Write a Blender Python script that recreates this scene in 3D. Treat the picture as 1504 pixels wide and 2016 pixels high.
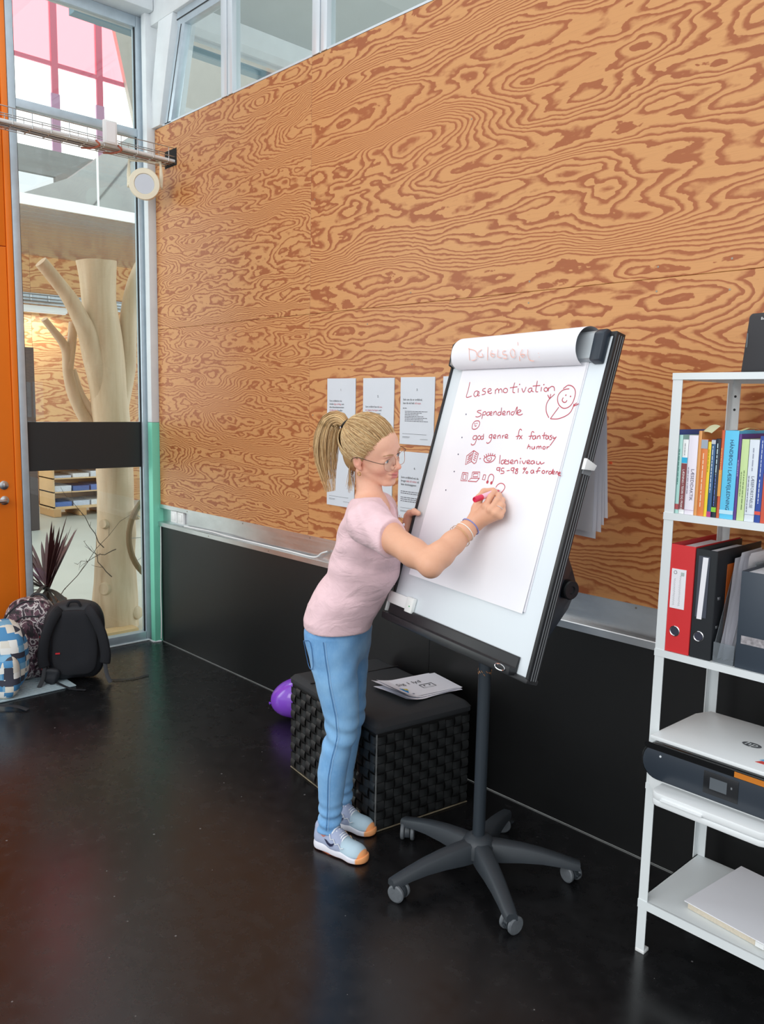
import bpy, bmesh, math, random
import numpy as np
from mathutils import Vector, Matrix, Euler, noise as mnoise

for _o in list(bpy.data.objects):
    bpy.data.objects.remove(_o)
SC = bpy.context.scene
COL = SC.collection
PI = math.pi

# ------------------------------------------------------------------ camera
CAM_POS = Vector((4.8885, -2.6058, 1.62))
CAM_YAW, CAM_PITCH, CAM_ROLL, CAM_F = 0.814688, 0.1327775, 0.02054828, 1612.75
def _camera():
    cp, sp = math.cos(CAM_PITCH), math.sin(CAM_PITCH)
    fwd = Vector((-math.sin(CAM_YAW) * cp, math.cos(CAM_YAW) * cp, -sp))
    r0 = Vector((math.cos(CAM_YAW), math.sin(CAM_YAW), 0)); u0 = r0.cross(fwd)
    c, s = math.cos(CAM_ROLL), math.sin(CAM_ROLL)
    r = c * r0 + s * u0; u = -s * r0 + c * u0
    cam = bpy.data.cameras.new('camera'); ob = bpy.data.objects.new('camera', cam); COL.objects.link(ob)
    m = Matrix((r, u, -fwd)).transposed().to_4x4(); m.translation = CAM_POS
    ob.matrix_world = m
    cam.sensor_fit = 'VERTICAL'; cam.sensor_height = 36.0; cam.lens = CAM_F / 2016 * 36.0
    cam.clip_start = 0.05; cam.clip_end = 200
    SC.camera = ob
_camera()

# ------------------------------------------------------------------ world, lights, exposure
SC.view_settings.view_transform = 'Standard'
SC.view_settings.look = 'None'
SC.view_settings.gamma = 1.0
SC.view_settings.use_curve_mapping = False
SC.view_settings.exposure = 0.0
def _world():
    w = bpy.data.worlds.new('overcast_sky'); SC.world = w; w.use_nodes = True
    nt = w.node_tree; bg = nt.nodes['Background']
    bg.inputs['Color'].default_value = (0.93, 0.97, 1.0, 1); bg.inputs['Strength'].default_value = 1.12
_world()
def area(name, loc, target, sx, sy, power, col=(1, 1, 1)):
    l = bpy.data.lights.new(name, 'AREA'); l.shape = 'RECTANGLE'; l.size = sx; l.size_y = sy; l.energy = power; l.color = col
    o = bpy.data.objects.new(name, l); COL.objects.link(o); o.location = loc
    o.rotation_euler = (Vector(target) - Vector(loc)).to_track_quat('-Z', 'Y').to_euler(); o['kind'] = 'helper'
    return o
area('hall_top_fill', (-2.6, 2.2, 7.2), (-2.6, 2.2, 0), 2.4, 7.0, 260, (0.97, 0.99, 1.0))  # added overhead fill lamp that brightens the hall
area('daylight_window', (4.2, -6.6, 3.6), (2.4, -0.3, 1.2), 5.0, 3.0, 170, (1.0, 0.985, 0.96))
area('hall_side_fill', (-3.6, -4.6, 2.4), (-4.6, 2.4, 2.0), 5.0, 3.4, 170, (1.0, 1.0, 1.0))  # extra lamp put in to lift the hall wall, planks and trunk
area('hall_soffit_fill', (1.0, 6.5, 1.6), (-0.5, 2.0, 5.0), 6.0, 3.0, 260, (1.0, 1.0, 1.0))  # unseen lamp added to light the concrete soffit behind the clerestory

# ------------------------------------------------------------------ node helpers and materials
MATS = {}
class NB:
    def __init__(s, name):
        s.m = bpy.data.materials.new(name); s.m.use_nodes = True; s.t = s.m.node_tree
        s.b = s.t.nodes['Principled BSDF']; s.out = s.t.nodes['Material Output']
    def n(s, typ, **kw):
        x = s.t.nodes.new(typ)
        for k, v in kw.items(): setattr(x, k, v)
        return x
    def l(s, a, b): s.t.links.new(a, b)
    def val(s, sock, v):
        if hasattr(v, 'is_output') or isinstance(v, bpy.types.NodeSocket): s.l(v, sock)
        else: sock.default_value = v
    def math(s, op, a, b=0.0, c=0.0, clamp=False):
        x = s.n('ShaderNodeMath', operation=op); x.use_clamp = clamp
        for i, v in enumerate((a, b, c)): s.val(x.inputs[i], v)
        return x.outputs[0]
    def coord(s, which='Object'): return s.n('ShaderNodeTexCoord').outputs[which]
    def mapping(s, v, scale=(1, 1, 1), loc=(0, 0, 0), rot=(0, 0, 0)):
        x = s.n('ShaderNodeMapping'); s.l(v, x.inputs[0])
        s.val(x.inputs['Location'], loc); s.val(x.inputs['Rotation'], rot); s.val(x.inputs['Scale'], scale)
        return x.outputs[0]
    def noise(s, v, scale=5, detail=2, rough=0.5, dist=0.0, w=None, out=0):
        x = s.n('ShaderNodeTexNoise')
        if w is not None: x.noise_dimensions = '4D'; s.val(x.inputs['W'], w)
        s.l(v, x.inputs['Vector']); x.inputs['Scale'].default_value = scale; x.inputs['Detail'].default_value = detail
        x.inputs['Roughness'].default_value = rough; x.inputs['Distortion'].default_value = dist
        return x.outputs[out]
    def voronoi(s, v, scale=5, feature='F1', out='Distance', rnd=1.0):
        x = s.n('ShaderNodeTexVoronoi', feature=feature); s.l(v, x.inputs['Vector'])
        x.inputs['Scale'].default_value = scale; x.inputs['Randomness'].default_value = rnd
        return x.outputs[out]
    def ramp(s, f, stops, interp='LINEAR'):
        x = s.n('ShaderNodeValToRGB'); s.l(f, x.inputs[0]); e = x.color_ramp.elements; x.color_ramp.interpolation = interp
        while len(e) < len(stops): e.new(0.5)
        for i, (p, c) in enumerate(stops):
            e[i].position = p; e[i].color = c if len(c) == 4 else (*c, 1)
        return x.outputs[0]
    def mix(s, f, a, b, blend='MIX'):
        x = s.n('ShaderNodeMix', data_type='RGBA', blend_type=blend)
        s.val(x.inputs[0], f); s.val(x.inputs[6], a if not isinstance(a, tuple) else (*a[:3], 1)); s.val(x.inputs[7], b if not isinstance(b, tuple) else (*b[:3], 1))
        return x.outputs[2]
    def bump(s, h, strength=0.3, dist=0.002):
        x = s.n('ShaderNodeBump'); s.l(h, x.inputs['Height']); x.inputs['Strength'].default_value = strength; x.inputs['Distance'].default_value = dist
        s.l(x.outputs[0], s.b.inputs['Normal'])
    def set(s, **kw):
        names = dict(color='Base Color', rough='Roughness', metal='Metallic', spec='Specular IOR Level', trans='Transmission Weight', alpha='Alpha', ior='IOR',
                     coat='Coat Weight', coatr='Coat Roughness', sheen='Sheen Weight', sss='Subsurface Weight', emis='Emission Strength', emc='Emission Color')
        for k, v in kw.items():
            if isinstance(v, tuple) and len(v) == 3: v = (*v, 1)
            s.val(s.b.inputs[names[k]], v)
        return s

def lin(c):
    """sRGB 0-255 triple to linear"""
    return tuple((x / 255 / 12.92) if x / 255 <= 0.04045 else ((x / 255 + 0.055) / 1.055) ** 2.4 for x in c)
def mat(name, rgb=None, rough=0.5, metal=0.0, var=0.0, vscale=8, bump=0.0, bscale=60, **kw):
    """plain procedural material: sRGB colour with slight noise variation and relief"""
    if name in MATS: return MATS[name]
    b = NB(name); c = lin(rgb)
    if var > 0:
        f = b.noise(b.coord(), vscale, 4, 0.6)
        lo = tuple(max(0, x * (1 - var)) for x in c); hi = tuple(min(1, x * (1 + var)) for x in c)
        b.set(color=b.ramp(f, [(0.3, lo), (0.7, hi)]))
    else: b.set(color=c)
    b.set(rough=rough, metal=metal, **kw)
    if bump > 0: b.bump(b.noise(b.coord(), bscale, 3, 0.6), bump)
    MATS[name] = b.m
    return b.m

def make_plywood(name, light, dark, sat=1.0, scale=1.0):
    b = NB(name)
    rnd = b.n('ShaderNodeObjectInfo').outputs['Random']
    seed = b.math('MULTIPLY', rnd, 37.0)
    co = b.coord('Object')
    sep = b.n('ShaderNodeSeparateXYZ'); b.l(co, sep.inputs[0])
    z = sep.outputs[2]
    S = scale
    big = b.noise(b.mapping(co, (0.55 * S, 0.55 * S, 2.5 * S)), 1.0, 1.0, 0.4, 0.25, w=seed)
    mid = b.noise(b.mapping(co, (1.7 * S, 1.7 * S, 6.0 * S)), 1.0, 2.0, 0.5, 0.35, w=b.math('ADD', seed, 5.0))
    jag = b.noise(b.mapping(co, (8 * S, 8 * S, 20 * S)), 1.0, 2.0, 0.55, 0.6, w=b.math('ADD', seed, 9.0))
    fin = b.noise(b.mapping(co, (40 * S, 40 * S, 70 * S)), 1.0, 2.0, 0.6, 0.0, w=b.math('ADD', seed, 2.0))
    vco = b.mapping(co, (0.6 * S, 0.6 * S, 1.7 * S), loc=(0.37, 0, 0.21))
    vd = b.voronoi(vco, 1.35)
    knot = b.math('POWER', b.math('SUBTRACT', 1.0, b.math('MULTIPLY', vd, 1.9), clamp=True), 2.6)
    lam = b.noise(b.mapping(co, (0.10 * S, 0.10 * S, 2.6 * S)), 1.0, 2.0, 0.5, 0.0, w=b.math('ADD', seed, 13.0))
    h = b.math('MULTIPLY', z, 1.2 * S)
    h = b.math('MULTIPLY_ADD', lam, 12.0, h)
    h = b.math('MULTIPLY_ADD', big, 8.0, h)
    h = b.math('MULTIPLY_ADD', mid, 3.6, h)
    h = b.math('MULTIPLY_ADD', knot, 3.0, h)
    h = b.math('MULTIPLY_ADD', jag, 0.50, h)
    h = b.math('MULTIPLY_ADD', fin, 0.10, h)
    fr = b.math('FRACT', b.math('MULTIPLY', h, 3.3))
    dk = tuple(x for x in dark); md = tuple((a * 0.45 + c * 0.55) for a, c in zip(light, dark))
    band = b.ramp(fr, [(0.0, light), (0.46, light), (0.62, md), (0.72, dk), (0.95, dk), (1.0, light)])
    # slow colour drift over the sheet and fine pores
    tone = b.noise(b.mapping(co, (0.8, 0.8, 1.6)), 1.0, 2.0, 0.5, w=b.math('ADD', seed, 21.0))
    col = b.mix(b.math('MULTIPLY', b.math('SUBTRACT', tone, 0.35, clamp=True), 1.0), band, b.mix(0.55, band, lin((196, 118, 60))))
    pore = b.noise(b.mapping(co, (9, 9, 260)), 1.0, 3.0, 0.7)
    col = b.mix(b.math('MULTIPLY', b.math('SUBTRACT', pore, 0.5, clamp=True), 0.7), col, tuple(x * 0.55 for x in dark))
    b.set(color=col, rough=0.38, spec=0.42)
    b.bump(fr, 0.06, 0.001)
    MATS[name] = b.m
    return b.m

def make_floor():
    b = NB('black_rubber_floor'); co = b.coord()
    big = b.noise(co, 0.9, 3, 0.55); fine = b.noise(co, 14, 5, 0.65)
    base = b.ramp(fine, [(0.3, (0.004, 0.004, 0.0045)), (0.62, (0.010, 0.010, 0.011)), (0.8, (0.024, 0.024, 0.024))])
    sp = b.voronoi(co, 26); rnd = b.n('ShaderNodeTexVoronoi', feature='F1'); b.l(co, rnd.inputs['Vector']); rnd.inputs['Scale'].default_value = 26
    wh = b.n('ShaderNodeSeparateColor'); b.l(rnd.outputs['Color'], wh.inputs[0])
    dots = b.math('MULTIPLY', b.math('LESS_THAN', sp, b.math('MULTIPLY', wh.outputs[1], 0.11)), b.math('GREATER_THAN', wh.outputs[0], 0.72))
    patch = b.math('GREATER_THAN', b.noise(co, 2.2, 2, 0.5), 0.47)
    dots = b.math('MULTIPLY', dots, patch)
    scr = b.noise(b.mapping(co, (3, 60, 1), rot=(0, 0, 0.6)), 1.0, 3, 0.6, 0.4)
    scr2 = b.noise(b.mapping(co, (50, 4, 1), rot=(0, 0, 0.2)), 1.0, 3, 0.6, 0.4)
    sc = b.math('MAXIMUM', b.math('GREATER_THAN', scr, 0.745), b.math('GREATER_THAN', scr2, 0.76))
    sc = b.math('MULTIPLY', b.math('MULTIPLY', sc, 0.12), patch)
    col = b.mix(b.math('MAXIMUM', b.math('MULTIPLY', dots, 0.45), sc), base, (0.33, 0.33, 0.33))
    b.set(color=col, rough=b.math('MULTIPLY_ADD', big, 0.16, b.math('MULTIPLY_ADD', fine, 0.14, 0.11)), spec=0.55)
    b.bump(b.noise(co, 5, 4, 0.6), 0.05, 0.01)
    MATS['floor'] = b.m
    return b.m

def make_brushed(name, rgb, rough=0.28):
    b = NB(name); co = b.coord()
    g = b.noise(b.mapping(co, (3, 200, 200)), 1.0, 3, 0.6); st = b.noise(b.mapping(co, (5, 5, 9)), 1.0, 4, 0.6)
    c = lin(rgb)
    b.set(color=b.ramp(st, [(0.3, tuple(x * 0.82 for x in c)), (0.7, c)]), metal=1.0, rough=b.math('MULTIPLY_ADD', g, 0.14, rough - 0.06))
    MATS[name] = b.m
    return b.m

def make_glass():
    b = NB('clear_glass'); nt = b.t
    g = b.n('ShaderNodeBsdfGlossy'); g.inputs['Roughness'].default_value = 0.0; g.inputs['Color'].default_value = (1, 1, 1, 1)
    tr = b.n('ShaderNodeBsdfTransparent'); tr.inputs['Color'].default_value = (0.93, 0.97, 0.96, 1)
    fr = b.n('ShaderNodeFresnel'); geo = b.n('ShaderNodeNewGeometry'); b.l(b.math('MULTIPLY_ADD', geo.outputs['Backfacing'], -0.83333, 1.5), fr.inputs['IOR'])
    mx = b.n('ShaderNodeMixShader'); b.l(fr.outputs[0], mx.inputs[0]); b.l(tr.outputs[0], mx.inputs[1]); b.l(g.outputs[0], mx.inputs[2])
    b.l(mx.outputs[0], b.out.inputs[0]); nt.nodes.remove(b.b)
    MATS['glass'] = b.m
    return b.m

M_PLY = make_plywood('fir_plywood', lin((207, 151, 96)), lin((160, 90, 50)), scale=1.0)
M_PLYF = make_plywood('fir_plywood_fine', lin((206, 152, 98)), lin((160, 92, 52)), scale=1.42)
M_PLYH = make_plywood('fir_plywood_hall', lin((226, 178, 122)), lin((186, 118, 72)), scale=0.55)
M_FLOOR = make_floor()
M_GLASS = make_glass()
M_ALU = make_brushed('brushed_aluminium', (222, 224, 226), 0.30)
M_STEEL = mat('galvanised_steel', (190, 204, 214), 0.36, 0.35, var=0.07, vscale=14)
M_ORANGE = mat('orange_lacquer', (240, 126, 28), 0.4, var=0.02)
M_BLACKP = mat('black_panel', (14, 15, 16), 0.42, var=0.15, vscale=20)
M_MINT = mat('mint_paint', (120, 206, 178), 0.5, var=0.04, bump=0.1, bscale=30)
M_WHITEC = mat('white_painted_concrete', (218, 224, 227), 0.7, var=0.04, bump=0.15, bscale=25)
M_CONC = mat('grey_concrete', (158, 160, 158), 0.8, var=0.07, vscale=3, bump=0.1)
M_WHITE = mat('white_plastic', (236, 238, 238), 0.35)
M_CREAM = mat('cream_plastic', (236, 230, 206), 0.4)
M_PAPER = mat('white_paper', (238, 238, 244), 0.75, var=0.01)
M_DARK = mat('black_plastic', (22, 24, 27), 0.4)
M_DPLAS = mat('charcoal_plastic', (50, 56, 62), 0.5, var=0.05, bump=0.08, bscale=200)
M_CHROME = mat('chrome', (220, 220, 222), 0.15, 1.0)

# ------------------------------------------------------------------ mesh helpers
def V3(*a): return Vector(a)
class MB:
    def __init__(s): s.v = []; s.f = []
    def add(s, vs, fs):
        o = len(s.v); s.v += [tuple(x) for x in vs]; s.f += [tuple(i + o for i in f) for f in fs]; return s
    def box(s, lo, hi):
        (a, b, c), (d, e, f) = lo, hi
        return s.add([(a, b, c), (d, b, c), (d, e, c), (a, e, c), (a, b, f), (d, b, f), (d, e, f), (a, e, f)],
                     [(0, 3, 2, 1), (4, 5, 6, 7), (0, 1, 5, 4), (1, 2, 6, 5), (2, 3, 7, 6), (3, 0, 4, 7)])
    def obox(s, c, ax, h):
        c = Vector(c); X, Y, Z = [Vector(a).normalized() * k for a, k in zip(ax, h)]
        vs = [c + X * i + Y * j + Z * k for k in (-1, 1) for i, j in ((-1, -1), (1, -1), (1, 1), (-1, 1))]
        return s.add(vs, [(0, 3, 2, 1), (4, 5, 6, 7), (0, 1, 5, 4), (1, 2, 6, 5), (2, 3, 7, 6), (3, 0, 4, 7)])
    def prism(s, poly, d):
        """poly: list of 3D points, extruded by vector d"""
        d = Vector(d); n = len(poly); p = [Vector(q) for q in poly]
        return s.add(p + [q + d for q in p], [tuple(range(n))[::-1], tuple(range(n, 2 * n))] + [(i, (i + 1) % n, n + (i + 1) % n, n + i) for i in range(n)])
    def tube(s, path, r, n=8, caps=True, closed=False, flat=None):
        P = [Vector(p) for p in path]; m = len(P)
        R = list(r) if hasattr(r, '__len__') else [r] * m
        up = None; rings = []
        for i, p in enumerate(P):
            if closed: t = (P[(i + 1) % m] - P[i - 1])
            else: t = P[min(i + 1, m - 1)] - P[max(i - 1, 0)]
            if t.length < 1e-9: t = Vector((0, 0, 1))
            t.normalize()
            if up is None:
                a = flat if flat is not None else (Vector((0, 0, 1)) if abs(t.z) < 0.9 else Vector((1, 0, 0)))
                up = Vector(a)
            up = (up - t * up.dot(t))
            if up.length < 1e-6: up = t.orthogonal()
            up.normalize(); sd = t.cross(up)
            rr = R[i]; ra, rb = rr if hasattr(rr, '__len__') else (rr, rr)
            rings.append([p + sd * (ra * math.cos(2 * PI * k / n)) + up * (rb * math.sin(2 * PI * k / n)) for k in range(n)])
        vs = [q for g in rings for q in g]; fs = []
        for i in range(m if closed else m - 1):
            j = (i + 1) % m
            for k in range(n):
                fs.append((i * n + k, i * n + (k + 1) % n, j * n + (k + 1) % n, j * n + k))
        if caps and not closed:
            fs.append(tuple(range(n))[::-1]); fs.append(tuple((m - 1) * n + k for k in range(n)))
        return s.add(vs, fs)
    def cyl(s, p0, p1, r0, r1=None, n=16):
        return s.tube([p0, p1], [r0, r0 if r1 is None else r1], n)
    def lathe(s, prof, c=(0, 0, 0), axis=(0, 0, 1), n=24):
        """prof: (radius, height) pairs along axis"""
        c = Vector(c); a = Vector(axis).normalized(); x = a.orthogonal().normalized(); y = a.cross(x)
        vs = []; m = len(prof)
        for r, h in prof:
            for k in range(n):
                t = 2 * PI * k / n; vs.append(c + a * h + x * (max(r, 1e-5) * math.cos(t)) + y * (max(r, 1e-5) * math.sin(t)))
        fs = [(i * n + k, i * n + (k + 1) % n, (i + 1) * n + (k + 1) % n, (i + 1) * n + k) for i in range(m - 1) for k in range(n)]
        fs += [tuple(range(n))[::-1], tuple((m - 1) * n + k for k in range(n))]
        return s.add(vs, fs)
    def ribbon(s, pts, w, nrm, lift=0.0):
        """flat stroke of width w along pts on a surface with normal nrm"""
        P = [Vector(p) for p in pts]; nrm = Vector(nrm).normalized(); vs = []
        for i, p in enumerate(P):
            t = P[min(i + 1, len(P) - 1)] - P[max(i - 1, 0)]
            if t.length < 1e-9: t = nrm.orthogonal()
            sd = nrm.cross(t.normalized()); vs += [p + sd * w / 2 + nrm * lift, p - sd * w / 2 + nrm * lift]
        return s.add(vs, [(2 * i, 2 * i + 1, 2 * i + 3, 2 * i + 2) for i in range(len(P) - 1)])
    def grid(s, fn, nu, nv, closed_u=False):
        vs = [fn(i / (nu if closed_u else nu - 1), j / (nv - 1)) for j in range(nv) for i in range(nu)]
        fs = []
        for j in range(nv - 1):
            for i in range(nu if closed_u else nu - 1):
                k = (i + 1) % nu; fs.append((j * nu + i, j * nu + k, (j + 1) * nu + k, (j + 1) * nu + i))
        return s.add(vs, fs)
    def ico(s, c, r, sub=2):
        bm = bmesh.new(); bmesh.ops.create_icosphere(bm, subdivisions=sub, radius=1.0)
        rr = r if hasattr(r, '__len__') else (r, r, r); bm.verts.index_update()
        vs = [(c[0] + v.co.x * rr[0], c[1] + v.co.y * rr[1], c[2] + v.co.z * rr[2]) for v in bm.verts]; fs = [tuple(v.index for v in f.verts) for f in bm.faces]
        bm.free(); return s.add(vs, fs)
    def mesh(s, name, bevel=0.0, segs=2, smooth=None, weld=False):
        me = bpy.data.meshes.new(name); me.from_pydata(s.v, [], s.f)
        bm = bmesh.new(); bm.from_mesh(me)
        if weld: bmesh.ops.remove_doubles(bm, verts=bm.verts, dist=1e-5)
        bmesh.ops.recalc_face_normals(bm, faces=bm.faces)
        if bevel > 0:
            ed = [e for e in bm.edges if len(e.link_faces) == 2 and e.calc_face_angle(0) > 0.5]
            bmesh.ops.bevel(bm, geom=ed, offset=bevel, segments=segs, affect='EDGES', profile=0.5, clamp_overlap=True)
        bm.to_mesh(me); bm.free()
        ang = 0.6 if smooth is None else smooth
        if ang:
            me.polygons.foreach_set('use_smooth', [True] * len(me.polygons))
            me.set_sharp_from_angle(angle=ang)
        return me
    def build(s, name, m, parent=None, bevel=0.0, segs=2, smooth=None, local=False, weld=False):
        return link(name, s.mesh(name, bevel, segs, smooth, weld), m, parent, local)
def link(name, me, m, parent=None, local=False):
    if m is not None and not me.materials: me.materials.append(m)
    o = bpy.data.objects.new(name, me); COL.objects.link(o)
    if parent is not None: setpar(o, parent, local)
    return o
def wmat(q):
    L = Matrix.Translation(q.location) @ q.rotation_euler.to_matrix().to_4x4() @ Matrix.Diagonal((*q.scale, 1))
    return wmat(q.parent) @ q.matrix_parent_inverse @ L if q.parent else L
def setpar(o, p, local=False):
    o.parent = p
    if not local: o.matrix_parent_inverse = wmat(p).inverted()
def empty(name, loc=(0, 0, 0), rz=0.0, label=None, cat=None, group=None, kind=None):
    o = bpy.data.objects.new(name, None); COL.objects.link(o); o.location = loc; o.rotation_euler = (0, 0, rz); o.empty_display_size = 0.05
    return tag(o, label, cat, group, kind)
def tag(o, label=None, cat=None, group=None, kind=None):
    if label: o['label'] = label
    if cat: o['category'] = cat
    if group: o['group'] = group
    if kind: o['kind'] = kind
    return o
def copy_tree(o, parent=None):
    c = o.copy(); COL.objects.link(c); c.parent = parent
    if parent is not None: c.matrix_parent_inverse = o.matrix_parent_inverse
    for ch in list(o.children): copy_tree(ch, c)
    return c
def text_mesh(body, size, align='LEFT', valign='TOP_BASELINE', extrude=0.0, space=1.0, line=1.0):
    cu = bpy.data.curves.new('text', 'FONT'); cu.body = body; cu.size = size; cu.align_x = align; cu.align_y = valign
    cu.extrude = extrude; cu.space_character = space; cu.space_line = line; cu.resolution_u = 2
    ob = bpy.data.objects.new('text', cu)
    me = bpy.data.meshes.new_from_object(ob); bpy.data.objects.remove(ob); bpy.data.curves.remove(cu)
    return me
def text(name, body, size, org, xd, yd, m, parent, align='LEFT', valign='TOP_BASELINE', space=1.0, line=1.0, sx=1.0):
    """flat lettering whose baseline runs along xd, glyph up along yd"""
    me = text_mesh(body, size, align, valign, 0.0, space, line)
    X = Vector(xd).normalized(); Y = Vector(yd).normalized(); Z = X.cross(Y)
    M = Matrix((X * sx, Y, Z)).transposed().to_4x4(); M.translation = Vector(org)
    me.transform(M); me.materials.clear()
    return link(name, me, m, parent)
def greeked(name, length, h, org, xd, yd, m, parent, seed=1):
    """print too small to read: word-long strokes along one line"""
    X = Vector(xd).normalized(); Y = Vector(yd).normalized(); o = Vector(org); r = random.Random(seed); mb = MB(); x = 0.0
    while x < length:
        w = min(h * r.uniform(1.2, 4.5), length - x)
        if w > h * 0.5: mb.add([o + X * x, o + X * (x + w), o + X * (x + w) + Y * (h * 0.55), o + X * x + Y * (h * 0.55)], [(0, 1, 2, 3)])
        x += w + h * 0.6
    ob = mb.build(name, m, parent, smooth=0); ob['kind'] = 'stuff'
    return ob
def catmull(pts, per=6, closed=False):
    P = [Vector(p) for p in pts]; n = len(P); out = []
    rng = range(n if closed else n - 1)
    for i in rng:
        if closed: p0, p1, p2, p3 = P[i - 1], P[i], P[(i + 1) % n], P[(i + 2) % n]
        else: p0, p1, p2, p3 = P[max(i - 1, 0)], P[i], P[i + 1], P[min(i + 2, n - 1)]
        for k in range(per):
            t = k / per; out.append(0.5 * ((2 * p1) + (p2 - p0) * t + (2 * p0 - 5 * p1 + 4 * p2 - p3) * t * t + (3 * p1 - p0 - 3 * p2 + p3) * t ** 3))
    if not closed: out.append(P[-1])
    return out
random.seed(7)
# ================================================================== THE SETTING
def structure(name, loc=(0, 0, 0)): return empty(name, loc, kind='structure')
# --- room floor and hall floor
fl = MB().box((-0.105, -9.0, -0.08), (9.0, 0.0, 0.0)).build('floor', M_FLOOR); tag(fl, 'glossy black rubber floor with dust specks', kind='structure')
M_HFLOOR = mat('pale_screed', (196, 200, 192), 0.45, var=0.06, vscale=2)
fh = MB().box((-14.0, -6.0, -0.10), (-0.105, 9.0, -0.004)).box((-0.105, 0.13, -0.10), (9.0, 9.0, -0.004)).build('floor_hall', M_HFLOOR); tag(fh, 'pale grey screed floor of the hall behind the glass', kind='structure')

# --- right wall: plywood sheets, black lower panels
wr = structure('wall_right')
MB().box((0.0, 0.032, 0.0), (9.0, 0.12, 3.255)).build('wall_core', M_BLACKP, wr)
M_EDGE = mat('plywood_edge', (196, 150, 100), 0.6)
def panel(x0, x1, z0, z1, M_PLY=M_PLY):
    g = 0.0006
    m = MB().box((x0 + g, 0.0, z0 + g), (x1 - g, 0.018, z1 - g)).build('plywood_sheet', M_PLY, wr, bevel=0.0012, segs=1)
    return m
for x0, x1 in ((0.0, 1.568), (1.568, 4.008), (4.008, 6.448), (6.448, 8.9)):
    pm = M_PLYF if x0 == 0.0 else M_PLY
    panel(x0, x1, 0.927, 2.052, pm); panel(x0, x1, 2.052, 3.265, pm)
for x0, x1 in ((0.0, 2.45), (2.45, 4.9), (4.9, 7.35), (7.35, 8.9)):
    MB().box((x0 + .001, 0.002, 0.004), (x1 - .001, 0.018, 0.79)).build('black_panel', M_BLACKP, wr, bevel=0.001, segs=1)
# screw heads in the sheets
sc = MB().lathe([(0.0040, 0), (0.0036, 0.0010), (0.0014, 0.0013)], (0, 0, 0), (0, -1, 0), 8).mesh('screw')
sc.materials.append(mat('dull_screw', (150, 140, 126), 0.45, 0.6))
for x, z in ((2.30, 1.79), (2.92, 2.01), (2.92, 2.09), (3.45, 2.01), (3.45, 2.09), (3.70, 1.995), (3.70, 2.09), (2.28, 2.10), (2.0, 1.98), (1.60, 1.55), (1.60, 2.6), (2.6, 2.75), (0.9, 2.0)):
    o = link('screw', sc, None, wr); o.location = (x, 0.0003, z)
# --- aluminium trunking between plywood and black panels
tr = structure('trim_1')
MB().box((0.0, 0.022, 0.80), (8.9, 0.030, 0.935)).build('back_plate', M_ALU, tr)
MB().box((0.0, -0.004, 0.905), (8.9, 0.0, 0.930)).build('upper_strip', M_ALU, tr)
MB().prism([(0, -0.016, 0.786), (0, -0.016, 0.812), (0, -0.013, 0.815), (0, 0.022, 0.815), (0, 0.022, 0.811), (0, -0.012, 0.811), (0, -0.012, 0.786)], (8.9, 0, 0)).build('sill_lip', M_ALU, tr)
for k in range(14):
    o = link('screw', sc, None, tr); o.location = (0.35 + k * 0.62, -0.0045, 0.918)
    o = link('screw', sc, None, tr); o.location = (0.62 + k * 0.62, -0.0165, 0.799)
tag(tr, 'brushed aluminium cable trunking along the plywood wall')
for k, x in enumerate((0.16, 0.245)):
    so = empty('wall_socket', (x, 0.02, 0.862), label=('left' if k == 0 else 'right') + ' white wall outlet set in the aluminium trunking', cat='outlet', group='outlets in the trunking')
    MB().box((x - 0.038, 0.006, 0.826), (x + 0.038, 0.022, 0.900)).build('cover_plate', M_WHITE, so, bevel=0.003)
    MB().box((x - 0.024, 0.001, 0.840), (x + 0.024, 0.008, 0.886)).build('socket_insert', M_WHITE, so, bevel=0.003)
cb = MB().tube(catmull([(0.3, 0.004, 0.819), (0.62, 0.006, 0.824), (0.8, -0.004, 0.822), (1.0, 0.008, 0.819), (1.4, 0.004, 0.820), (1.62, -0.002, 0.822), (1.68, 0.0, 0.85), (1.72, 0.008, 0.865)], 6), 0.0042, 6).build('white_cable', M_WHITE)
tag(cb, 'thin white cable lying in the aluminium trunking behind the woman', 'cable')
# caulk bead along the walls
bb = MB().tube([(0.0, -0.001, 0.001), (8.9, -0.001, 0.001)], 0.004, 6).build('baseboard_right', mat('grey_sealant', (84, 86, 86), 0.6, var=0.4, vscale=6)); tag(bb, 'thin white sealant bead along the wall foot', kind='structure')
bl = MB().tube([(-0.078, -0.83, 0.004), (-0.078, -0.058, 0.004), (-0.01, -0.058, 0.004), (0.004, -0.01, 0.004)], 0.007, 6).build('baseboard_left', M_WHITEC); tag(bl, kind='structure')

# --- corner column: mint below, white above
co = structure('concrete_column')
tag(co, 'corner column painted mint green below and white above')
MB().prism([(-0.002, -0.052, 0.0), (-0.002, 0.031, 0.0), (-0.16, 0.031, 0.0), (-0.16, -0.012, 0.0), (-0.058, -0.012, 0.0), (-0.058, -0.052, 0.0)], (0, 0, 1.462)).build('mint_base', M_MINT, co, bevel=0.006)
MB().prism([(-0.002, -0.052, 1.462), (-0.002, 0.031, 1.462), (-0.16, 0.031, 1.462), (-0.16, -0.012, 1.462), (-0.058, -0.012, 1.462), (-0.058, -0.052, 1.462)], (0, 0, 3.14)).build('white_shaft', M_WHITEC, co, bevel=0.006)
MB().prism([(-0.04, -0.02, 3.27), (0.10, -0.02, 3.27), (0.275, -0.02, 3.86), (0.10, -0.02, 3.86)], (0, 0.16, 0)).build('slanted_haunch', M_WHITEC, co, bevel=0.004)
MB().box((-0.20, -4.0, 3.93), (0.05, -0.02, 4.6)).build('lintel_beam', M_WHITEC, co, bevel=0.01)
MB().box((-0.02, -0.02, 3.86), (8.9, 0.16, 4.6)).build('wall_beam', M_WHITEC, co, bevel=0.01)
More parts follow.
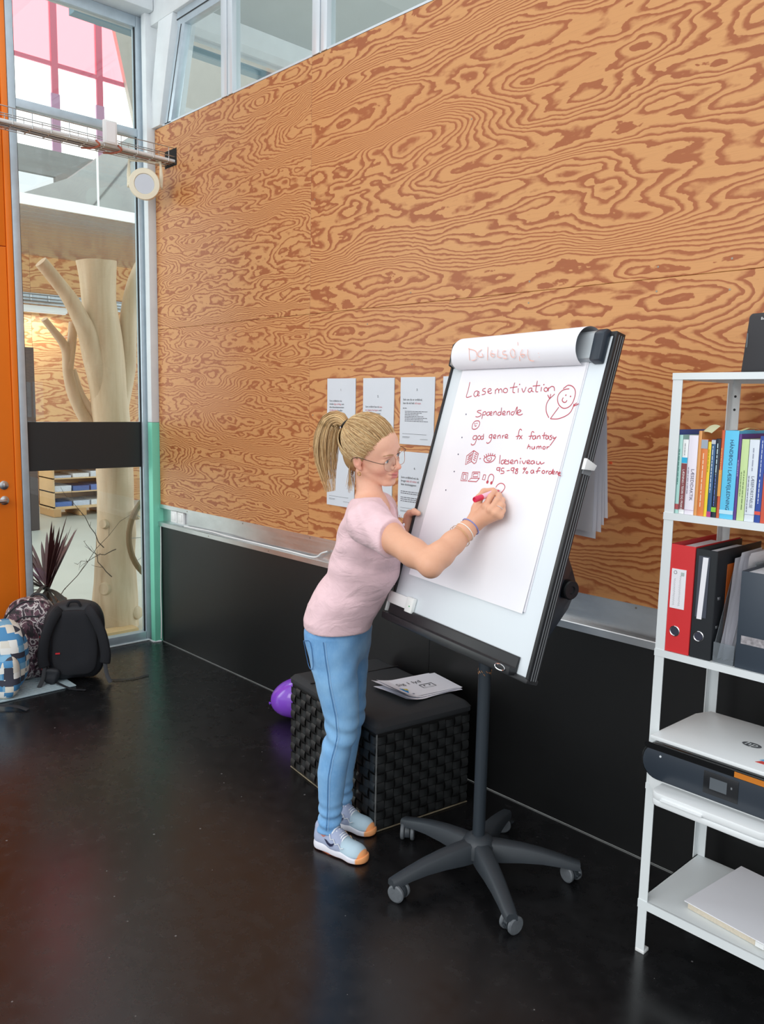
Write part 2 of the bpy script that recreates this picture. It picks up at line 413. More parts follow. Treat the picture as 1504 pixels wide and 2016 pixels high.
cbl = MB().tube(catmull([(0.006, -0.004, 0.80), (0.008, -0.006, 0.6), (0.005, -0.01, 0.35), (0.012, -0.012, 0.15), (0.006, -0.012, 0.02)], 5), 0.004, 6).build('corner_cable', M_WHITE)
tag(cbl, 'white cable running down the mint column corner', 'cable')

# --- glazed screen on the left
w1 = structure('window_1')
tag(w1, 'tall steel framed glass screen with black privacy band')
GX = -0.11
def fbar(lo, hi, nm='window_frame', m=M_STEEL, bv=0.004): return MB().box(lo, hi).build(nm, m, w1, bevel=bv)
fbar((GX - 0.03, -0.848, 0.0), (GX + 0.03, -0.806, 3.93), 'mullion')
fbar((GX - 0.03, -0.074, 0.0), (GX + 0.03, -0.014, 3.93), 'mullion')
fbar((GX - 0.03, -0.806, 0.0), (GX + 0.03, -0.074, 0.062), 'bottom_rail')
fbar((GX - 0.03, -0.806, 3.225), (GX + 0.03, -0.074, 3.272), 'transom')
fbar((GX - 0.03, -0.806, 3.865), (GX + 0.03, -0.074, 3.93), 'top_rail')
for z0, z1 in ((0.062, 3.225), (3.272, 3.865)):
    MB().box((GX - 0.004, -0.806, z0), (GX + 0.004, -0.074, z1)).build('pane', M_GLASS, w1, smooth=0)
    for y in (-0.803, -0.079):   # glazing gaskets
        MB().box((GX + 0.006, y - 0.003, z0), (GX + 0.016, y + 0.003, z1)).build('gasket', M_DARK, w1)
MB().box((GX + 0.0045, -0.805, 1.170), (GX + 0.006, -0.075, 1.463)).build('privacy_band', mat('matt_black_film', (38, 41, 43), 0.55), w1, smooth=0)

# --- orange door
d1 = structure('door_1')
tag(d1, 'orange door with steel handle beside the glass screen')
MB().box((GX - 0.04, -0.884, 0.0), (GX + 0.03, -0.850, 3.90)).build('door_frame', M_ORANGE, d1, bevel=0.004)
lf = MB().box((GX - 0.025, -1.86, 0.008), (GX + 0.022, -0.887, 2.452)).build('door_leaf', M_ORANGE, d1, bevel=0.003)
MB().box((GX - 0.025, -1.86, 2.456), (GX + 0.022, -0.887, 3.90)).build('over_panel', M_ORANGE, d1, bevel=0.003)
MB().box((GX - 0.04, -1.90, 0.0), (GX + 0.03, -1.863, 3.90)).build('door_frame', M_ORANGE, d1, bevel=0.004)
M_SATIN = mat('satin_steel', (196, 198, 200), 0.3, 1.0)
MB().lathe([(0.026, 0), (0.026, 0.006), (0.020, 0.009)], (GX + 0.022, -0.952, 1.097), (1, 0, 0), 24).build('lock_escutcheon', M_SATIN, d1)
MB().box((GX + 0.03, -0.956, 1.085), (GX + 0.042, -0.948, 1.109)).build('thumb_turn', M_SATIN, d1, bevel=0.002)
hd = MB().lathe([(0.026, 0), (0.026, 0.006), (0.012, 0.012), (0.010, 0.05)], (GX + 0.022, -0.952, 1.008), (1, 0, 0), 24)
hd.tube(catmull([(GX + 0.062, -0.952, 1.008), (GX + 0.070, -0.962, 1.008), (GX + 0.072, -0.985, 1.008), (GX + 0.072, -1.085, 1.008)], 4), 0.0095, 12)
hd.build('door_handle', M_SATIN, d1)
# further glazing beyond the door, out of frame, continues the screen
w3 = structure('window_3'); tag(w3, 'steel framed glass screen left of the orange door')
MB().box((GX - 0.03, -1.95, 0), (GX + 0.03, -1.905, 3.93)).build('mullion', M_STEEL, w3, bevel=0.004)
MB().box((GX - 0.03, -3.95, 0), (GX + 0.03, -3.90, 3.93)).build('mullion', M_STEEL, w3, bevel=0.004)
MB().box((GX - 0.03, -3.90, 0), (GX + 0.03, -1.95, 0.062)).build('bottom_rail', M_STEEL, w3)
MB().box((GX - 0.03, -3.90, 3.225), (GX + 0.03, -1.95, 3.272)).build('transom', M_STEEL, w3)
MB().box((GX - 0.004, -3.90, 0.062), (GX + 0.004, -1.95, 3.225)).build('pane', M_GLASS, w3, smooth=0)

# --- clerestory above the plywood
w2 = structure('window_2'); tag(w2, 'clerestory glazing with aluminium mullions above the plywood')
WY0, WY1 = 0.0, 0.05
M_ALUW = mat('white_aluminium', (214, 222, 228), 0.35, 0.35)
MB().prism([(0.12, WY0, 3.266), (0.20, WY0, 3.266), (0.375, WY0, 3.78), (0.295, WY0, 3.78)], (0, WY1 - WY0, 0)).build('slanted_jamb', M_STEEL, w2, bevel=0.004)
MB().prism([(0.16, WY0 - 0.002, 3.275), (0.166, WY0 - 0.002, 3.275), (0.341, WY0 - 0.002, 3.78), (0.335, WY0 - 0.002, 3.78)], (0, 0.01, 0)).build('gasket', M_DARK, w2)
MB().box((0.29, WY0, 3.775), (8.9, WY1, 3.86)).build('head_rail', M_STEEL, w2, bevel=0.004)
MB().box((0.29, WY0 - 0.003, 3.812), (8.9, WY0, 3.818)).build('gasket', M_DARK, w2)
MB().box((0.10, WY0, 3.266), (8.9, WY1, 3.276)).build('bottom_rail', M_ALUW, w2)
xs = [0.20, 0.83, 1.635, 2.44, 3.245, 4.05, 4.855, 5.66, 6.465, 7.27, 8.075, 8.85]
for x in xs[1:-1]:
    MB().box((x - 0.062, WY0 - 0.006, 3.266), (x - 0.004, WY1, 3.80)).build('mullion', M_ALUW, w2, bevel=0.003)
    MB().box((x + 0.004, WY0 - 0.006, 3.266), (x + 0.050, WY1, 3.80)).build('mullion', M_ALUW, w2, bevel=0.003)
for i in range(len(xs) - 1):
    a = xs[i] + (0.05 if i else 0.0); b_ = xs[i + 1] - 0.062
    if i == 0: MB().prism([(0.19, 0.022, 3.276), (b_, 0.022, 3.276), (b_, 0.022, 3.776), (0.36, 0.022, 3.776)], (0, 0.006, 0)).build('pane', M_GLASS, w2, smooth=0)
    else: MB().box((a, 0.022, 3.276), (b_, 0.028, 3.776)).build('pane', M_GLASS, w2, smooth=0)

# --- the hall behind: plywood end wall, lowered metal ceiling, concrete, red tinted roof windows
wb = structure('wall_back'); tag(wb, 'plywood end wall of the hall')
for k in range(5):
    y0 = -3.0 + k * 2.44
    for z0, z1 in ((0.0, 1.24), (1.24, 2.48), (2.48, 3.6)):
        MB().box((-7.22, y0 + .002, z0 + .002), (-7.20, y0 + 2.438, z1 - .002)).build('plywood_sheet', M_PLYH, wb)
ch = structure('ceiling_hall'); tag(ch, 'lowered metal plank ceiling of the hall')
M_MPLANK = mat('grey_metal_plank', (168, 176, 178), 0.16, 0.75, var=0.03)
for k in range(16):
    x0 = -7.18 + k * 0.2
    MB().box((x0, -3.0, 3.572), (x0 + 0.194, 9.0, 3.592)).build('ceiling_plank', M_MPLANK, ch, bevel=0.002, segs=1)
MB().box((-3.98, -3.0, 3.55), (-3.955, 9.0, 3.66)).build('ceiling_fascia', M_WHITE, ch)
for y in (1.45, 4.2):
    MB().cyl((-4.0, y, 3.66), (-4.0, y, 4.3), 0.012, n=8).build('hanger_rod', M_WHITE, ch)
wc = structure('wall_concrete'); tag(wc, 'grey sloping concrete wall above the lowered ceiling')
MB().prism([(-6.0, -3, 3.6), (-6.0, 9, 3.6), (-6.0, 9, 5.9), (-6.0, 3.6, 5.7), (-6.0, 2.95, 5.2), (-6.0, 2.5, 4.85), (-6.0, 2.0, 4.43), (-6.0, 1.29, 4.08), (-6.0, 0.6, 3.80), (-6, -3, 3.8)], (-0.2, 0, 0)).build('concrete_slab', M_CONC, wc)
MB().obox((-5.99, 2.55, 4.45), ((0, 0.62, 0.78), (0, 0.78, -0.62), (1, 0, 0)), (0.62, 0.008, 0.006)).build('joint', mat('dark_joint', (110, 110, 110), 0.8), wc)
w4 = structure('window_4'); tag(w4, 'high hall windows with red tinted upper panes')
M_REDGL = mat('red_tinted_pane', (246, 96, 110), 0.5)
_b = NB('red_tinted_glass'); _tr = _b.n('ShaderNodeBsdfTransparent'); _tr.inputs['Color'].default_value = (1.0, 0.36, 0.40, 1)
_em = _b.n('ShaderNodeEmission'); _em.inputs['Color'].default_value = (1.0, 0.30, 0.33, 1); _em.inputs['Strength'].default_value = 1.5  # emission added so the tinted panes glow like overexposed sky
_ad = _b.n('ShaderNodeAddShader'); _b.l(_tr.outputs[0], _ad.inputs[0]); _b.l(_em.outputs[0], _ad.inputs[1]); _b.l(_ad.outputs[0], _b.out.inputs[0]); M_REDGL = _b.m
_b = NB('sky_glow_pane'); _em = _b.n('ShaderNodeEmission'); _em.inputs['Color'].default_value = (1, 1, 1, 1); _em.inputs['Strength'].default_value = 2.6; _b.l(_em.outputs[0], _b.out.inputs[0]); M_SKYGLOW = _b.m  # panes emit white light in place of the bright sky behind them
M_REDF = mat('red_window_bar', (222, 110, 130), 0.5); M_MAUVE = mat('mauve_window_bar', (196, 150, 178), 0.5)
ys = [0.8, 1.55, 2.30, 3.05, 3.80, 4.55]
for y in ys:
    MB().box((-9.06, y - 0.07, 5.55), (-8.98, y + 0.07, 6.45)).build('window_bar', M_MAUVE, w4)
    MB().box((-9.06, y - 0.055, 6.45), (-8.98, y + 0.055, 9.0)).build('window_bar', M_REDF, w4)
MB().box((-9.05, 0.8, 6.86), (-8.99, 4.6, 6.93)).build('window_rail', M_REDF, w4)
for y0, y1 in zip(ys[:-1], ys[1:]):
    MB().box((-9.03, y0 + 0.05, 6.93), (-9.02, y1 - 0.05, 9.0)).build('red_pane', M_REDGL, w4, smooth=0)
    MB().box((-9.03, y0 + 0.05, 5.55), (-9.02, y1 - 0.05, 6.86)).build('white_pane', M_SKYGLOW, w4, smooth=0)
w5 = structure('wall_high'); tag(w5, 'grey wall around the high hall windows')
MB().box((-9.05, -3, 5.15), (-8.95, 9, 5.55)).build('spandrel', M_CONC, w5)
MB().box((-9.05, -3, 3.6), (-8.95, 9, 4.74)).build('spandrel', mat('blue_grey_wall', (150, 166, 182), 0.7), w5)
MB().box((-9.05, 3.0, 4.74), (-8.95, 9, 5.15)).build('pier', M_CONC, w5)
MB().box((-9.05, -3, 5.55), (-8.95, 0.8, 9.0)).build('pier', M_CONC, w5)
MB().prism([(-8.9, 3.75, 9.0), (-8.9, 4.02, 7.82), (-8.9, 4.39, 6.25), (-8.9, 4.5, 5.55), (-8.9, 12, 5.55), (-8.9, 12, 9.0)], (-0.1, 0, 0)).build('slanted_pier', mat('beige_concrete', (190, 184, 172), 0.8, var=0.04), w5)
cs = structure('ceiling_concrete'); tag(cs, 'grey concrete ceiling behind the clerestory')
MB().box((-1.83, 0.3, 5.0), (9.0, 9.0, 5.2)).build('concrete_slab', mat('concrete_soffit', (150, 156, 156), 0.8, var=0.05, vscale=2), cs)
MB().box((-1.95, 0.3, 4.76), (-1.83, 9.0, 5.2)).build('downstand_beam', M_WHITEC, cs)
MB().box((-1.93, 0.3, 4.61), (-1.83, 9.0, 4.67)).build('steel_rail', mat('blue_steel', (120, 146, 158), 0.4, 0.4), cs)
MB().prism([(-5.9, 3.6, 5.0), (-5.9, 4.6, 5.9), (-5.9, 4.6, 4.9)], (-0.05, 0, 0)).build('coral_panel', mat('coral_paint', (232, 140, 112), 0.6), cs)
MB().prism([(-5.85, 3.6, 4.6), (-5.85, 5.0, 5.7), (-5.85, 5.3, 5.6), (-5.85, 4.0, 4.5)], (-0.05, 0, 0)).build('slanted_strut', mat('beige_concrete', (190, 184, 172)), cs)
# roof light between the two rooms: concrete band over the hall
# ================================================================== FLIP CHART
FB = Vector((3.263, -0.6146, 1.346)); _az, _tl = -1.791, 0.271
FN = Vector((math.cos(_az) * math.cos(_tl), math.sin(_az) * math.cos(_tl), math.sin(_tl)))
FR = Vector((-math.sin(_az), math.cos(_az), 0)).normalized(); FU = FN.cross(FR)
def bp(a, b, c=0.0): return FB + FR * a + FU * b + FN * c
def bbox(m, a0, a1, b0, b1, c0, c1):
    return m.obox(bp((a0 + a1) / 2, (b0 + b1) / 2, (c0 + c1) / 2), (FR, FU, FN), ((a1 - a0) / 2, (b1 - b0) / 2, (c1 - c0) / 2))
def bprism(m, poly, a0, a1):
    """poly of (b, c) extruded along the board's width"""
    return m.prism([bp(a0, b, c) for b, c in poly], FR * (a1 - a0))
STROKES = """-2423,3603 -2407,3326 -2401,3075 -2124,3119
-1857,3295 -2001,3271 -2018,3159 -1911,3098 -1825,3159 -1841,3279
-1811,3159 -1748,3204 -1803,3279 -1832,3234 -1789,3129 -1688,3138
-1467,3383 -1596,3354 -1597,3300 -1442,3264 -1435,3190 -1588,3160
-1325,3264 -1158,3308 -1205,3367 -1306,3353 -1296,3249 -1163,3205 -1083,3234
-893,3190 -942,3337
-925,3293 -863,3366 -779,3322 -725,3220
-759,3307 -684,3365 -614,3321 -566,3234
-469,3379 -534,3321 -484,3249 -368,3234 -312,3292 -375,3364 -469,3379
-64,3562 -70,3377 -29,3249 70,3234
-234,3392 115,3427
177,3376 222,3234
344,3375 475,3248 535,3416
790,3386 687,3359 672,3290 761,3248 821,3303 810,3386 846,3290 937,3262
980,3605 995,3427 1031,3276 1135,3262
830,3441 1161,3458
1237,3411 1260,3275
1437,3397 1374,3356 1411,3289 1500,3275 1538,3329 1465,3391 1430,3383
1577,3275 1552,3396
1567,3356 1674,3427 1791,3395 1845,3288
2439,3352 2199,3313 2062,3182 2071,3023 2194,2866 2411,2770 2596,2806 2714,2924 2747,3131 2699,3299 2559,3416 2365,3457 2244,3392 2192,3353
2286,3090 2270,3011 2346,2952 2436,2953 2469,3013
2206,2800 2081,2613 1974,2447
1974,2447 2287,2453 2580,2547 2734,2667 2791,2835
2791,2835 2980,2915
2787,2848 2885,2939
2791,2835 2789,2912
1899,2476 1731,2646 1655,2832 1671,2966 1727,3052
1731,3042 1597,3167
1731,3042 1721,3194
1727,3052 1890,3194
-1397,2634 -1557,2622 -1586,2577 -1375,2522 -1351,2463 -1494,2409 -1618,2421
-1273,2583 -1257,2347
-1277,2568 -1173,2600 -1117,2542 -1172,2482 -1270,2495
-939,2590 -1047,2573 -1063,2499 -983,2472 -916,2532 -925,2590
-913,2526 -809,2549 -855,2607 -905,2562 -876,2489 -763,2492
-696,2494 -733,2609
-716,2566 -648,2619 -597,2583 -563,2497
-383,2602 -487,2585 -503,2513 -406,2492 -357,2559 -396,2745 -335,2502
-274,2547 -155,2578 -199,2634 -274,2604 -254,2519 -109,2516
-42,2509 -70,2637
-66,2594 15,2638 62,2597 86,2512
253,2629 155,2607 151,2542 233,2516 283,2573 352,2785 395,2534
420,2577 579,2650 502,2690 422,2647 451,2549 585,2525 692,2569
-1395,2284 -1577,2263 -1667,2156 -1624,2008 -1444,2000 -1317,2094 -1315,2227 -1421,2289
-1546,2130 -1498,2096 -1446,2119
-1308,1783 -1441,1762 -1452,1672 -1347,1648 -1278,1710 -1294,1784 -1259,1608 -1304,1487 -1429,1465 -1479,1507
-1169,1789 -1221,1743 -1193,1676 -1106,1669 -1062,1721 -1121,1786 -1179,1789
-958,1785 -1043,1766 -1037,1693 -960,1676 -926,1728 -955,1858 -906,1679
-534,1862 -633,1829 -627,1757 -533,1747 -502,1806 -534,1862 -494,1705 -542,1602 -638,1559 -697,1594
-415,1767 -309,1801 -353,1856 -429,1824 -395,1739 -286,1744
-194,1735 -226,1847
-209,1805 -143,1860 -98,1825 -69,1749
29,1754 -3,1858
14,1816 79,1870
146,1808 261,1842 206,1895 133,1864 166,1781 304,1787
849,2048 773,2087 728,2043 742,1878 733,1761
647,1846 831,1882
793,1894 958,1784
926,1900 824,1771
1426,2004 1355,2036 1310,1999 1324,1878 1312,1782
1228,1879 1405,1903
1519,1914 1427,1896 1421,1828 1501,1805 1538,1861 1530,1914 1575,1814
1633,1817 1614,1918
1621,1878 1688,1927 1730,1897 1758,1823
1878,2037 1888,1904 1923,1832
1804,1927 2002,1957
2067,1934 1991,1915 1990,1856 2058,1833 2091,1888 2085,1935 2130,1842
2225,1960 2150,1930 2232,1889 2233,1837 2162,1825
2271,1936 2314,1867 2376,1901
2420,1930 2340,1795 2246,1646
1323,1647 1300,1497
1312,1552 1366,1587 1416,1558 1427,1499
1484,1589 1511,1515 1590,1514 1598,1595 1628,1516
1717,1516 1701,1601
1713,1570 1760,1610 1800,1575 1819,1523
1800,1575 1850,1615 1891,1586 1911,1534
2012,1619 1968,1585 1993,1538 2054,1537 2075,1583 2023,1620
2153,1543 2134,1626
2148,1587 2233,1632
|-1244,1284 -1545,1086 -1494,792 -1234,915 -1244,1284
|-1244,1284 -960,1199 -970,906 -1044,856 -1240,930
-1445,1078 -1272,1179
-1454,1018 -1285,1119
-1458,958 -1264,1046
-1454,869 -1264,987
-1156,1186 -1008,1167
-1159,1112 -1030,1106
-1149,1054 -1023,1034
-1158,995 -1034,968
-836,1032 -775,1051
-635,1047 -471,1145 -264,1187 -75,1158 -133,1025 -305,956 -507,955 -616,1033
-481,1115 -447,1031 -300,999 -241,1075 -293,1148
-564,1095 -650,1161
-493,1143 -565,1210
-411,1163 -466,1246
-329,1183 -359,1259
-242,1189 -248,1260
-150,1181 -117,1240
137,1229 203,951
363,1090 270,1055 281,971 370,964 406,1037 393,1092
411,1023 491,1057 443,1104 409,1051 451,976 535,977
614,1100 542,1067 639,1035 635,990 538,969
703,1031 814,1067 761,1119 694,1078 722,1005 858,1007
900,1005 879,1113
886,1073 957,1124 1009,1095 1040,1015
1123,1117 1150,1024
1201,1123 1323,1037 1384,1150
1447,1087 1560,1122 1513,1165 1438,1132 1465,1061 1602,1064
1722,1161 1632,1141 1623,1081 1701,1061 1752,1110 1741,1163 1793,1073
1856,1163 1878,1085 1983,1080 2009,1164
2012,1156 2076,1087 2198,1143
272,830 147,820 150,756 242,743 292,804 281,831 305,693
485,834 372,819 385,741 486,744 523,683 378,651
632,762 765,787
926,883 819,861 826,801 912,791 950,844 926,883 953,707
1076,868 1019,836 1123,798 1132,722 1036,728 1074,799 1121,858 1073,876
1379,920 1350,890 1399,867 1425,904 1379,920
1490,942 1386,744
1534,825 1511,782 1578,761 1594,803 1534,825
1786,886 1720,854 1728,801 1796,785 1824,836 1812,888 1873,787
2083,963 2023,972 1999,904 1994,792
1931,858 2110,892
2253,912 2197,881 2216,830 2291,828 2311,877 2253,912
2389,826 2372,914
2378,878 2444,920
2569,912 2491,892 2495,841 2571,834 2635,982 2607,838
2640,866 2709,898 2672,929 2628,899 2656,842 2737,849
2788,840 2773,922
2777,891 2818,925 2854,898 2869,835
2888,862 2958,886 2929,917 2886,888 2908,825 2999,821
|-1536,520 -1241,531 -1203,269 -1523,247 -1536,520
|-1458,474 -1313,474 -1290,305 -1441,297 -1458,474
|-1014,580 -641,612 -584,414 -1010,375 -1014,580
|-936,537 -711,556 -692,454 -939,431 -936,537
|-1010,375 -1140,266 -693,288 -584,414
|-418,545 -310,546 -298,383 -426,386 -418,545
-146,341 -153,468 -115,571 -3,590 100,520 114,408 81,326
326,204 377,293 503,356 660,335 745,246 682,115 586,36"""
DOTS = "191,3502 1315,3484 2369,3161 2572,3125 -1550,2175 -1452,2193 -360,1072 1117,1185 473,127"
BULLETS = "-2170,2485 -2067,1687 -2035,1107 -2009,516 -2200,-145"
BLOBS = "-143,332 60,324"
FLAP = """-2190,4600 -2100,4202
-2219,4578 -1812,4490 -1681,4347 -1771,4213 -1986,4198
-1463,4521 -1635,4414 -1588,4298 -1369,4290 -1406,4382
-1175,4598 -1129,4168
-917,4473 -968,4341 -830,4256 -758,4333 -942,4363
-612,4482 -592,4260 -412,4231
-220,4421 -347,4404 -325,4316 -174,4301 -167,4200 -322,4206
62,4451 19,4345 122,4211 249,4250 210,4402 90,4463
264,4678 416,4115
580,4428 502,4304 603,4202 704,4266 526,4290
833,4416 875,4141 1076,4092
1321,4291 1333,4274
1339,4195 1351,4178"""
PX, PY = 3.193, -0.515
fc = empty('flip_chart', (PX, PY, 0), label='white flip chart easel on a charcoal five star caster base', cat='flip chart')
M_BOARD = mat('white_enamel_board', (226, 234, 240), 0.28)
M_FRAME = mat('black_frame', (30, 31, 34), 0.35)
M_GROOVE = mat('grey_groove', (120, 124, 128), 0.4)
M_SILVER = mat('silver_clamp', (176, 182, 186), 0.4, 0.5)
M_NAVY = mat('dark_slate_plastic', (36, 46, 58), 0.45)
bbox(MB(), -0.368, 0.362, -0.486, 0.488, -0.014, 0.0).build('board', M_BOARD, fc, bevel=0.002)
# side rails
bbox(MB(), -0.377, -0.367, -0.493, 0.497, -0.030, 0.006).build('side_rail', M_FRAME, fc, bevel=0.002)
rr = bbox(MB(), 0.363, 0.376, -0.493, 0.497, -0.028, 0.006).build('side_rail', M_FRAME, fc, bevel=0.002)
for c in (-0.004, -0.013, -0.021):
    bbox(MB(), 0.3745, 0.3772, -0.49, 0.49, c - 0.0010, c + 0.0010).build('groove', M_GROOVE, rr)
bbox(MB(), 0.3745, 0.379, 0.095, 0.110, -0.027, 0.004).build('rail_joint', M_GROOVE, rr)
wc_ = MB(); wc_.prism([bp(0.374, 0.106, 0.008), bp(0.374, 0.138, 0.008), bp(0.374, 0.128, -0.035), bp(0.374, 0.112, -0.03)], FR * 0.012); wc_.build('holding_clip', M_WHITE, fc, bevel=0.001)
bbox(MB(), -0.375, 0.374, 0.488, 0.499, -0.03, 0.006).build('top_rail', M_FRAME, fc, bevel=0.002)
bbox(MB(), -0.377, 0.376, -0.500, -0.486, -0.034, 0.010).build('bottom_rail', M_FRAME, fc, bevel=0.003)
# pad clamp with end caps
bprism(MB(), [(0.412, 0.004), (0.498, 0.004), (0.500, 0.016), (0.488, 0.026), (0.418, 0.022)], -0.362, 0.318).build('clamp_bar', M_SILVER, fc, bevel=0.002)
bprism(MB(), [(0.405, 0.0), (0.502, 0.0), (0.504, 0.018), (0.490, 0.030), (0.412, 0.026)], 0.312, 0.352).build('clamp_cap', M_NAVY, fc, bevel=0.006)
bprism(MB(), [(0.41, 0.0), (0.502, 0.0), (0.504, 0.016), (0.490, 0.026), (0.416, 0.022)], -0.372, -0.362).build('clamp_cap', M_FRAME, fc, bevel=0.003)
# marker tray
bprism(MB(), [(-0.492, 0.002), (-0.438, 0.002), (-0.440, 0.008), (-0.470, 0.012), (-0.476, 0.028), (-0.470, 0.031), (-0.472, 0.034), (-0.494, 0.031)], -0.370, 0.322).build('marker_tray', M_FRAME, fc, bevel=0.002)
for a in (-0.30, 0.20):
    MB().lathe([(0.004, 0), (0.003, 0.002)], bp(a, -0.447, 0.005), FN, 8).build('tray_screw', M_CHROME, fc)
MB().tube([bp(0.285 + 0.022 * math.cos(t), -0.481 + 0.008 * math.sin(t), 0.035) for t in np.linspace(0, 2 * PI, 14)[:-1]], 0.0018, 5, closed=True).build('tray_loop', M_CHROME, fc)
# tilt bracket and knob behind the board
kp = Vector((PX, PY, 1.09))
br = MB()
br.prism([bp(0.20, -0.12, -0.02), bp(0.20, -0.47, -0.02), bp(0.20, -0.44, -0.06), kp + FR * 0.10 + Vector((0, 0.05, -0.06)), kp + FR * 0.10 + Vector((0, 0.07, 0.02))], FR * 0.045)
br.build('tilt_bracket', M_NAVY, fc, bevel=0.004)
br = MB(); br.prism([bp(-0.20, -0.12, -0.02), bp(-0.20, -0.47, -0.02), bp(-0.20, -0.44, -0.06), kp - FR * 0.10 + Vector((0, 0.05, -0.06)), kp - FR * 0.10 + Vector((0, 0.07, 0.02))], FR * 0.045)
br.build('tilt_bracket', M_NAVY, fc, bevel=0.004)
MB().prism([bp(0.318, -0.10, -0.026), bp(0.318, -0.43, -0.026), kp + FR * 0.300 + Vector((0.01, 0.045, -0.075)), kp + FR * 0.300 + Vector((0.02, 0.075, -0.01)), kp + FR * 0.300 + Vector((0.01, 0.055, 0.05))], FR * 0.03).build('tilt_bracket', M_NAVY, fc, bevel=0.003)
MB().cyl(kp - FR * 0.20, kp + FR * 0.33, 0.014, n=14).build('tilt_axle', M_CHROME, fc)
kn = MB().lathe([(0.016, 0), (0.021, 0.004), (0.021, 0.020), (0.018, 0.024), (0.027, 0.026), (0.029, 0.032), (0.029, 0.052), (0.026, 0.056), (0.012, 0.056), (0.010, 0.052)], kp + FR * 0.335, FR, 28)
kn.build('tilt_knob', M_DARK, fc)
# post
MB().cyl((PX, PY, 0.10), (PX, PY, 1.10), 0.0215, n=28).build('post', mat('grey_steel_post', (52, 60, 68), 0.42, 0.3), fc)
bt = MB()
for k in range(22):
    a0 = k * 0.4; bt.tube([(PX + 0.0222 * math.cos(a0 + j * 0.12), PY + 0.0222 * math.sin(a0 + j * 0.12), 0.732 + 0.006 * math.sin(k * 2.3) - j * 0.003) for j in range(3)], 0.0012, 4)
bt.build('worn_paint', mat('bare_copper_wear', (190, 140, 96), 0.4, 0.5), fc)
# five star base
MB().lathe([(0.045, 0.070), (0.058, 0.075), (0.058, 0.115), (0.046, 0.135), (0.030, 0.145), (0.0222, 0.147)], (PX, PY, 0), (0, 0, 1), 28).build('hub', M_DPLAS, fc)
def base_leg(ang):
    d = Vector((math.cos(ang), math.sin(ang), 0)); s = Vector((-d.y, d.x, 0)); o = Vector((PX, PY, 0)); m = MB()
    prof = [(0.02, 0.030, 0.130, 0.060), (0.08, 0.030, 0.127, 0.062), (0.15, 0.027, 0.120, 0.066), (0.22, 0.025, 0.108, 0.066), (0.28, 0.023, 0.093, 0.060), (0.325, 0.022, 0.080, 0.052), (0.348, 0.019, 0.074, 0.050)]
    ring = []
    for r_, w, zt, zb in prof:
        c = o + d * r_
        ring.append([c + s * (w * 0.62) + V3(0, 0, zt), c + s * (w * 0.95) + V3(0, 0, zt - 0.008), c + s * w + V3(0, 0, zb), c - s * w + V3(0, 0, zb), c - s * (w * 0.95) + V3(0, 0, zt - 0.008), c - s * (w * 0.62) + V3(0, 0, zt)])
    vs = [v for g in ring for v in g]; n = 6; fs = []
    for i in range(len(ring) - 1):
        for k in range(n): fs.append((i * n + k, i * n + (k + 1) % n, (i + 1) * n + (k + 1) % n, (i + 1) * n + k))
    fs += [tuple(range(n)), tuple((len(ring) - 1) * n + k for k in range(n))]
    m.add(vs, fs); m.build('base_leg', M_DPLAS, fc, smooth=0.9)
    # caster
    e = o + d * 0.325; wa = random.uniform(0.3, 0.9) + ang
    ax = Vector((math.cos(wa), math.sin(wa), 0)); pd = Vector((-ax.y, ax.x, 0))
    cs_ = MB().cyl(e + V3(0, 0, 0.052), e + V3(0, 0, 0.068), 0.009, n=10)
    wc2 = e + pd * 0.008 + V3(0, 0, 0.0298)
    hood = [wc2 + ax * 0.0 + pd * (0.028 * math.cos(t)) + V3(0, 0, 0.028 * math.sin(t)) for t in np.linspace(-0.4, PI + 0.4, 12)]
    cs_.prism([h - ax * 0.009 for h in hood], ax * 0.018)
    ca = cs_.build('caster', M_DPLAS, fc, bevel=0.001)
    for sg in (-1, 1):
        MB().lathe([(0.012, 0), (0.026, 0.002), (0.0295, 0.006), (0.0295, 0.013), (0.025, 0.0165), (0.008, 0.0175)], wc2 + ax * (sg * 0.0095), ax * sg, 24).build('caster_wheel', mat('grey_wheel', (96, 101, 106), 0.5, var=0.15, vscale=60), ca)
    MB().box((-0.006, -0.004, -0.003), (0.006, 0.012, 0.003)).build('brake_tab', M_DPLAS, ca).location = wc2 + pd * (-0.03) + V3(0, 0, 0.004)
for k in range(5): base_leg(math.radians(-104 + 71.8 * k))
# eraser clip on the left bottom corner
ec = empty('magnetic_clip', bp(-0.33, -0.43, 0.01), label='white bracket clip on the lower left corner of the flip chart', cat='clip')
bbox(MB(), -0.392, -0.262, -0.438, -0.398, 0.001, 0.012).build('clip_arm', M_WHITE, ec, bevel=0.002)
bbox(MB(), -0.270, -0.228, -0.446, -0.394, 0.001, 0.016).build('clip_head', mat('glossy_white', (240, 244, 242), 0.2), ec, bevel=0.003)
bbox(MB(), -0.392, -0.386, -0.47, -0.398, -0.02, 0.012).build('clip_hook', M_WHITE, ec, bevel=0.002)
bbox(MB(), -0.247, -0.241, -0.426, -0.422, 0.016, 0.0165).build('clip_mark', mat('green_mark', (40, 170, 90), 0.5), ec)

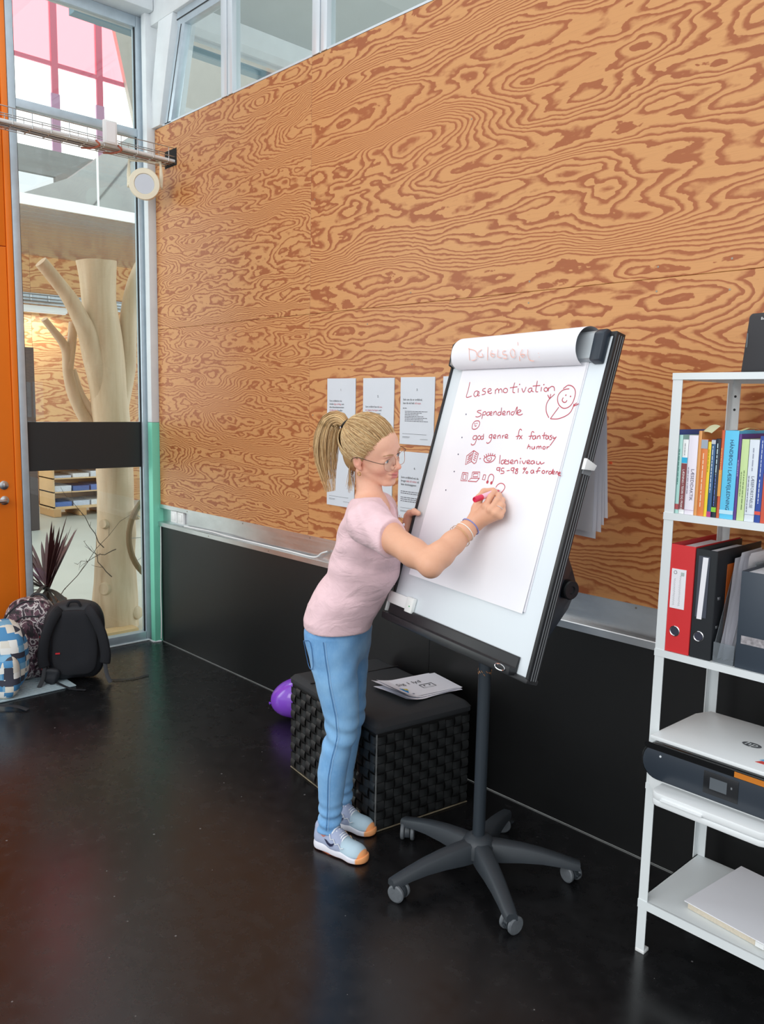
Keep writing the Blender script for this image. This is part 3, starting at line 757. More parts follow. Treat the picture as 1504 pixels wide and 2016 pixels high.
# ------------------------------------------------------------------ paper pad with handwriting
pd_ = empty('paper_pad', bp(0, 0.1, 0.004), label='large white paper pad with red handwriting clamped on the flip chart', cat='paper pad')
def sheet(nm, a0, a1, b0, b1, c, wav=0.0015, m=M_PAPER):
    return MB().grid(lambda u, v: bp(a0 + (a1 - a0) * u, b0 + (b1 - b0) * v, c + wav * (1 - v) * (0.6 * math.sin(u * 5 + 1) + 0.4 * math.sin(u * 11 + v * 6)) + 0.004 * (1 - v) ** 4), 24, 24)
bbox(MB(), -0.300, 0.294, -0.316, 0.42, 0.0006, 0.0035).build('pad_block', M_PAPER, pd_)
sh = sheet('front_sheet', -0.303, 0.290, -0.322, 0.42, 0.0048); sh.build('front_sheet', M_PAPER, pd_)
M_RED = mat('red_marker_ink', (190, 62, 78), 0.6); M_DOT = mat('dark_ink_dot', (70, 60, 90), 0.6); M_FAINT = mat('faint_orange_ink', (236, 176, 160), 0.6)
def csurf(u_a, b):
    u = (u_a + 0.303) / 0.593; v = (b + 0.322) / 0.742
    return 0.0048 + 0.0015 * (1 - v) * (0.6 * math.sin(u * 5 + 1) + 0.4 * math.sin(u * 11 + v * 6)) + 0.004 * (1 - v) ** 4
_lines = STROKES.split('\n'); _i = 0
for _nm, _n in (('heading_writing', 20), ('figure_sketch', 11), ('word_writing', 13), ('smiley_sketch', 2), ('word_writing', 3), ('word_writing', 7), ('word_writing', 4), ('word_writing', 11), ('word_writing', 9), ('book_sketch', 10), ('dash_mark', 1), ('eye_sketch', 8), ('word_writing', 13), ('number_writing', 8), ('word_writing', 3), ('word_writing', 8), ('tablet_sketch', 2), ('laptop_sketch', 3), ('phone_sketch', 1), ('headphone_sketch', 1), ('arc_sketch', 1)):
    hw = MB()
    for ln in _lines[_i:_i + _n]:
        st = ln[0] == '|'; pts = [tuple(int(x) * 1e-4 for x in q.split(',')) for q in ln.lstrip('|').split()]
        P3 = [bp(a, b, 0) for a, b in pts]
        if len(P3) > 2 and not st: P3 = catmull(P3, 5)
        P3 = [p + FN * (csurf((p - FB).dot(FR), (p - FB).dot(FU)) + 0.0009) for p in P3]
        hw.ribbon(P3, 0.0026, FN)
    hw.build(_nm, M_RED, pd_, smooth=0); _i += _n
def dots(m, s, r):
    for q in s.split():
        a, b = (int(x) * 1e-4 for x in q.split(',')); c = csurf(a, b) + 0.0009
        m.add([bp(a + r * math.cos(t), b + r * math.sin(t), c) for t in np.linspace(0, 2 * PI, 9)[:-1]], [tuple(range(8))])
for _q in DOTS.split(): hw = MB(); dots(hw, _q, 0.0024); hw.build('ink_dot', M_RED, pd_, smooth=0)
for _q in BLOBS.split(): hw = MB(); dots(hw, _q, 0.0056); hw.build('ink_blob', M_RED, pd_, smooth=0)
for _q in BULLETS.split(): bu = MB(); dots(bu, _q, 0.0026); bu.build('bullet_dot', M_DOT, pd_, smooth=0)
# flipped sheet rolled over the clamp
FLP = catmull([(0.44, -0.045, 0), (0.492, -0.040, 0), (0.512, -0.018, 0), (0.515, 0.012, 0), (0.500, 0.040, 0), (0.470, 0.056, 0), (0.435, 0.053, 0), (0.412, 0.038, 0), (0.402, 0.018, 0), (0.404, 0.007, 0)], 5)
def flap(u, v):
    t = v * (len(FLP) - 1); i = min(int(t), len(FLP) - 2); p = FLP[i].lerp(FLP[i + 1], t - i)
    w = 0.006 * (u - 0.5) * 2 * (p.y / 0.05) if p.y > 0 else 0
    return bp(-0.318 + 0.600 * u, p.x + w * 0.3, p.y + abs(w) * 0.2)
MB().grid(flap, 16, 40).build('flipped_sheet', M_PAPER, pd_, smooth=3.0)
ft = MB()
def flap_c(b):
    best = max((p.y for p, q in zip(FLP[:-1], FLP[1:]) if min(p.x, q.x) - 0.004 <= b <= max(p.x, q.x) + 0.004), default=0.05)
    return best
for ln in FLAP.split('\n'):
    pts = [tuple(int(x) * 1e-4 for x in q.split(',')) for q in ln.split()]
    P3 = [bp(a, b, 0) for a, b in pts]
    if len(P3) > 2: P3 = catmull(P3, 4)
    ft.ribbon([p + FN * (flap_c((p - FB).dot(FU)) + 0.0036) for p in P3], 0.0024, FN)
ft.build('faint_handwriting', M_FAINT, pd_, smooth=0)
# sheets hanging behind the board
for k in range(5):
    x0 = bp(-0.30, 0.44, -0.045); x1 = bp(0.286 + 0.004 * k, 0.44, -0.045)
    dn = 0.520 + 0.010 * ((k * 7) % 4) - 0.010 * k
    off = Vector((-0.02, 0.10, 0)).normalized() * (0.004 + 0.006 * k)
    def hang(u, v, k=k):
        top = x0.lerp(x1, u); s = v
        return top + off * (0.3 + 2.2 * s) + Vector((0, 0.02 * s, -dn * s + 0.01)) + FR * (0.004 * (k - 4) * s) + FN * (0.004 * math.sin(u * 7 + k * 2) * s)
    MB().grid(hang, 14, 14).build('hanging_sheet', M_PAPER, pd_, smooth=3.0)
tb = MB().obox(x1 + Vector((0.0, 0.06, -0.30)), (FR, (0, 0, 1), FN), (0.006, 0.004, 0.001)); tb.build('orange_mark', mat('orange_tab', (236, 96, 50), 0.6), pd_)

# ------------------------------------------------------------------ posters on the plywood
M_POST = mat('poster_paper', (214, 220, 228), 0.55, var=0.015)
M_INK = mat('black_print', (40, 42, 48), 0.6); M_INKR = mat('rose_print', (196, 96, 108), 0.6)
def poster(x0, x1, z0, z1, num, lines, label, tilt=0.0, small=(), start=0.62, nump=0.80, ts=0.0118):
    p = empty('poster', (x0, -0.002, z0), label=label, cat='poster', group='printed posters on the plywood')
    w, h = x1 - x0, z1 - z0
    def pt(a, b, c=0.0): return Vector((x0 + a * w - tilt * b * 0.0, -0.0012 - c, z0 + b * h))
    m = MB().grid(lambda u, v: pt(u, v, 0.0012 + 0.0012 * math.sin(u * 3.0 + v * 5) ** 2), 8, 8); m.build('sheet', M_POST, p)
    MB().box((x0, -0.0012, z0), (x1, -0.0002, z1)).build('backing', M_POST, p)
    def tx(s, a, b, sz, mm, al='LEFT'): text('print', s, sz, pt(a, b, 0.0034), (1, 0, 0), (0, 0, 1), mm, p, al)
    if num: tx(num, 0.5, nump, 0.014, M_INK, 'CENTER')
    b = start
    for ln in lines:
        a = 0.09
        for seg, mm in ln:
            me = text_mesh(seg, ts); wd = max((v.co.x for v in me.vertices), default=0.0)
            bpy.data.meshes.remove(me)
            tx(seg, a, b, ts, mm); a += (wd + ts * 0.28) / w
        b -= 0.052
    for i_, (a, bb_, sz, ln_) in enumerate(small): greeked('small_print', ln_ * w, sz, pt(a, bb_, 0.0034), (1, 0, 0), (0, 0, 1), mat('grey_small_print', (92, 92, 100), 0.6), p, i_ + 3)
    for bb_, a0, a1 in ((0.155, 0.09, 0.80), (0.085, 0.62, 0.84), (0.098, 0.09, 0.30), (0.112, 0.09, 0.32)):
        MB().add([pt(a0, bb_, 0.0034), pt(a1, bb_, 0.0034), pt(a1, bb_ + 0.0035, 0.0034), pt(a0, bb_ + 0.0035, 0.0034)], [(0, 1, 2, 3)]).build('rule', M_INK, p)
    return p
K, R_ = M_INK, M_INKR
poster(1.717, 1.928, 1.437, 1.732, '1.', [[('Som ordblind er du', K)], [('mindst', K), ('lige så klog', R_), ('som', K)], [('dine klassekammerater.', K)], [('Ordblindhed', R_), ('handler', K)], [('nemlig ikke om', K)], [('intelligens.', R_)]], 'leftmost upper white poster with numeral 1 on the plywood wall')
poster(1.982, 2.193, 1.437, 1.732, '2.', [[('Som ordblind kan du', K), ('løse', R_)], [('en opgave hurtigere', R_), ('end', K)], [('dine klassekammerater,', K)], [('hvis du lærer dine', K)], [('hjælpemidler', R_), ('at kende.', K)]], 'upper poster with numeral 2 directly above the woman\'s head', start=0.54, nump=0.70, ts=0.0112)
sm3 = [(0.09, 0.535, 0.0050, 0.11)] + [(0.15, 0.49 - 0.024 * i, 0.0042, w_) for i, w_ in enumerate((0.66, 0.50, 0.40, 0.55, 0.66, 0.54, 0.70))]
poster(2.234, 2.444, 1.437, 1.734, '3.', [[('Selv om du er ordblind,', K)], [('kan du nå helt', K), ('til tops.', R_)]], 'upper poster with numeral 3 and a small list, right of the woman\'s head', small=sm3, start=0.655, ts=0.0125)
poster(2.492, 2.702, 1.437, 1.736, '4.', [], 'upper poster mostly hidden behind the left rail of the flip chart')
poster(1.722, 1.930, 1.108, 1.405, '', [], 'lower left poster hidden behind the blonde ponytail')
poster(1.982, 2.192, 1.104, 1.404, '', [], 'lower middle poster hidden behind the woman\'s neck and shoulder')
sm6 = [(0.09, b_, 0.0052, w_) for b_, w_ in ((0.40, 0.78), (0.372, 0.70), (0.31, 0.74), (0.282, 0.76), (0.254, 0.72))]
poster(2.232, 2.440, 1.102, 1.404, '6.', [[('Som ordblind må du', K)], [('bruge', K), ('tale til tekst', R_), ('til', K)], [('løse skoleopgaver.', K)]], 'lower poster with numeral 6 between the woman\'s face and the flip chart', small=sm6, start=0.60, nump=0.745, ts=0.0135)
# ================================================================== BOOKSHELF
SX0, SX1, SYF, SYB = 3.775, 4.455, -0.47, -0.10
M_SHELF = mat('white_steel_shelf', (226, 232, 234), 0.4)
bs = empty('bookshelf', ((SX0 + SX1) / 2, (SYF + SYB) / 2, 0), label='white metal open bookshelf against the plywood wall', cat='bookshelf')
def lpost(x, y, sx, sy):
    m = MB(); t = 0.0025; w = 0.028
    m.prism([(x, y, 0.0), (x + sx * w, y, 0.0), (x + sx * w, y + sy * t, 0.0), (x + sx * t, y + sy * t, 0.0), (x + sx * t, y + sy * w, 0.0), (x, y + sy * w, 0.0)], (0, 0, 1.714))
    p = m.build('post', M_SHELF, bs)
    MB().box((min(x, x + sx * w) - 0.001, min(y, y + sy * w) - 0.001, 0), (max(x, x + sx * w) + 0.001, max(y, y + sy * w) + 0.001, 0.012)).build('post_foot', M_WHITE, p, bevel=0.003)
    for z in ((1.62, 1.66) if sy < 0 else ()):
        MB().lathe([(0.004, 0), (0.004, 0.0006)], (x + sx * 0.014, y + (0.0 if sy > 0 else -0.0026), z), (0, -1, 0), 8).build('bolt_hole', M_DARK, p)
lpost(SX0, SYF, 1, 1); lpost(SX1, SYF, -1, 1); lpost(SX0, SYB, 1, -1); lpost(SX1, SYB, -1, -1)
for z, h in ((1.7165, 0.018), (1.3325, 0.020), (0.939, 0.020), (0.534, 0.018), (0.1685, 0.026)):
    m = MB().box((SX0 + 0.003, SYF + 0.003, z - 0.004), (SX1 - 0.003, SYB - 0.003, z))
    for lo, hi in (((SX0 - 0.001, SYF - 0.002, z - h), (SX1 + 0.001, SYF + 0.004, z)), ((SX0 + 0.003, SYB - 0.004, z - h), (SX1 - 0.003, SYB, z)),
                   ((SX0 + 0.003, SYF, z - h), (SX0 + 0.006, SYB, z)), ((SX1 - 0.006, SYF, z - h), (SX1 - 0.003, SYB, z))): m.box(lo, hi)
    m.build('shelf', M_SHELF, bs)
# ------------------------------------------------------------------ books
Z2 = 1.3327
M_PAGES = mat('book_pages', (232, 226, 210), 0.8)
def book(x0, x1, top, rgb, label, lines=(), depth=0.165, yf=-0.463, blocks=(), lean=0.0):
    z0, z1 = Z2, top
    b = empty('book', ((x0 + x1) / 2, yf, z0), label=label, cat='book', group='books on the second shelf')
    nm = 'cover_%d_%d_%d' % rgb
    cm = mat(nm, rgb, 0.4)
    m = MB(); t = 0.0014
    m.box((x0, yf + 0.001, z0), (x0 + t, yf + depth, z1)); m.box((x1 - t, yf + 0.001, z0), (x1, yf + depth, z1))
    n = 7
    arc = [(x0 + (x1 - x0) * i / (n - 1), yf - 0.0016 * math.sin(PI * i / (n - 1))) for i in range(n)]
    m.prism([(x, y, z0) for x, y in arc] + [(x1, yf + 0.002, z0), (x0, yf + 0.002, z0)], (0, 0, z1 - z0))
    m.build('cover', cm, b)
    MB().box((x0 + t, yf + 0.003, z0 + 0.002), (x1 - t, yf + depth - 0.003, z1 - 0.003)).build('pages', M_PAGES, b)
    for f0, f1, c in blocks:
        MB().box((x0 - 0.0001, yf - 0.0021, z0 + f0 * (z1 - z0)), (x1 + 0.0001, yf - 0.0014, z0 + f1 * (z1 - z0))).build('spine_block', mat('print_%d_%d_%d' % c, c, 0.45), b)
    for s, f, sz, c, dx in lines:
        if s[0] == '~':
            greeked('spine_print', float(s[1:]) * (z1 - z0), sz * 0.55, ((x0 + x1) / 2 + dx - sz * 0.25, yf - 0.0024, z0 + f * (z1 - z0)), (0, 0, -1), (1, 0, 0), mat('print_%d_%d_%d' % c, c, 0.5), b, int(x0 * 1e4)); continue
        text('spine_title', s, sz, ((x0 + x1) / 2 + dx - sz * 0.34, yf - 0.0024, z0 + f * (z1 - z0)), (0, 0, -1), (1, 0, 0), mat('print_%d_%d_%d' % c, c, 0.5), b)
    return b
WH, BK, NV = (245, 245, 245), (60, 60, 66), (40, 50, 90)
book(3.7905, 3.7990, 1.563, (62, 92, 168), 'thin tall blue paperback at the far left of the row', [('~0.35', 0.95, 0.006, WH, 0)], 0.21, blocks=((0.0, 0.28, (160, 180, 226)),))
book(3.7997, 3.8125, 1.549, (172, 216, 208), 'mint green paperback second from the left', [('~0.45', 0.82, 0.0065, (70, 130, 120), 0)], blocks=((0.05, 0.12, (176, 80, 84)),))
book(3.8135, 3.8290, 1.537, (240, 243, 244), 'white paperback with a maroon lower spine and cyan square', [('LÆSNING I TEORI OG PRAKSIS', 0.60, 0.0085, WH, 0), ('~0.16', 0.95, 0.005, (130, 130, 140), 0)], blocks=((0.06, 0.68, (134, 62, 66)), (0.685, 0.76, (36, 176, 222))))
book(3.8300, 3.8560, 1.549, (240, 234, 246), 'thick white paperback titled Læsedidaktik', [('LÆSEDIDAKTIK', 0.58, 0.0125, (92, 82, 104), 0.004), ('~0.35', 0.60, 0.0055, (130, 120, 140), -0.008)], blocks=((0.055, 0.06, (190, 160, 190)),))
book(3.8567, 3.8655, 1.562, (226, 160, 96), 'tall thin tan folder behind the orange book', (), 0.21)
book(3.8662, 3.8840, 1.540, (228, 130, 66), 'orange paperback with a grey picture at the top', [('~0.7', 0.82, 0.0085, (246, 220, 190), 0)], blocks=((0.88, 0.995, (160, 172, 186)),))
book(3.8846, 3.8932, 1.534, (244, 214, 52), 'slim yellow paperback beside the orange one', [('~0.3', 0.9, 0.005, (150, 120, 20), 0)])
book(3.8940, 3.9050, 1.540, (48, 92, 138), 'petrol blue paperback with a magenta foot', [('~0.6', 0.92, 0.0066, (224, 232, 240), 0)], blocks=((0.0, 0.07, (188, 70, 130)), (0.945, 0.995, (196, 200, 206))))
book(3.9058, 3.9185, 1.543, (30, 40, 58), 'dark navy paperback with a lime square near its foot', [('~0.4', 0.94, 0.0085, (196, 220, 224), 0), ('~0.4', 0.55, 0.006, (110, 140, 220), 0)], blocks=((0.07, 0.13, (140, 206, 60)),))
book(3.9196, 3.9275, 1.566, (208, 96, 58), 'thin red and orange booklet left of the cyan volume', [('~0.3', 0.8, 0.005, (246, 200, 120), 0)], 0.21, blocks=((0.25, 0.55, (226, 160, 70)),))
book(3.9282, 3.9647, 1.566, (96, 200, 240), 'thick cyan handbook, the widest spine of the row', [('HÅNDBOG I LÆSEVEJLEDNING', 0.90, 0.0135, (38, 70, 104), 0.002)], 0.18, blocks=((0.055, 0.10, (190, 232, 248)),))
book(3.9656, 3.9728, 1.558, (94, 62, 140), 'thin purple booklet right of the cyan handbook', [('~0.2', 0.7, 0.0045, (200, 180, 230), 0)])
book(3.9740, 3.9928, 1.545, (200, 224, 160), 'pale green paperback beside the purple booklet', [('~0.5', 0.62, 0.006, (96, 120, 80), 0.003), ('~0.3', 0.60, 0.005, (96, 120, 80), -0.004)])
book(3.9942, 4.0190, 1.545, (222, 230, 240), 'pale grey paperback titled Læseforståelse', [('LÆSEFORSTÅELSE', 0.56, 0.0105, (86, 88, 110), 0.003), ('~0.45', 0.56, 0.0050, (86, 88, 110), -0.007), ('~0.28', 0.9, 0.008, (150, 156, 176), 0)], blocks=((0.085, 0.09, (160, 170, 190)),))
book(4.0205, 4.0350, 1.555, (40, 72, 158), 'royal blue paperback with a red mark near its foot', [('~0.42', 0.95, 0.0060, (210, 220, 240), 0), ('~0.28', 0.5, 0.0060, (236, 240, 250), 0)], blocks=((0.09, 0.13, (226, 84, 70)),))
book(4.0365, 4.0600, 1.540, (224, 150, 84), 'orange brown paperback at the right edge of the picture', [('~0.25', 0.9, 0.010, (120, 60, 30), 0)], blocks=((0.0, 0.62, (206, 84, 60)),))
nt = empty('sticky_notes', (3.862, -0.40, 1.563), label='pale yellow sticky note sticking out above the tan folder', cat='sticky note')
MB().grid(lambda u, v: V3(3.8575 + 0.03 * u, -0.455 + 0.05 * v, 1.556 + 0.019 * v + 0.004 * math.sin(u * 3)), 6, 6).build('note', mat('pale_yellow_paper', (226, 226, 186), 0.7), nt)
nt2 = MB().tube([(3.955, -0.44, 1.565), (3.965, -0.41, 1.573), (3.978, -0.38, 1.570)], [(0.006, 0.0005)] * 3, 6).build('bookmark_ribbon', mat('straw_ribbon', (232, 224, 160), 0.6))
tag(nt2, 'straw coloured paper strip sticking out above the cyan handbook', 'bookmark')

# ------------------------------------------------------------------ ring binders and files on the third shelf
Z3 = 0.9392
def binder(x0, x1, z1, rgb, label, name='ring_binder', lean=0.0, yf=-0.467, depth=0.285):
    b = empty(name, ((x0 + x1) / 2, yf, Z3), label=label, cat='binder', group='ring binders on the third shelf')
    m = mat('binder_%d_%d_%d' % rgb, rgb, 0.42, bump=0.05, bscale=300)
    t = 0.003
    def sh(z): return lean * (z - Z3)
    def slab(xa, xb, ya, yb, nm, zz1=z1, mm=m):
        MB().prism([(xa, ya, Z3), (xb, ya, Z3), (xb, yb, Z3), (xa, yb, Z3)], (sh(zz1), 0, zz1 - Z3)).build(nm, mm, b, bevel=0.0012, segs=1)
    slab(x0, x1, yf, yf + t, 'spine'); slab(x0, x0 + t, yf + t, yf + depth, 'cover'); slab(x1 - t, x1, yf + t, yf + depth, 'cover')
    slab(x0 + 0.008, x1 - 0.014, yf + 0.02, yf + depth - 0.05, 'papers', z1 - 0.012, M_PAPER)
    cx = (x0 + x1) / 2; zc = Z3 + 0.062; c = V3(cx - 0.006 + sh(zc), yf - 0.0006, zc)
    rg = MB().tube([c + V3(0.0135 * math.cos(t_), 0, 0.0135 * math.sin(t_)) for t_ in np.linspace(0, 2 * PI, 21)[:-1]], 0.0018, 6, closed=True).build('finger_ring', M_CHROME, b)
    MB().lathe([(0.0128, 0), (0.0128, 0.0008)], c, (0, -1, 0), 20).build('finger_hole', mat('binder_hole', (48, 50, 66), 0.6), b)
    return b, sh
rb, sh = binder(3.797, 3.872, 1.246, (214, 48, 52), 'red lever arch binder with a handwritten white label')
MB().box((3.809, -0.4688, 1.066), (3.851, -0.4672, 1.178)).build('spine_label', M_PAPER, rb)
for x_, n_l, sd_l in ((3.822, 30, 2), (3.838, 34, 5)):
    rl = random.Random(sd_l); MB().tube([(x_ - (0.0 if i % 2 else 0.0042 + 0.0016 * rl.random()), -0.4691, 1.074 + i * 0.0026 + 0.001 * rl.random()) for i in range(n_l)], 0.00032, 4).build('handwriting', mat('pencil_grey', (96, 100, 106), 0.7), rb)
MB().tube([(3.820 + 0.0045 * math.cos(t), -0.4692, 1.168 + 0.0045 * math.sin(t)) for t in np.linspace(0, 2 * PI, 13)[:-1]], 0.0005, 4, closed=True).build('label_smiley', M_INK, rb)
MB().box((3.836, -0.4692, 1.160), (3.846, -0.4689, 1.170)).build('label_sketch', mat('pale_pencil', (176, 190, 188), 0.6), rb)
kb, sh = binder(3.8745, 3.9335, 1.243, (26, 30, 35), 'black lever arch binder beside the red one, with a white spine strip')
MB().box((3.884, -0.4688, 1.055), (3.915, -0.4672, 1.225)).build('label_pocket', mat('smoky_pocket', (70, 74, 86), 0.3), kb)
MB().prism([(3.889, -0.4692, 1.050), (3.903, -0.4692, 1.050), (3.911, -0.4692, 1.222), (3.896, -0.4692, 1.222)], (0, 0.0006, 0)).build('spine_strip', M_PAPER, kb)
MB().box((3.9336, -0.40, 1.00), (3.9345, -0.22, 1.20)).build('orange_sticker', mat('burnt_orange_card', (206, 104, 36), 0.5), kb)
for z in (1.11, 1.03):
    MB().box((3.9335, -0.446, z - 0.004), (3.9348, -0.432, z + 0.004)).build('lever_slot', M_SATIN, kb, bevel=0.0006)
# clear magazine file with papers
mf = empty('magazine_file', (3.965, -0.46, Z3), label='clear plastic magazine file stuffed with loose white papers', cat='magazine file')
M_CLEAR = mat('clear_plastic', (206, 214, 220), 0.15, trans=0.85, ior=1.2)
xa, xb = 3.9385, 3.995
prof = [(-0.46, 0.0), (-0.22, 0.0), (-0.22, 0.27), (-0.36, 0.27), (-0.455, 0.05)]
for x in (xa, xb - 0.0015):
    MB().prism([(x, y, Z3 + z) for y, z in prof], (0.0015, 0, 0)).build('side_wall', M_CLEAR, mf)
MB().box((xa, -0.46, Z3), (xb, -0.22, Z3 + 0.0015)).build('bottom', M_CLEAR, mf)
MB().box((xa, -0.461, Z3), (xb, -0.4595, Z3 + 0.055)).build('front_lip', M_CLEAR, mf)
for k in range(9):
    x = xa + 0.006 + k * 0.0052
    o = MB().grid(lambda u, v, x=x, k=k: V3(x + 0.006 * v * math.sin(k * 1.3) + 0.004 * (1 - u) * math.sin(v * 4 + k), -0.448 + 0.009 * (k % 3) + 0.215 * u + (1 - u) * 0.075 * v, Z3 + 0.004 + v * (0.272 + 0.006 * (k % 4))), 8, 8).build('loose_paper', M_PAPER)
    tag(o, 'loose white sheet standing in the clear magazine file', 'paper', 'papers in the clear magazine file')
gf = empty('file_box', (4.05, -0.46, Z3), label='dark slate magazine box at the right edge of the third shelf', cat='magazine file')
M_SLATE = mat('slate_card', (52, 62, 74), 0.5)
MB().box((4.000, -0.464, Z3), (4.085, -0.461, Z3 + 0.262)).build('front_panel', M_SLATE, gf, bevel=0.001)
MB().box((4.000, -0.461, Z3), (4.003, -0.21, Z3 + 0.262)).build('side_panel', M_SLATE, gf)
MB().box((4.082, -0.461, Z3), (4.085, -0.21, Z3 + 0.262)).build('side_panel', M_SLATE, gf)
MB().box((4.003, -0.455, Z3), (4.082, -0.22, Z3 + 0.255)).build('contents', M_PAPER, gf)
MB().box((4.012, -0.4646, Z3 + 0.068), (4.075, -0.4639, Z3 + 0.090)).build('photo_strip', mat('faded_photo_strip', (150, 146, 150), 0.5, var=0.5, vscale=90), gf)

# ------------------------------------------------------------------ box on top
pb = empty('projector', (4.05, -0.28, 1.7165), label='black projector case standing on top of the bookshelf', cat='projector')
MB().prism([(3.893, -0.32, 1.722), (3.905, -0.32, 1.872), (3.911, -0.32, 1.880), (4.25, -0.32, 1.892), (4.26, -0.32, 1.722)], (0, 0.17, 0)).build('body', mat('matt_charcoal', (46, 46, 50), 0.55), pb, bevel=0.004)
MB().box((3.90, -0.322, 1.717), (4.26, -0.15, 1.724)).build('base_foot', M_DARK, pb)
text('logo', 'Bo', 0.010, (3.938, -0.3212, 1.862), (1, 0, 0), (0, 0, 1), M_WHITE, pb)
MB().box((3.903, -0.3210, 1.790), (3.907, -0.3196, 1.828)).build('side_latch', mat('latch_grey', (84, 88, 92), 0.4), pb)

# ------------------------------------------------------------------ printer
pr = empty('printer', (4.02, -0.4, 0.5345), label='white and slate inkjet printer on the fourth shelf', cat='printer')
PW0, PW1 = 3.800, 4.245
M_PRW = mat('printer_white', (232, 236, 238), 0.35); M_PRB = mat('printer_slate', (44, 52, 62), 0.3)
M_PRK = mat('printer_gloss_black', (10, 11, 13), 0.1)
def rrect(x0, x1, z0, z1, r, y, n=6, corners=(1, 1, 1, 1)):
    out = []
    for (cx, cz, a0), on in zip(((x0 + r, z0 + r, PI), (x1 - r, z0 + r, 1.5 * PI), (x1 - r, z1 - r, 0), (x0 + r, z1 - r, 0.5 * PI)), corners):
        if on:
            for k in range(n + 1): t = a0 + k * PI / 2 / n; out.append((cx + r * math.cos(t), y, cz + r * math.sin(t)))
        else:
            t = a0 + PI / 4; out.append((cx + r * (1 if math.cos(t) > 0 else -1), y, cz + r * (1 if math.sin(t) > 0 else -1)))
    return out
MB().prism([(PW0, -0.514, 0.688), (PW1, -0.514, 0.688), (PW1, -0.255, 0.688), (PW1 - 0.02, -0.20, 0.688), (PW0 + 0.03, -0.20, 0.688), (PW0 + 0.008, -0.255, 0.688)], (0, 0, 0.0125)).build('scanner_lid', M_PRW, pr, bevel=0.003)
MB().box((PW0 + 0.006, -0.505, 0.590), (PW1 - 0.006, -0.19, 0.688)).build('body', M_PRW, pr, bevel=0.01)
MB().prism(rrect(PW0 + 0.006, PW1 - 0.006, 0.5345, 0.62, 0.03, -0.515, corners=(1, 1, 0, 0)), (0, 0.30, 0)).build('lower_body', M_PRW, pr, bevel=0.002)
MB().prism(rrect(PW0 - 0.012, PW1 + 0.012, 0.583, 0.690, 0.050, -0.532), (0, 0.035, 0)).build('front_bezel', M_PRK, pr, bevel=0.003)
MB().prism(rrect(PW0 - 0.006, PW1 + 0.006, 0.586, 0.684, 0.046, -0.5345), (0, 0.004, 0)).build('front_panel', M_PRB, pr, bevel=0.001)
MB().prism(rrect(PW0 - 0.004, PW1 + 0.004, 0.670, 0.688, 0.008, -0.5352), (0, 0.002, 0)).build('gloss_strip', M_PRK, pr)
MB().box((3.972, -0.5360, 0.600), (4.066, -0.5340, 0.662)).build('screen_bezel', mat('screen_bezel', (26, 28, 32), 0.25), pr, bevel=0.0008)
MB().box((3.990, -0.5368, 0.616), (4.036, -0.5355, 0.648)).build('screen', mat('idle_screen', (92, 98, 104), 0.2), pr)
MB().box((4.046, -0.5364, 0.634), (4.050, -0.5358, 0.640)).build('home_icon', mat('icon_grey', (120, 124, 128), 0.4), pr)
MB().lathe([(0.0032, 0), (0.003, 0.0012)], (3.846, -0.5345, 0.656), (0, -1, 0), 12).build('power_button', mat('power_led', (220, 224, 228), 0.3), pr)
# paper tray
ty = [(3.846, -0.505), (3.846, -0.562), (3.852, -0.577), (3.868, -0.584), (4.146, -0.584), (4.162, -0.577), (4.168, -0.562), (4.168, -0.505)]
MB().prism([(x, y, 0.553) for x, y in ty], (0, 0, 0.020)).build('output_tray', M_PRW, pr, bevel=0.003)
MB().prism([(x, y, 0.5345) for x, y in ty], (0, 0, 0.018)).build('paper_tray', M_PRW, pr, bevel=0.004)
MB().box((3.880, -0.592, 0.555), (3.998, -0.560, 0.561)).build('tray_flap', M_PRW, pr, bevel=0.0015)
# logo: an ellipse ring with slanted letters, on the lid
lc = V3(4.024, -0.364, 0.7012)
MB().add([lc + V3(0.026 * math.cos(t), 0.017 * math.sin(t), 0) for t in np.linspace(0, 2 * PI, 33)[:-1]], [tuple(range(32))]).build('logo', mat('logo_grey', (84, 90, 96), 0.4), pr)
text('logo_letters', 'hp', 0.036, lc + V3(0, 0.002, 0.0003), (0.98, 0.0, 0), (0.15, 1, 0), M_PRW, pr, 'CENTER', 'CENTER')
for k, c in enumerate(((222, 78, 70), (86, 172, 222))):
    MB().prism([(4.075 + 0.004 * k, -0.468 + 0.02 * k, 0.7008), (4.12, -0.468 + 0.02 * k, 0.7008), (4.12, -0.450 + 0.02 * k, 0.7008), (4.086 + 0.004 * k, -0.450 + 0.02 * k, 0.7008)], (0, 0, 0.0004)).build('sticker', mat('sticker_%d' % k, c, 0.4), pr)
MB().box((4.052, -0.5358, 0.671), (4.16, -0.5352, 0.686)).build('amber_film', mat('amber_film', (200, 120, 40), 0.3), pr)

# ------------------------------------------------------------------ bottom shelf: pile of papers, cable
Zb = 0.1687
pf = empty('paper_file', (4.0, -0.29, Zb), label='white paper folder lying on the bottom shelf', cat='folder')
ang = math.radians(-6); ex = V3(math.cos(ang), math.sin(ang), 0); ey = V3(-ex.y, ex.x, 0); pc = V3(4.035, -0.272, 0)
MB().obox(pc + V3(0, 0, Zb + 0.011), (ex, ey, (0, 0, 1)), (0.122, 0.150, 0.010)).build('paper_block', mat('kraft_edges', (206, 196, 178), 0.8, var=0.1, vscale=200), pf, bevel=0.001)
MB().obox(pc + V3(0, 0, Zb + 0.0225), (ex, ey, (0, 0, 1)), (0.130, 0.156, 0.0012)).build('cover_sheet', M_PAPER, pf)
MB().obox(pc + ex * 0.10 + ey * (-0.158) + V3(0, 0, Zb + 0.015), (ex, ey, (0, 0, 1)), (0.012, 0.002, 0.007)).build('folded_flap', M_WHITE, pf)
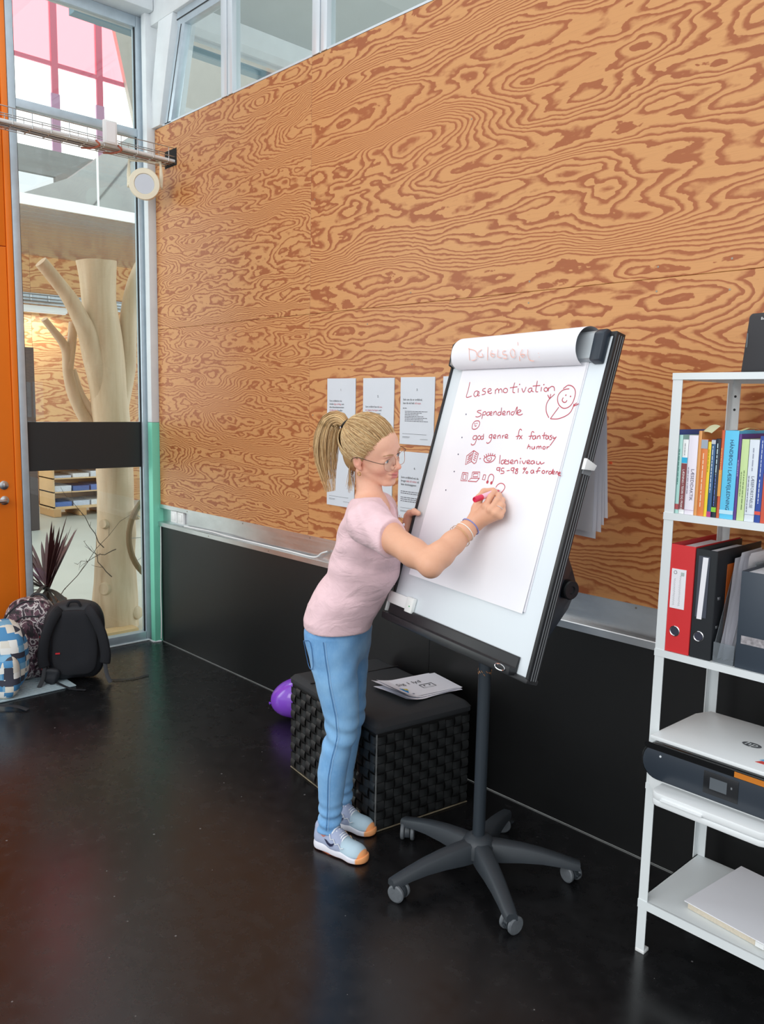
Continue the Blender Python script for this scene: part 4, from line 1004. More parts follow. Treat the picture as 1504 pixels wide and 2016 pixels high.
ps = MB().obox(pc + ey * 0.160 + ex * 0.05 + V3(0, 0, Zb + 0.006), (ex, ey, (0, 0, 1)), (0.10, 0.012, 0.005)).build('paper_ream', M_PAPER)
tag(ps, 'wrapped ream edge with grey print behind the paper folder', 'paper')
for k in range(4):
    MB().obox(pc + ey * 0.163 + ex * (-0.02 + 0.036 * k) + V3(0, 0, Zb + 0.0113), (ex, ey, (0, 0, 1)), (0.012, 0.004, 0.0004)).build('print', mat('grey_print', (96, 106, 128), 0.6), ps)
cb2 = MB().tube(catmull([(4.10, -0.085, 0.02), (4.075, -0.085, 0.10), (4.07, -0.086, 0.18), (4.085, -0.085, 0.26), (4.12, -0.085, 0.31), (4.19, -0.085, 0.36)], 6), 0.004, 8).build('white_power_cable', M_WHITE)
tag(cb2, 'white power cable hanging behind the bottom shelf', 'cable')
# ================================================================== WOVEN BENCH, PAPERS, BALLOON
FLc, FRc = V3(2.10, -0.503, 0), V3(2.762, -0.603, 0)
ux = (FRc - FLc).normalized(); uy = V3(-ux.y, ux.x, 0); BL_, BD_ = (FRc - FLc).length, 0.455
wbn = empty('woven_bench', FLc + ux * BL_ / 2 + uy * BD_ / 2, label='black woven storage bench with padded lid behind the woman', cat='bench')
M_WOV = mat('black_woven_strip', (34, 36, 37), 0.38, var=0.35, vscale=18); M_WOVB = mat('black_bench_core', (10, 10, 11), 0.6)
def wp(a, b, z): return FLc + ux * a + uy * b + V3(0, 0, z)
MB().obox(wp(BL_ / 2, BD_ / 2, 0.198), (ux, uy, (0, 0, 1)), (BL_ / 2 - 0.004, BD_ / 2 - 0.004, 0.194)).build('core', M_WOVB, wbn)
cell = 0.041
def cellmesh(w, h):
    def f(u, v):
        d = math.sin(PI * min(max(u, 0), 1)) ** 0.6 if True else 0
        return V3((u - 0.5) * w, -0.0045 * d - 0.0005, (v - 0.5) * h)
    return MB().grid(f, 5, 2).mesh('weave_strip', smooth=1.2)
def cellmesh_v(w, h):
    return MB().grid(lambda u, v: V3((u - 0.5) * w, -0.0045 * math.sin(PI * v) ** 0.6 - 0.0005, (v - 0.5) * h), 2, 5).mesh('weave_strip', smooth=1.2)
def weave(origin, dx, nx, nrm_rot, width):
    nz = 10; cw = width / nx; hz = 0.372 / nz
    mh, mv = cellmesh(cw * 0.98, hz * 0.80), cellmesh_v(cw * 0.80, hz * 0.98)
    mh.materials.append(M_WOV); mv.materials.append(M_WOV)
    for i in range(nx):
        for j in range(nz):
            o = link('weave_strip', mh if (i + j) % 2 else mv, None, wbn)
            p = origin + dx * ((i + 0.5) * cw) + V3(0, 0, 0.010 + (j + 0.5) * hz)
            o.location = p; o.rotation_euler = (0, 0, nrm_rot)
rz = math.atan2(ux.y, ux.x)
weave(FLc, ux, 15, rz, BL_)
weave(FRc, uy, 11, rz + PI / 2, BD_)
# worn corner edges and bottom trim
MB().tube([wp(BL_, 0, 0.005), wp(BL_, 0, 0.39)], 0.0035, 6).build('corner_piping', mat('worn_grey_edge', (96, 98, 98), 0.6, var=0.4, vscale=30), wbn)
for q in ([wp(0.0, 0, 0.004), wp(BL_, 0, 0.004)], [wp(BL_, 0, 0.004), wp(BL_, BD_, 0.004)]):
    MB().tube(q, 0.003, 6).build('bottom_trim', mat('worn_tan_edge', (120, 110, 90), 0.7, var=0.5, vscale=20), wbn)
M_LID = mat('black_fabric_lid', (38, 41, 45), 0.75, bump=0.15, bscale=250)
def lid(u, v):
    a = (u - 0.5) * 2; b = (v - 0.5) * 2; e = max(abs(a), abs(b))
    return wp(BL_ / 2 + a * (BL_ / 2 + 0.004), BD_ / 2 + b * (BD_ / 2 + 0.004), 0.432 + 0.006 * (1 - e ** 4) - 0.020 * max(0, (e - 0.93) / 0.07) ** 2)
lm_ = MB().grid(lid, 41, 33)
lm_.build('lid_cushion', M_LID, wbn, smooth=2.0)
MB().obox(wp(BL_ / 2, BD_ / 2, 0.402), (ux, uy, (0, 0, 1)), (BL_ / 2 + 0.003, BD_ / 2 + 0.003, 0.012)).build('lid_frame', M_LID, wbn, bevel=0.006)
MB().obox(wp(BL_ / 2 - 0.165, BD_ / 2, 0.4375), (uy, (0, 0, 1), ux), (BD_ / 2, 0.002, 0.003)).build('lid_seam', M_WOVB, wbn)
# loose sheets on the bench
pl = V3(0.19, 0.98, 0).normalized(); pw = V3(pl.y, -pl.x, 0)
cen = V3(2.588, -0.230, 0)
M_PAP2 = mat('print_paper', (232, 233, 242), 0.75)
def loose(k, ang, dx, dy, z, label, grp):
    c, s = math.cos(ang), math.sin(ang); L = pl * c + pw * s; S_ = pw * c - pl * s; o = cen + pl * dx + pw * dy
    def f(u, v):
        lift = 0.020 * max(0, 0.35 - u) ** 2 * 8 * (0.5 + 0.5 * v) * (1.0 + 0.15 * k)
        return o + L * ((u - 0.5) * 0.297) + S_ * ((v - 0.5) * 0.21) + V3(0, 0, z + lift)
    m = MB().grid(f, 16, 10).build('paper_sheet', M_PAP2, smooth=3.0); tag(m, label, 'paper', grp)
    return m, f
for k, (an, dx, dy) in enumerate(((-0.10, 0.004, 0.018), (0.07, 0.020, 0.006), (-0.16, -0.004, 0.022), (0.03, 0.028, -0.004), (-0.05, 0.012, 0.012))):
    loose(k, an, dx, dy, 0.4405 + 0.0012 * k, 'plain white sheet under the bird drawing in the pile on the woven bench', 'loose sheets on the bench')
tp, tf = loose(5, 0.0, 0.0, 0.0, 0.4475, 'printed sheet with a blue bird drawing on top of the pile on the bench', 'loose sheets on the bench')
def onp(u, v): p = tf(u, v); return p + V3(0, 0, 0.0009)
def shape(pts, m, nm):
    cu, cv = sum(p[0] for p in pts) / len(pts), sum(p[1] for p in pts) / len(pts); n = len(pts)
    MB().add([onp(cu, cv) + V3(0, 0, 0.0012)] + [onp(u, v) + V3(0, 0, 0.0012) for u, v in pts], [(0, i + 1, (i + 1) % n + 1) for i in range(n)]).build(nm, m, tp, smooth=0)
text('print', 'Sig 1 lyd', 0.036, onp(0.27, 0.40) + V3(0, 0, 0.001), pl, -pw, M_INK, tp)
M_BIRD = mat('bird_blue', (34, 132, 206), 0.6); M_BEAK = mat('bird_yellow', (206, 190, 92), 0.6); M_BDK = mat('bird_dark', (30, 50, 96), 0.6)
shape([(0.20 + 0.085 * math.cos(t) * (1 + 0.08 * math.sin(7 * t)), 0.70 + 0.16 * math.sin(t) * (1 + 0.1 * math.cos(6 * t))) for t in np.linspace(0, 2 * PI, 25)[:-1]], M_BIRD, 'print')
shape([(0.26, 0.56), (0.33, 0.60), (0.31, 0.70), (0.24, 0.66)], M_BEAK, 'print'); shape([(0.10, 0.50), (0.20, 0.55), (0.14, 0.62)], M_BDK, 'print')
shape([(0.28, 0.86), (0.33, 0.88), (0.30, 0.90)], M_BDK, 'print'); shape([(0.19, 0.88), (0.24, 0.91), (0.20, 0.92)], M_BDK, 'print')
for q in (((0.56, 0.52), (0.78, 0.52), (0.78, 0.54), (0.56, 0.54)), ((0.56, 0.70), (0.78, 0.70), (0.78, 0.71), (0.56, 0.71)), ((0.56, 0.52), (0.57, 0.52), (0.57, 0.70), (0.56, 0.70)), ((0.77, 0.52), (0.78, 0.52), (0.78, 0.70), (0.77, 0.70)), ((0.61, 0.58), (0.63, 0.58), (0.63, 0.63), (0.61, 0.63)), ((0.70, 0.58), (0.72, 0.58), (0.72, 0.63), (0.70, 0.63))):
    shape(q, M_INK, 'print')
# balloon on the floor by the wall
bl_ = empty('balloon', (1.66, -0.15, 0), label='purple balloon lying on the floor beside the woven bench', cat='balloon')
M_BALL = mat('purple_latex', (134, 74, 206), 0.16, coat=0.4, coatr=0.05)
bdir = V3(-0.80, -0.55, -0.30).normalized(); bc_ = V3(1.655, -0.145, 0.108)
prof = []
for i in range(25):
    t = PI * i / 24; x = -math.cos(t)
    r_ = 0.101 * math.sin(t) ** (1.0 if x < 0 else 0.92) * (1 - 0.10 * max(0, x))
    prof.append((r_, x * 0.128))
MB().lathe(prof, bc_, bdir, 32).build('skin', M_BALL, bl_, smooth=2.0)
MB().lathe([(0.004, 0.124), (0.007, 0.130), (0.003, 0.134), (0.009, 0.142), (0.007, 0.143)], bc_, bdir, 12).build('knot', M_BALL, bl_)

# ================================================================== BACKPACKS AND MAT
def superell(c, ax, h, e=3.2, nu=40, nv=24, dent=None):
    """soft box: superellipsoid surface"""
    X, Y, Z = [Vector(a).normalized() for a in ax]
    def sg(x, p): return math.copysign(abs(x) ** p, x)
    def f(u, v):
        th = 2 * PI * u; ph = PI * (v - 0.5); p = 2.0 / e
        a, b, cc = sg(math.cos(ph), p) * sg(math.cos(th), p), sg(math.cos(ph), p) * sg(math.sin(th), p), sg(math.sin(ph), p)
        q = Vector(c) + X * (a * h[0]) + Y * (b * h[1]) + Z * (cc * h[2])
        if dent: q = dent(q, a, b, cc)
        return q
    return MB().grid(f, nu, nv, closed_u=True)
def wrinkle(s, amp):
    def f(q, a, b, c):
        n = mnoise.noise_vector(q * s) * amp
        return q + n
    return f
def strap(path, w, t, up): return MB().tube(catmull(path, 5), [(w, t)] * (5 * (len(path) - 1) + 1), 8, flat=Vector(up))
M_BPK = mat('black_nylon', (34, 37, 43), 0.62, bump=0.25, bscale=160, var=0.2, vscale=10)
M_BPS = mat('black_mesh_pad', (26, 28, 34), 0.85, bump=0.4, bscale=400)
M_REDZ = mat('red_zip', (206, 34, 46), 0.5)
# black one: its back panel with the straps faces the room
bk = empty('backpack', (0.36, -0.72, 0), label='black backpack with padded straps and a red zip, nearest the glass corner', cat='backpack', group='school bags by the door')
n_ = V3(0.90, -0.44, 0).normalized(); t_ = V3(-n_.y, n_.x, 0)   # n_ out of the back panel, t_ to the right in view
B0 = V3(0.35, -0.735, 0)
superell(B0 + V3(0, 0, 0.232), (t_, n_, (0, 0, 1)), (0.165, 0.095, 0.228), 3.4, dent=wrinkle(9, 0.012)).build('body', M_BPK, bk, smooth=2.0)
superell(B0 - n_ * 0.09 + V3(0, 0, 0.17), (t_, n_, (0, 0, 1)), (0.135, 0.06, 0.15), 3.0, dent=wrinkle(10, 0.01)).build('front_pocket', M_BPK, bk, smooth=2.0)
superell(B0 + n_ * 0.088 + V3(0, 0, 0.235), (t_, n_, (0, 0, 1)), (0.125, 0.022, 0.19), 3.6, dent=wrinkle(14, 0.006)).build('back_pad', M_BPS, bk, smooth=2.0)
for sx in (-1, 1):
    a = B0 + t_ * (0.07 * sx) + n_ * 0.085
    strap([a + V3(0, 0, 0.43), a + n_ * 0.04 + t_ * (0.03 * sx) + V3(0, 0, 0.40), a + n_ * 0.055 + t_ * (0.075 * sx) + V3(0, 0, 0.30), a + n_ * 0.045 + t_ * (0.095 * sx) + V3(0, 0, 0.18), a + n_ * 0.03 + t_ * (0.09 * sx) + V3(0, 0, 0.115)], 0.030, 0.011, n_).build('shoulder_strap', M_BPS, bk, smooth=2.0)
    strap([a + n_ * 0.03 + t_ * (0.09 * sx) + V3(0, 0, 0.12), a + n_ * 0.05 + t_ * (0.10 * sx) + V3(0, 0, 0.05), a + n_ * 0.07 + t_ * (0.12 * sx) + V3(0, 0, 0.008)], 0.011, 0.0018, n_).build('webbing', M_BPK, bk)
strap([B0 + t_ * 0.18 + n_ * 0.10 + V3(0, 0, 0.006), B0 + t_ * 0.30 + n_ * 0.11 + V3(0, 0, 0.005), B0 + t_ * 0.40 + n_ * 0.06 + V3(0, 0, 0.005)], 0.008, 0.0015, (0, 0, 1)).build('webbing', M_BPK, bk)
strap([B0 - t_ * 0.10 + n_ * 0.12 + V3(0, 0, 0.02), B0 - t_ * 0.02 + n_ * 0.20 + V3(0, 0, 0.006), B0 + t_ * 0.06 + n_ * 0.24 + V3(0, 0, 0.005)], 0.010, 0.0016, (0, 0, 1)).build('webbing', M_BPK, bk)
MB().tube(catmull([B0 + n_ * 0.07 - t_ * 0.035 + V3(0, 0, 0.445), B0 + n_ * 0.075 - t_ * 0.02 + V3(0, 0, 0.47), B0 + n_ * 0.075 + t_ * 0.02 + V3(0, 0, 0.47), B0 + n_ * 0.07 + t_ * 0.035 + V3(0, 0, 0.445)], 5), 0.008, 8).build('grab_handle', M_BPS, bk)
MB().tube(catmull([B0 - t_ * 0.170 + n_ * 0.065 + V3(0, 0, 0.07), B0 - t_ * 0.186 + n_ * 0.060 + V3(0, 0, 0.14), B0 - t_ * 0.184 + n_ * 0.065 + V3(0, 0, 0.20), B0 - t_ * 0.178 + n_ * 0.070 + V3(0, 0, 0.28)], 5), 0.0075, 6).build('red_zip', M_REDZ, bk)
MB().obox(B0 - t_ * 0.09 + n_ * 0.112 + V3(0, 0, 0.185), (t_, (0, 0, 1), n_), (0.012, 0.004, 0.002)).build('red_tab', M_REDZ, bk)
superell(B0 - t_ * 0.13 + n_ * 0.10 + V3(0, 0, 0.055), (t_, n_, (0, 0, 1)), (0.045, 0.03, 0.045), 3.2, dent=wrinkle(20, 0.014)).build('side_pocket', M_BPK, bk, smooth=2.0)
# maroon patterned one
def camo(name, cols, sc):
    b = NB(name); co_ = b.coord(); n1 = b.noise(b.mapping(co_, (sc, sc * 1.0, sc * 0.8)), 1.0, 3, 0.55, 0.9)
    b.set(color=b.ramp(n1, [(0.0, lin(cols[0])), (0.40, lin(cols[1])), (0.50, lin(cols[2])), (0.58, lin(cols[3])), (0.66, lin(cols[0]))], 'CONSTANT'), rough=0.65)
    b.bump(b.noise(co_, 120, 3, 0.6), 0.2); MATS[name] = b.m
    return b.m
M_CAMO = camo('maroon_camouflage', ((40, 34, 40), (92, 62, 76), (196, 190, 190), (60, 46, 58)), 22)
mk = empty('backpack', (0.22, -0.90, 0), label='maroon and grey camouflage backpack standing behind the black one', cat='backpack', group='school bags by the door')
B1 = V3(0.165, -0.915, 0); n2 = V3(0.86, -0.50, 0).normalized(); t2 = V3(-n2.y, n2.x, 0)
superell(B1 + V3(0, 0, 0.235), (t2, n2, (0, 0, 1)), (0.150, 0.105, 0.235), 3.0, dent=wrinkle(8, 0.014)).build('body', M_CAMO, mk, smooth=2.0)
superell(B1 + n2 * 0.085 - t2 * 0.04 + V3(0, 0, 0.19), (t2, n2, (0, 0, 1)), (0.105, 0.06, 0.175), 2.8, dent=wrinkle(9, 0.012)).build('front_pocket', M_CAMO, mk, smooth=2.0)
MB().tube(catmull([B1 + n2 * 0.115 - t2 * 0.12 + V3(0, 0, 0.10), B1 + n2 * 0.125 - t2 * 0.11 + V3(0, 0, 0.28), B1 + n2 * 0.11 - t2 * 0.04 + V3(0, 0, 0.375), B1 + n2 * 0.10 + t2 * 0.06 + V3(0, 0, 0.38)], 6), 0.005, 6).build('zip', M_BPK, mk)
MB().tube(catmull([B1 - t2 * 0.14 + n2 * 0.07 + V3(0, 0, 0.20), B1 - t2 * 0.13 + n2 * 0.075 + V3(0, 0, 0.36), B1 - t2 * 0.03 + n2 * 0.06 + V3(0, 0, 0.455), B1 + t2 * 0.08 + n2 * 0.05 + V3(0, 0, 0.45)], 6), 0.005, 6).build('zip', M_BPK, mk)
MB().tube(catmull([B1 + t2 * 0.0 + V3(0, 0, 0.458), B1 + t2 * 0.02 + V3(0, 0, 0.485), B1 + t2 * 0.07 + V3(0, 0, 0.48), B1 + t2 * 0.09 + V3(0, 0, 0.45)], 5), 0.008, 8).build('grab_handle', M_BPK, mk)
# blue patchwork one at the left edge
def checks():
    b = NB('blue_patchwork'); co_ = b.coord(); v = b.n('ShaderNodeTexVoronoi', feature='F1', distance='CHEBYCHEV')
    b.l(b.mapping(co_, (24, 24, 30)), v.inputs['Vector']); v.inputs['Scale'].default_value = 1.0; v.inputs['Randomness'].default_value = 0.25
    s_ = b.n('ShaderNodeSeparateColor'); b.l(v.outputs['Color'], s_.inputs[0])
    c = b.ramp(s_.outputs[0], [(0.0, lin((74, 140, 190))), (0.28, lin((226, 222, 210))), (0.52, lin((120, 172, 206))), (0.68, lin((58, 60, 74))), (0.80, lin((236, 236, 232)))], 'CONSTANT')
    b.set(color=c, rough=0.65); MATS['blue_patchwork'] = b.m; return b.m
M_CHK = checks()
ck = empty('backpack', (0.38, -1.13, 0), label='blue and white patchwork backpack at the left edge', cat='backpack', group='school bags by the door')
B2 = V3(0.33, -1.165, 0); n3 = V3(0.80, -0.60, 0).normalized(); t3 = V3(-n3.y, n3.x, 0)
superell(B2 + V3(0, 0, 0.205), (t3, n3, (0, 0, 1)), (0.160, 0.11, 0.205), 2.9, dent=wrinkle(8, 0.012)).build('body', M_CHK, ck, smooth=2.0)
superell(B2 + t3 * 0.06 + n3 * 0.09 + V3(0, 0, 0.13), (t3, n3, (0, 0, 1)), (0.09, 0.05, 0.125), 2.7, dent=wrinkle(9, 0.01)).build('front_pocket', M_CHK, ck, smooth=2.0)
superell(B2 + n3 * 0.125 - t3 * 0.05 + V3(0, 0, 0.13), (t3, n3, (0, 0, 1)), (0.07, 0.035, 0.13), 2.8, dent=wrinkle(9, 0.01)).build('dark_pocket', M_BPK, ck, smooth=2.0)
strap([B2 + n3 * 0.15 + V3(0, 0, 0.03), B2 + n3 * 0.22 + t3 * 0.06 + V3(0, 0, 0.02), B2 + n3 * 0.24 + t3 * 0.17 + V3(0, 0, 0.016), B2 + n3 * 0.27 + t3 * 0.24 + V3(0, 0, 0.006)], 0.014, 0.002, (0, 0, 1)).build('webbing', M_BPK, ck)
# foot mat
mt = empty('entrance_mat', (0.25, -1.35, 0), label='pale blue grey grid mat on the floor under the bags', cat='mat')
g = MB(); M_MAT = mat('pale_blue_mat', (176, 196, 204), 0.55)
MB().box((-0.05, -1.9, 0.0005), (0.49, -0.80, 0.004)).build('mat_base', mat('mat_base_dark', (60, 74, 84), 0.7), mt)
for k in range(16): g.box((-0.05 + k * 0.0345, -1.9, 0.004), (-0.05 + k * 0.0345 + 0.0215, -0.80, 0.0085))
for k in range(27): g.box((-0.05, -1.9 + k * 0.042, 0.004), (0.49, -1.9 + k * 0.042 + 0.010, 0.0080))
gm = g.build('mat_grid', M_MAT, mt, smooth=0); gm['kind'] = 'stuff'

# ================================================================== CABLE TRAY AND LOUDSPEAKER
ct = empty('cable_tray', (0.2, -1.0, 3.03), label='galvanised wire cable tray running into the plywood wall', cat='cable tray')
TX0, TX1, TZ0, TZ1 = 0.135, 0.255, 3.022, 3.105
M_WIRE = mat('bright_wire', (186, 190, 192), 0.3, 0.9)
long_ = [(TX0, TZ1), (TX0, TZ0 + 0.035), (TX0, TZ0), (TX0 + 0.03, TZ0), (TX0 + 0.06, TZ0), (TX0 + 0.09, TZ0), (TX1, TZ0), (TX1, TZ0 + 0.035), (TX1, TZ1)]
for x, z in long_: MB().cyl((x, -3.4, z), (x, 0.035, z), 0.0026, n=6).build('long_wire', M_WIRE, ct)
for k in range(34):
    y = -0.045 - k * 0.1
    MB().tube([(TX0, y, TZ1), (TX0, y, TZ0), (TX1, y, TZ0), (TX1, y, TZ1)], 0.0024, 6).build('cross_wire', M_WIRE, ct)
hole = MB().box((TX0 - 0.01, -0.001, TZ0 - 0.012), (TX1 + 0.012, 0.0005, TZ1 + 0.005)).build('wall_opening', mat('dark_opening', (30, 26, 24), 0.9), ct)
def cable(pts, r_, m, label): 
    o = MB().tube(catmull(pts, 8), r_, 8).build('cable', m); tag(o, label, 'cable', 'cables in the wire tray'); return o
rnd = random.Random(3)
cols = [(M_WHITE, 'thick white conduit'), (M_CREAM, 'cream cable'), (mat('grey_cable', (120, 124, 126), 0.5), 'grey cable'), (mat('brick_cable', (176, 92, 66), 0.5), 'brick red cable'), (M_DARK, 'black cable'), (mat('pale_grey_cable', (198, 202, 204), 0.5), 'pale grey cable')]
for k, (m_, nm) in enumerate(cols):
    x = TX1 - 0.016 - k * 0.018; r_ = (0.009, 0.005, 0.006, 0.005, 0.005, 0.006)[k]
    cable([(x + rnd.uniform(-.004, .004), -3.3 + j * 0.335, TZ0 + 0.004 + r_ + rnd.uniform(0, .006)) for j in range(11)], r_, m_, nm + ' lying in the wire tray')
for y in (-0.37, -0.50):
    o = MB().tube(catmull([(TX1 + 0.006, y, TZ0 + 0.02), (TX1 + 0.010, y + 0.02, TZ0 - 0.002), (TX0 + 0.06, y + 0.01, TZ0 - 0.006), (TX0, y - 0.03, TZ0 - 0.002)], 6), 0.0055, 8).build('cable_tie', cols[3][0])
    tag(o, 'brick red tie wrapped round the wire tray, ' + ('nearer the wall' if y > -0.4 else 'further from the wall'), 'tie')
sb = empty('sensor_box', (0.262, -0.42, 3.03), label='small white box clipped to the wire cable tray', cat='box')
MB().box((0.262, -0.462, 3.034), (0.285, -0.382, 3.160)).build('housing', M_WHITE, sb, bevel=0.005)
MB().box((0.2848, -0.450, 3.045), (0.2862, -0.394, 3.150)).build('front_label', mat('label_white', (244, 244, 246), 0.5), sb)
# loudspeaker hanging under the tray
sp_ = empty('loudspeaker', (0.2, -0.19, 2.87), label='round cream loudspeaker on a bracket under the cable tray', cat='loudspeaker')
sd = V3(0.86, -0.50, -0.10).normalized(); scn = V3(0.215, -0.185, 2.872)
MB().lathe([(0.030, -0.16), (0.062, -0.150), (0.078, -0.11), (0.083, -0.02), (0.088, 0.0), (0.090, 0.012), (0.086, 0.020), (0.060, 0.022), (0.056, 0.016)], scn, sd, 40).build('housing', M_CREAM, sp_)
MB().lathe([(0.056, 0.014), (0.056, 0.0175), (0.02, 0.0185)], scn, sd, 36).build('grille', mat('pale_blue_grille', (206, 214, 224), 0.5, bump=0.3, bscale=500), sp_)
sr = V3(-sd.y, sd.x, 0).normalized(); pv = scn - sd * 0.07
MB().tube([pv - sr * 0.092, pv - sr * 0.094 + V3(0, 0, 0.06), pv - sr * 0.090 + V3(0, 0, 0.145), pv + sr * 0.090 + V3(0, 0, 0.145), pv + sr * 0.094 + V3(0, 0, 0.06), pv + sr * 0.092], [(0.011, 0.003)] * 6, 8, flat=Vector(sd)).build('bracket', M_CREAM, sp_)
for sg_ in (-1, 1): MB().lathe([(0.016, -0.004), (0.016, 0.006), (0.012, 0.010)], pv + sr * (0.094 * sg_), sr * sg_, 16).build('pivot_knob', M_CREAM, sp_)

# ================================================================== THINGS IN THE HALL
M_TREE = None
def treemat():
    b = NB('bare_pale_wood'); co_ = b.coord(); n1 = b.noise(b.mapping(co_, (14, 14, 1.6)), 1.0, 4, 0.6, 0.4); n2 = b.noise(co_, 2.2, 3, 0.5)
    c = b.ramp(n1, [(0.3, lin((188, 162, 130))), (0.55, lin((208, 186, 156))), (0.75, lin((220, 200, 172)))])
    b.set(color=b.mix(b.math('MULTIPLY', n2, 0.35), c, lin((206, 178, 140))), rough=0.6); b.bump(n1, 0.12, 0.004); return b.m
M_TREE = treemat()
tr_ = empty('tree_trunk', (-0.56, -0.06, 0), label='barkless pale tree trunk with sawn branches behind the glass', cat='tree trunk')
def limb(pts, rad, nm, n=20, per=6, ns=0.010):
    P = catmull([Vector(p) for p in pts], per); k = len(P); R = np.interp(np.linspace(0, len(rad) - 1, k), range(len(rad)), rad)
    m = MB().tube(P, list(R), n)
    m.v = [tuple(Vector(v) + mnoise.noise_vector(Vector(v) * 5) * ns) for v in m.v]
    return m.build(nm, M_TREE, tr_, smooth=1.2)
limb([(-0.56, -0.07, -0.0), (-0.56, -0.065, 0.25), (-0.57, -0.045, 0.6), (-0.56, -0.045, 0.95), (-0.56, -0.05, 1.3), (-0.56, -0.075, 1.65), (-0.55, -0.10, 1.95), (-0.55, -0.135, 2.25), (-0.55, -0.150, 2.515)], [0.165, 0.150, 0.130, 0.125, 0.125, 0.122, 0.118, 0.112, 0.132], 'trunk', 28)
limb([(-0.56, -0.10, 1.60), (-0.53, -0.19, 1.90), (-0.50, -0.28, 2.12), (-0.49, -0.40, 2.30), (-0.48, -0.545, 2.455)], [0.09, 0.075, 0.058, 0.046, 0.042], 'branch')
limb([(-0.56, -0.03, 1.55), (-0.56, 0.045, 1.85), (-0.55, 0.075, 2.15), (-0.54, 0.13, 2.42), (-0.53, 0.24, 2.62)], [0.09, 0.075, 0.062, 0.055, 0.05], 'branch')
limb([(-0.60, -0.10, 1.30), (-0.66, -0.22, 1.50), (-0.68, -0.30, 1.75), (-0.66, -0.325, 1.92), (-0.64, -0.40, 2.03), (-0.62, -0.475, 2.12)], [0.05, 0.045, 0.038, 0.032, 0.026, 0.022], 'branch', 12)
limb([(-0.67, -0.305, 1.80), (-0.66, -0.29, 1.95), (-0.67, -0.27, 2.12)], [0.033, 0.030, 0.028], 'branch', 12)
limb([(-0.60, -0.12, 1.45), (-0.68, -0.21, 1.62), (-0.70, -0.26, 1.80)], [0.034, 0.028, 0.022], 'branch', 12)
for p, d, r_ in (((-0.50, -0.165, 0.75), (0.5, -0.86, 0.1), 0.032), ((-0.47, -0.185, 0.30), (0.55, -0.83, 0.1), 0.042), ((-0.44, 0.06, 0.80), (0.7, 0.7, 0), 0.03), ((-0.44, 0.04, 0.10), (0.9, 0.3, 0.2), 0.045)):
    d = Vector(d).normalized(); MB().lathe([(r_ * 1.35, -0.06), (r_ * 1.08, 0.0), (r_, 0.010), (r_ * 0.9, 0.013)], p, d, 16).build('knot_stub', M_TREE, tr_)
# red leaved plant in a pot behind the bags
cp = empty('cordyline_plant', (-0.60, -0.53, 0), label='dark red sword leaved plant in a pot behind the glass', cat='plant')
M_LEAF = mat('maroon_leaf', (84, 44, 46), 0.45, var=0.3, vscale=6); M_LEAFD = mat('dark_leaf', (48, 40, 36), 0.5, var=0.2, vscale=6)
MB().lathe([(0.085, 0.0), (0.095, 0.01), (0.115, 0.22), (0.125, 0.225), (0.125, 0.25), (0.11, 0.25), (0.10, 0.22)], (-0.60, -0.53, 0), (0, 0, 1), 28).build('pot', mat('clay_pot', (120, 84, 66), 0.7), cp)
MB().lathe([(0.10, 0.215), (0.05, 0.225), (0.01, 0.227)], (-0.60, -0.53, 0), (0, 0, 1), 20).build('soil', mat('soil', (44, 36, 30), 0.9), cp)
MB().tube([(-0.60, -0.53, 0.2), (-0.60, -0.53, 0.34)], [0.022, 0.018], 10).build('stem', M_LEAFD, cp)
rnd = random.Random(11)
for k in range(44):
    az = k * 2.399; up = 0.12 + 1.28 * ((k * 0.618) % 1.0); L = rnd.uniform(0.44, 0.68) * (0.80 if up > 0.9 else 1.0)
    d = V3(math.cos(az) * math.cos(up), math.sin(az) * math.cos(up), math.sin(up)); o = V3(-0.60, -0.53, 0.30 + 0.05 * rnd.random())
    w = rnd.uniform(0.010, 0.018) if up < 0.9 else rnd.uniform(0.014, 0.022)
    pts = []
    for i in range(9):
        s_ = i / 8; pts.append(o + d * (L * s_) + V3(0, 0, -0.16 * s_ * s_ * L * (1.3 - up) * 1.8))
    sdv = d.cross(V3(0, 0, 1)).normalized(); m = MB(); vs = []
    for i, p in enumerate(pts):
        s_ = i / 8; ww = w * (0.55 + 1.6 * s_) * (1 - s_) ** 0.7 if s_ > 0 else w * 0.5
        vs += [p - sdv * ww, p - d.cross(sdv) * (ww * 0.25), p + sdv * ww]
    m.add(vs, [(3 * i + j, 3 * i + j + 1, 3 * i + j + 4, 3 * i + j + 3) for i in range(8) for j in (0, 1)])
    m.build('leaf', M_LEAF if up > 0.55 else M_LEAFD, cp, smooth=1.5)
# shelf of papers on a pallet, far in the hall
M_PINE = mat('pine_board', (222, 188, 140), 0.6, var=0.08, vscale=5); M_PINED = mat('pine_end', (200, 160, 112), 0.7)
px0, px1, py0, py1 = -6.55, -6.05, 1.66, 2.46
pa = empty('pallet', (-6.3, 2.06, 0), label='wooden pallet carrying the paper shelf in the hall', cat='pallet')
for y in (py0, (py0 + py1) / 2 - 0.05, py1 - 0.10):
    MB().box((px0, y, 0.0), (px1, y + 0.10, 0.10)).build('block_bearer', M_PINED, pa, bevel=0.003)
for k in range(5): MB().box((px0 + k * 0.102, py0 - 0.02, 0.10), (px0 + k * 0.102 + 0.088, py1 + 0.02, 0.122)).build('deck_board', M_PINE, pa, bevel=0.002)
ph = empty('paper_shelf', (-6.3, 2.06, 0.122), label='pine pigeonhole shelf with paper trays standing on the pallet', cat='shelf')
MB().box((px0, py0, 0.122), (px1, py0 + 0.02, 0.86)).build('side', M_PINE, ph); MB().box((px0, py1 - 0.02, 0.122), (px1, py1, 0.86)).build('side', M_PINE, ph)
MB().box((px0, py0, 0.122), (px0 + 0.012, py1, 0.86)).build('back', M_PINED, ph)
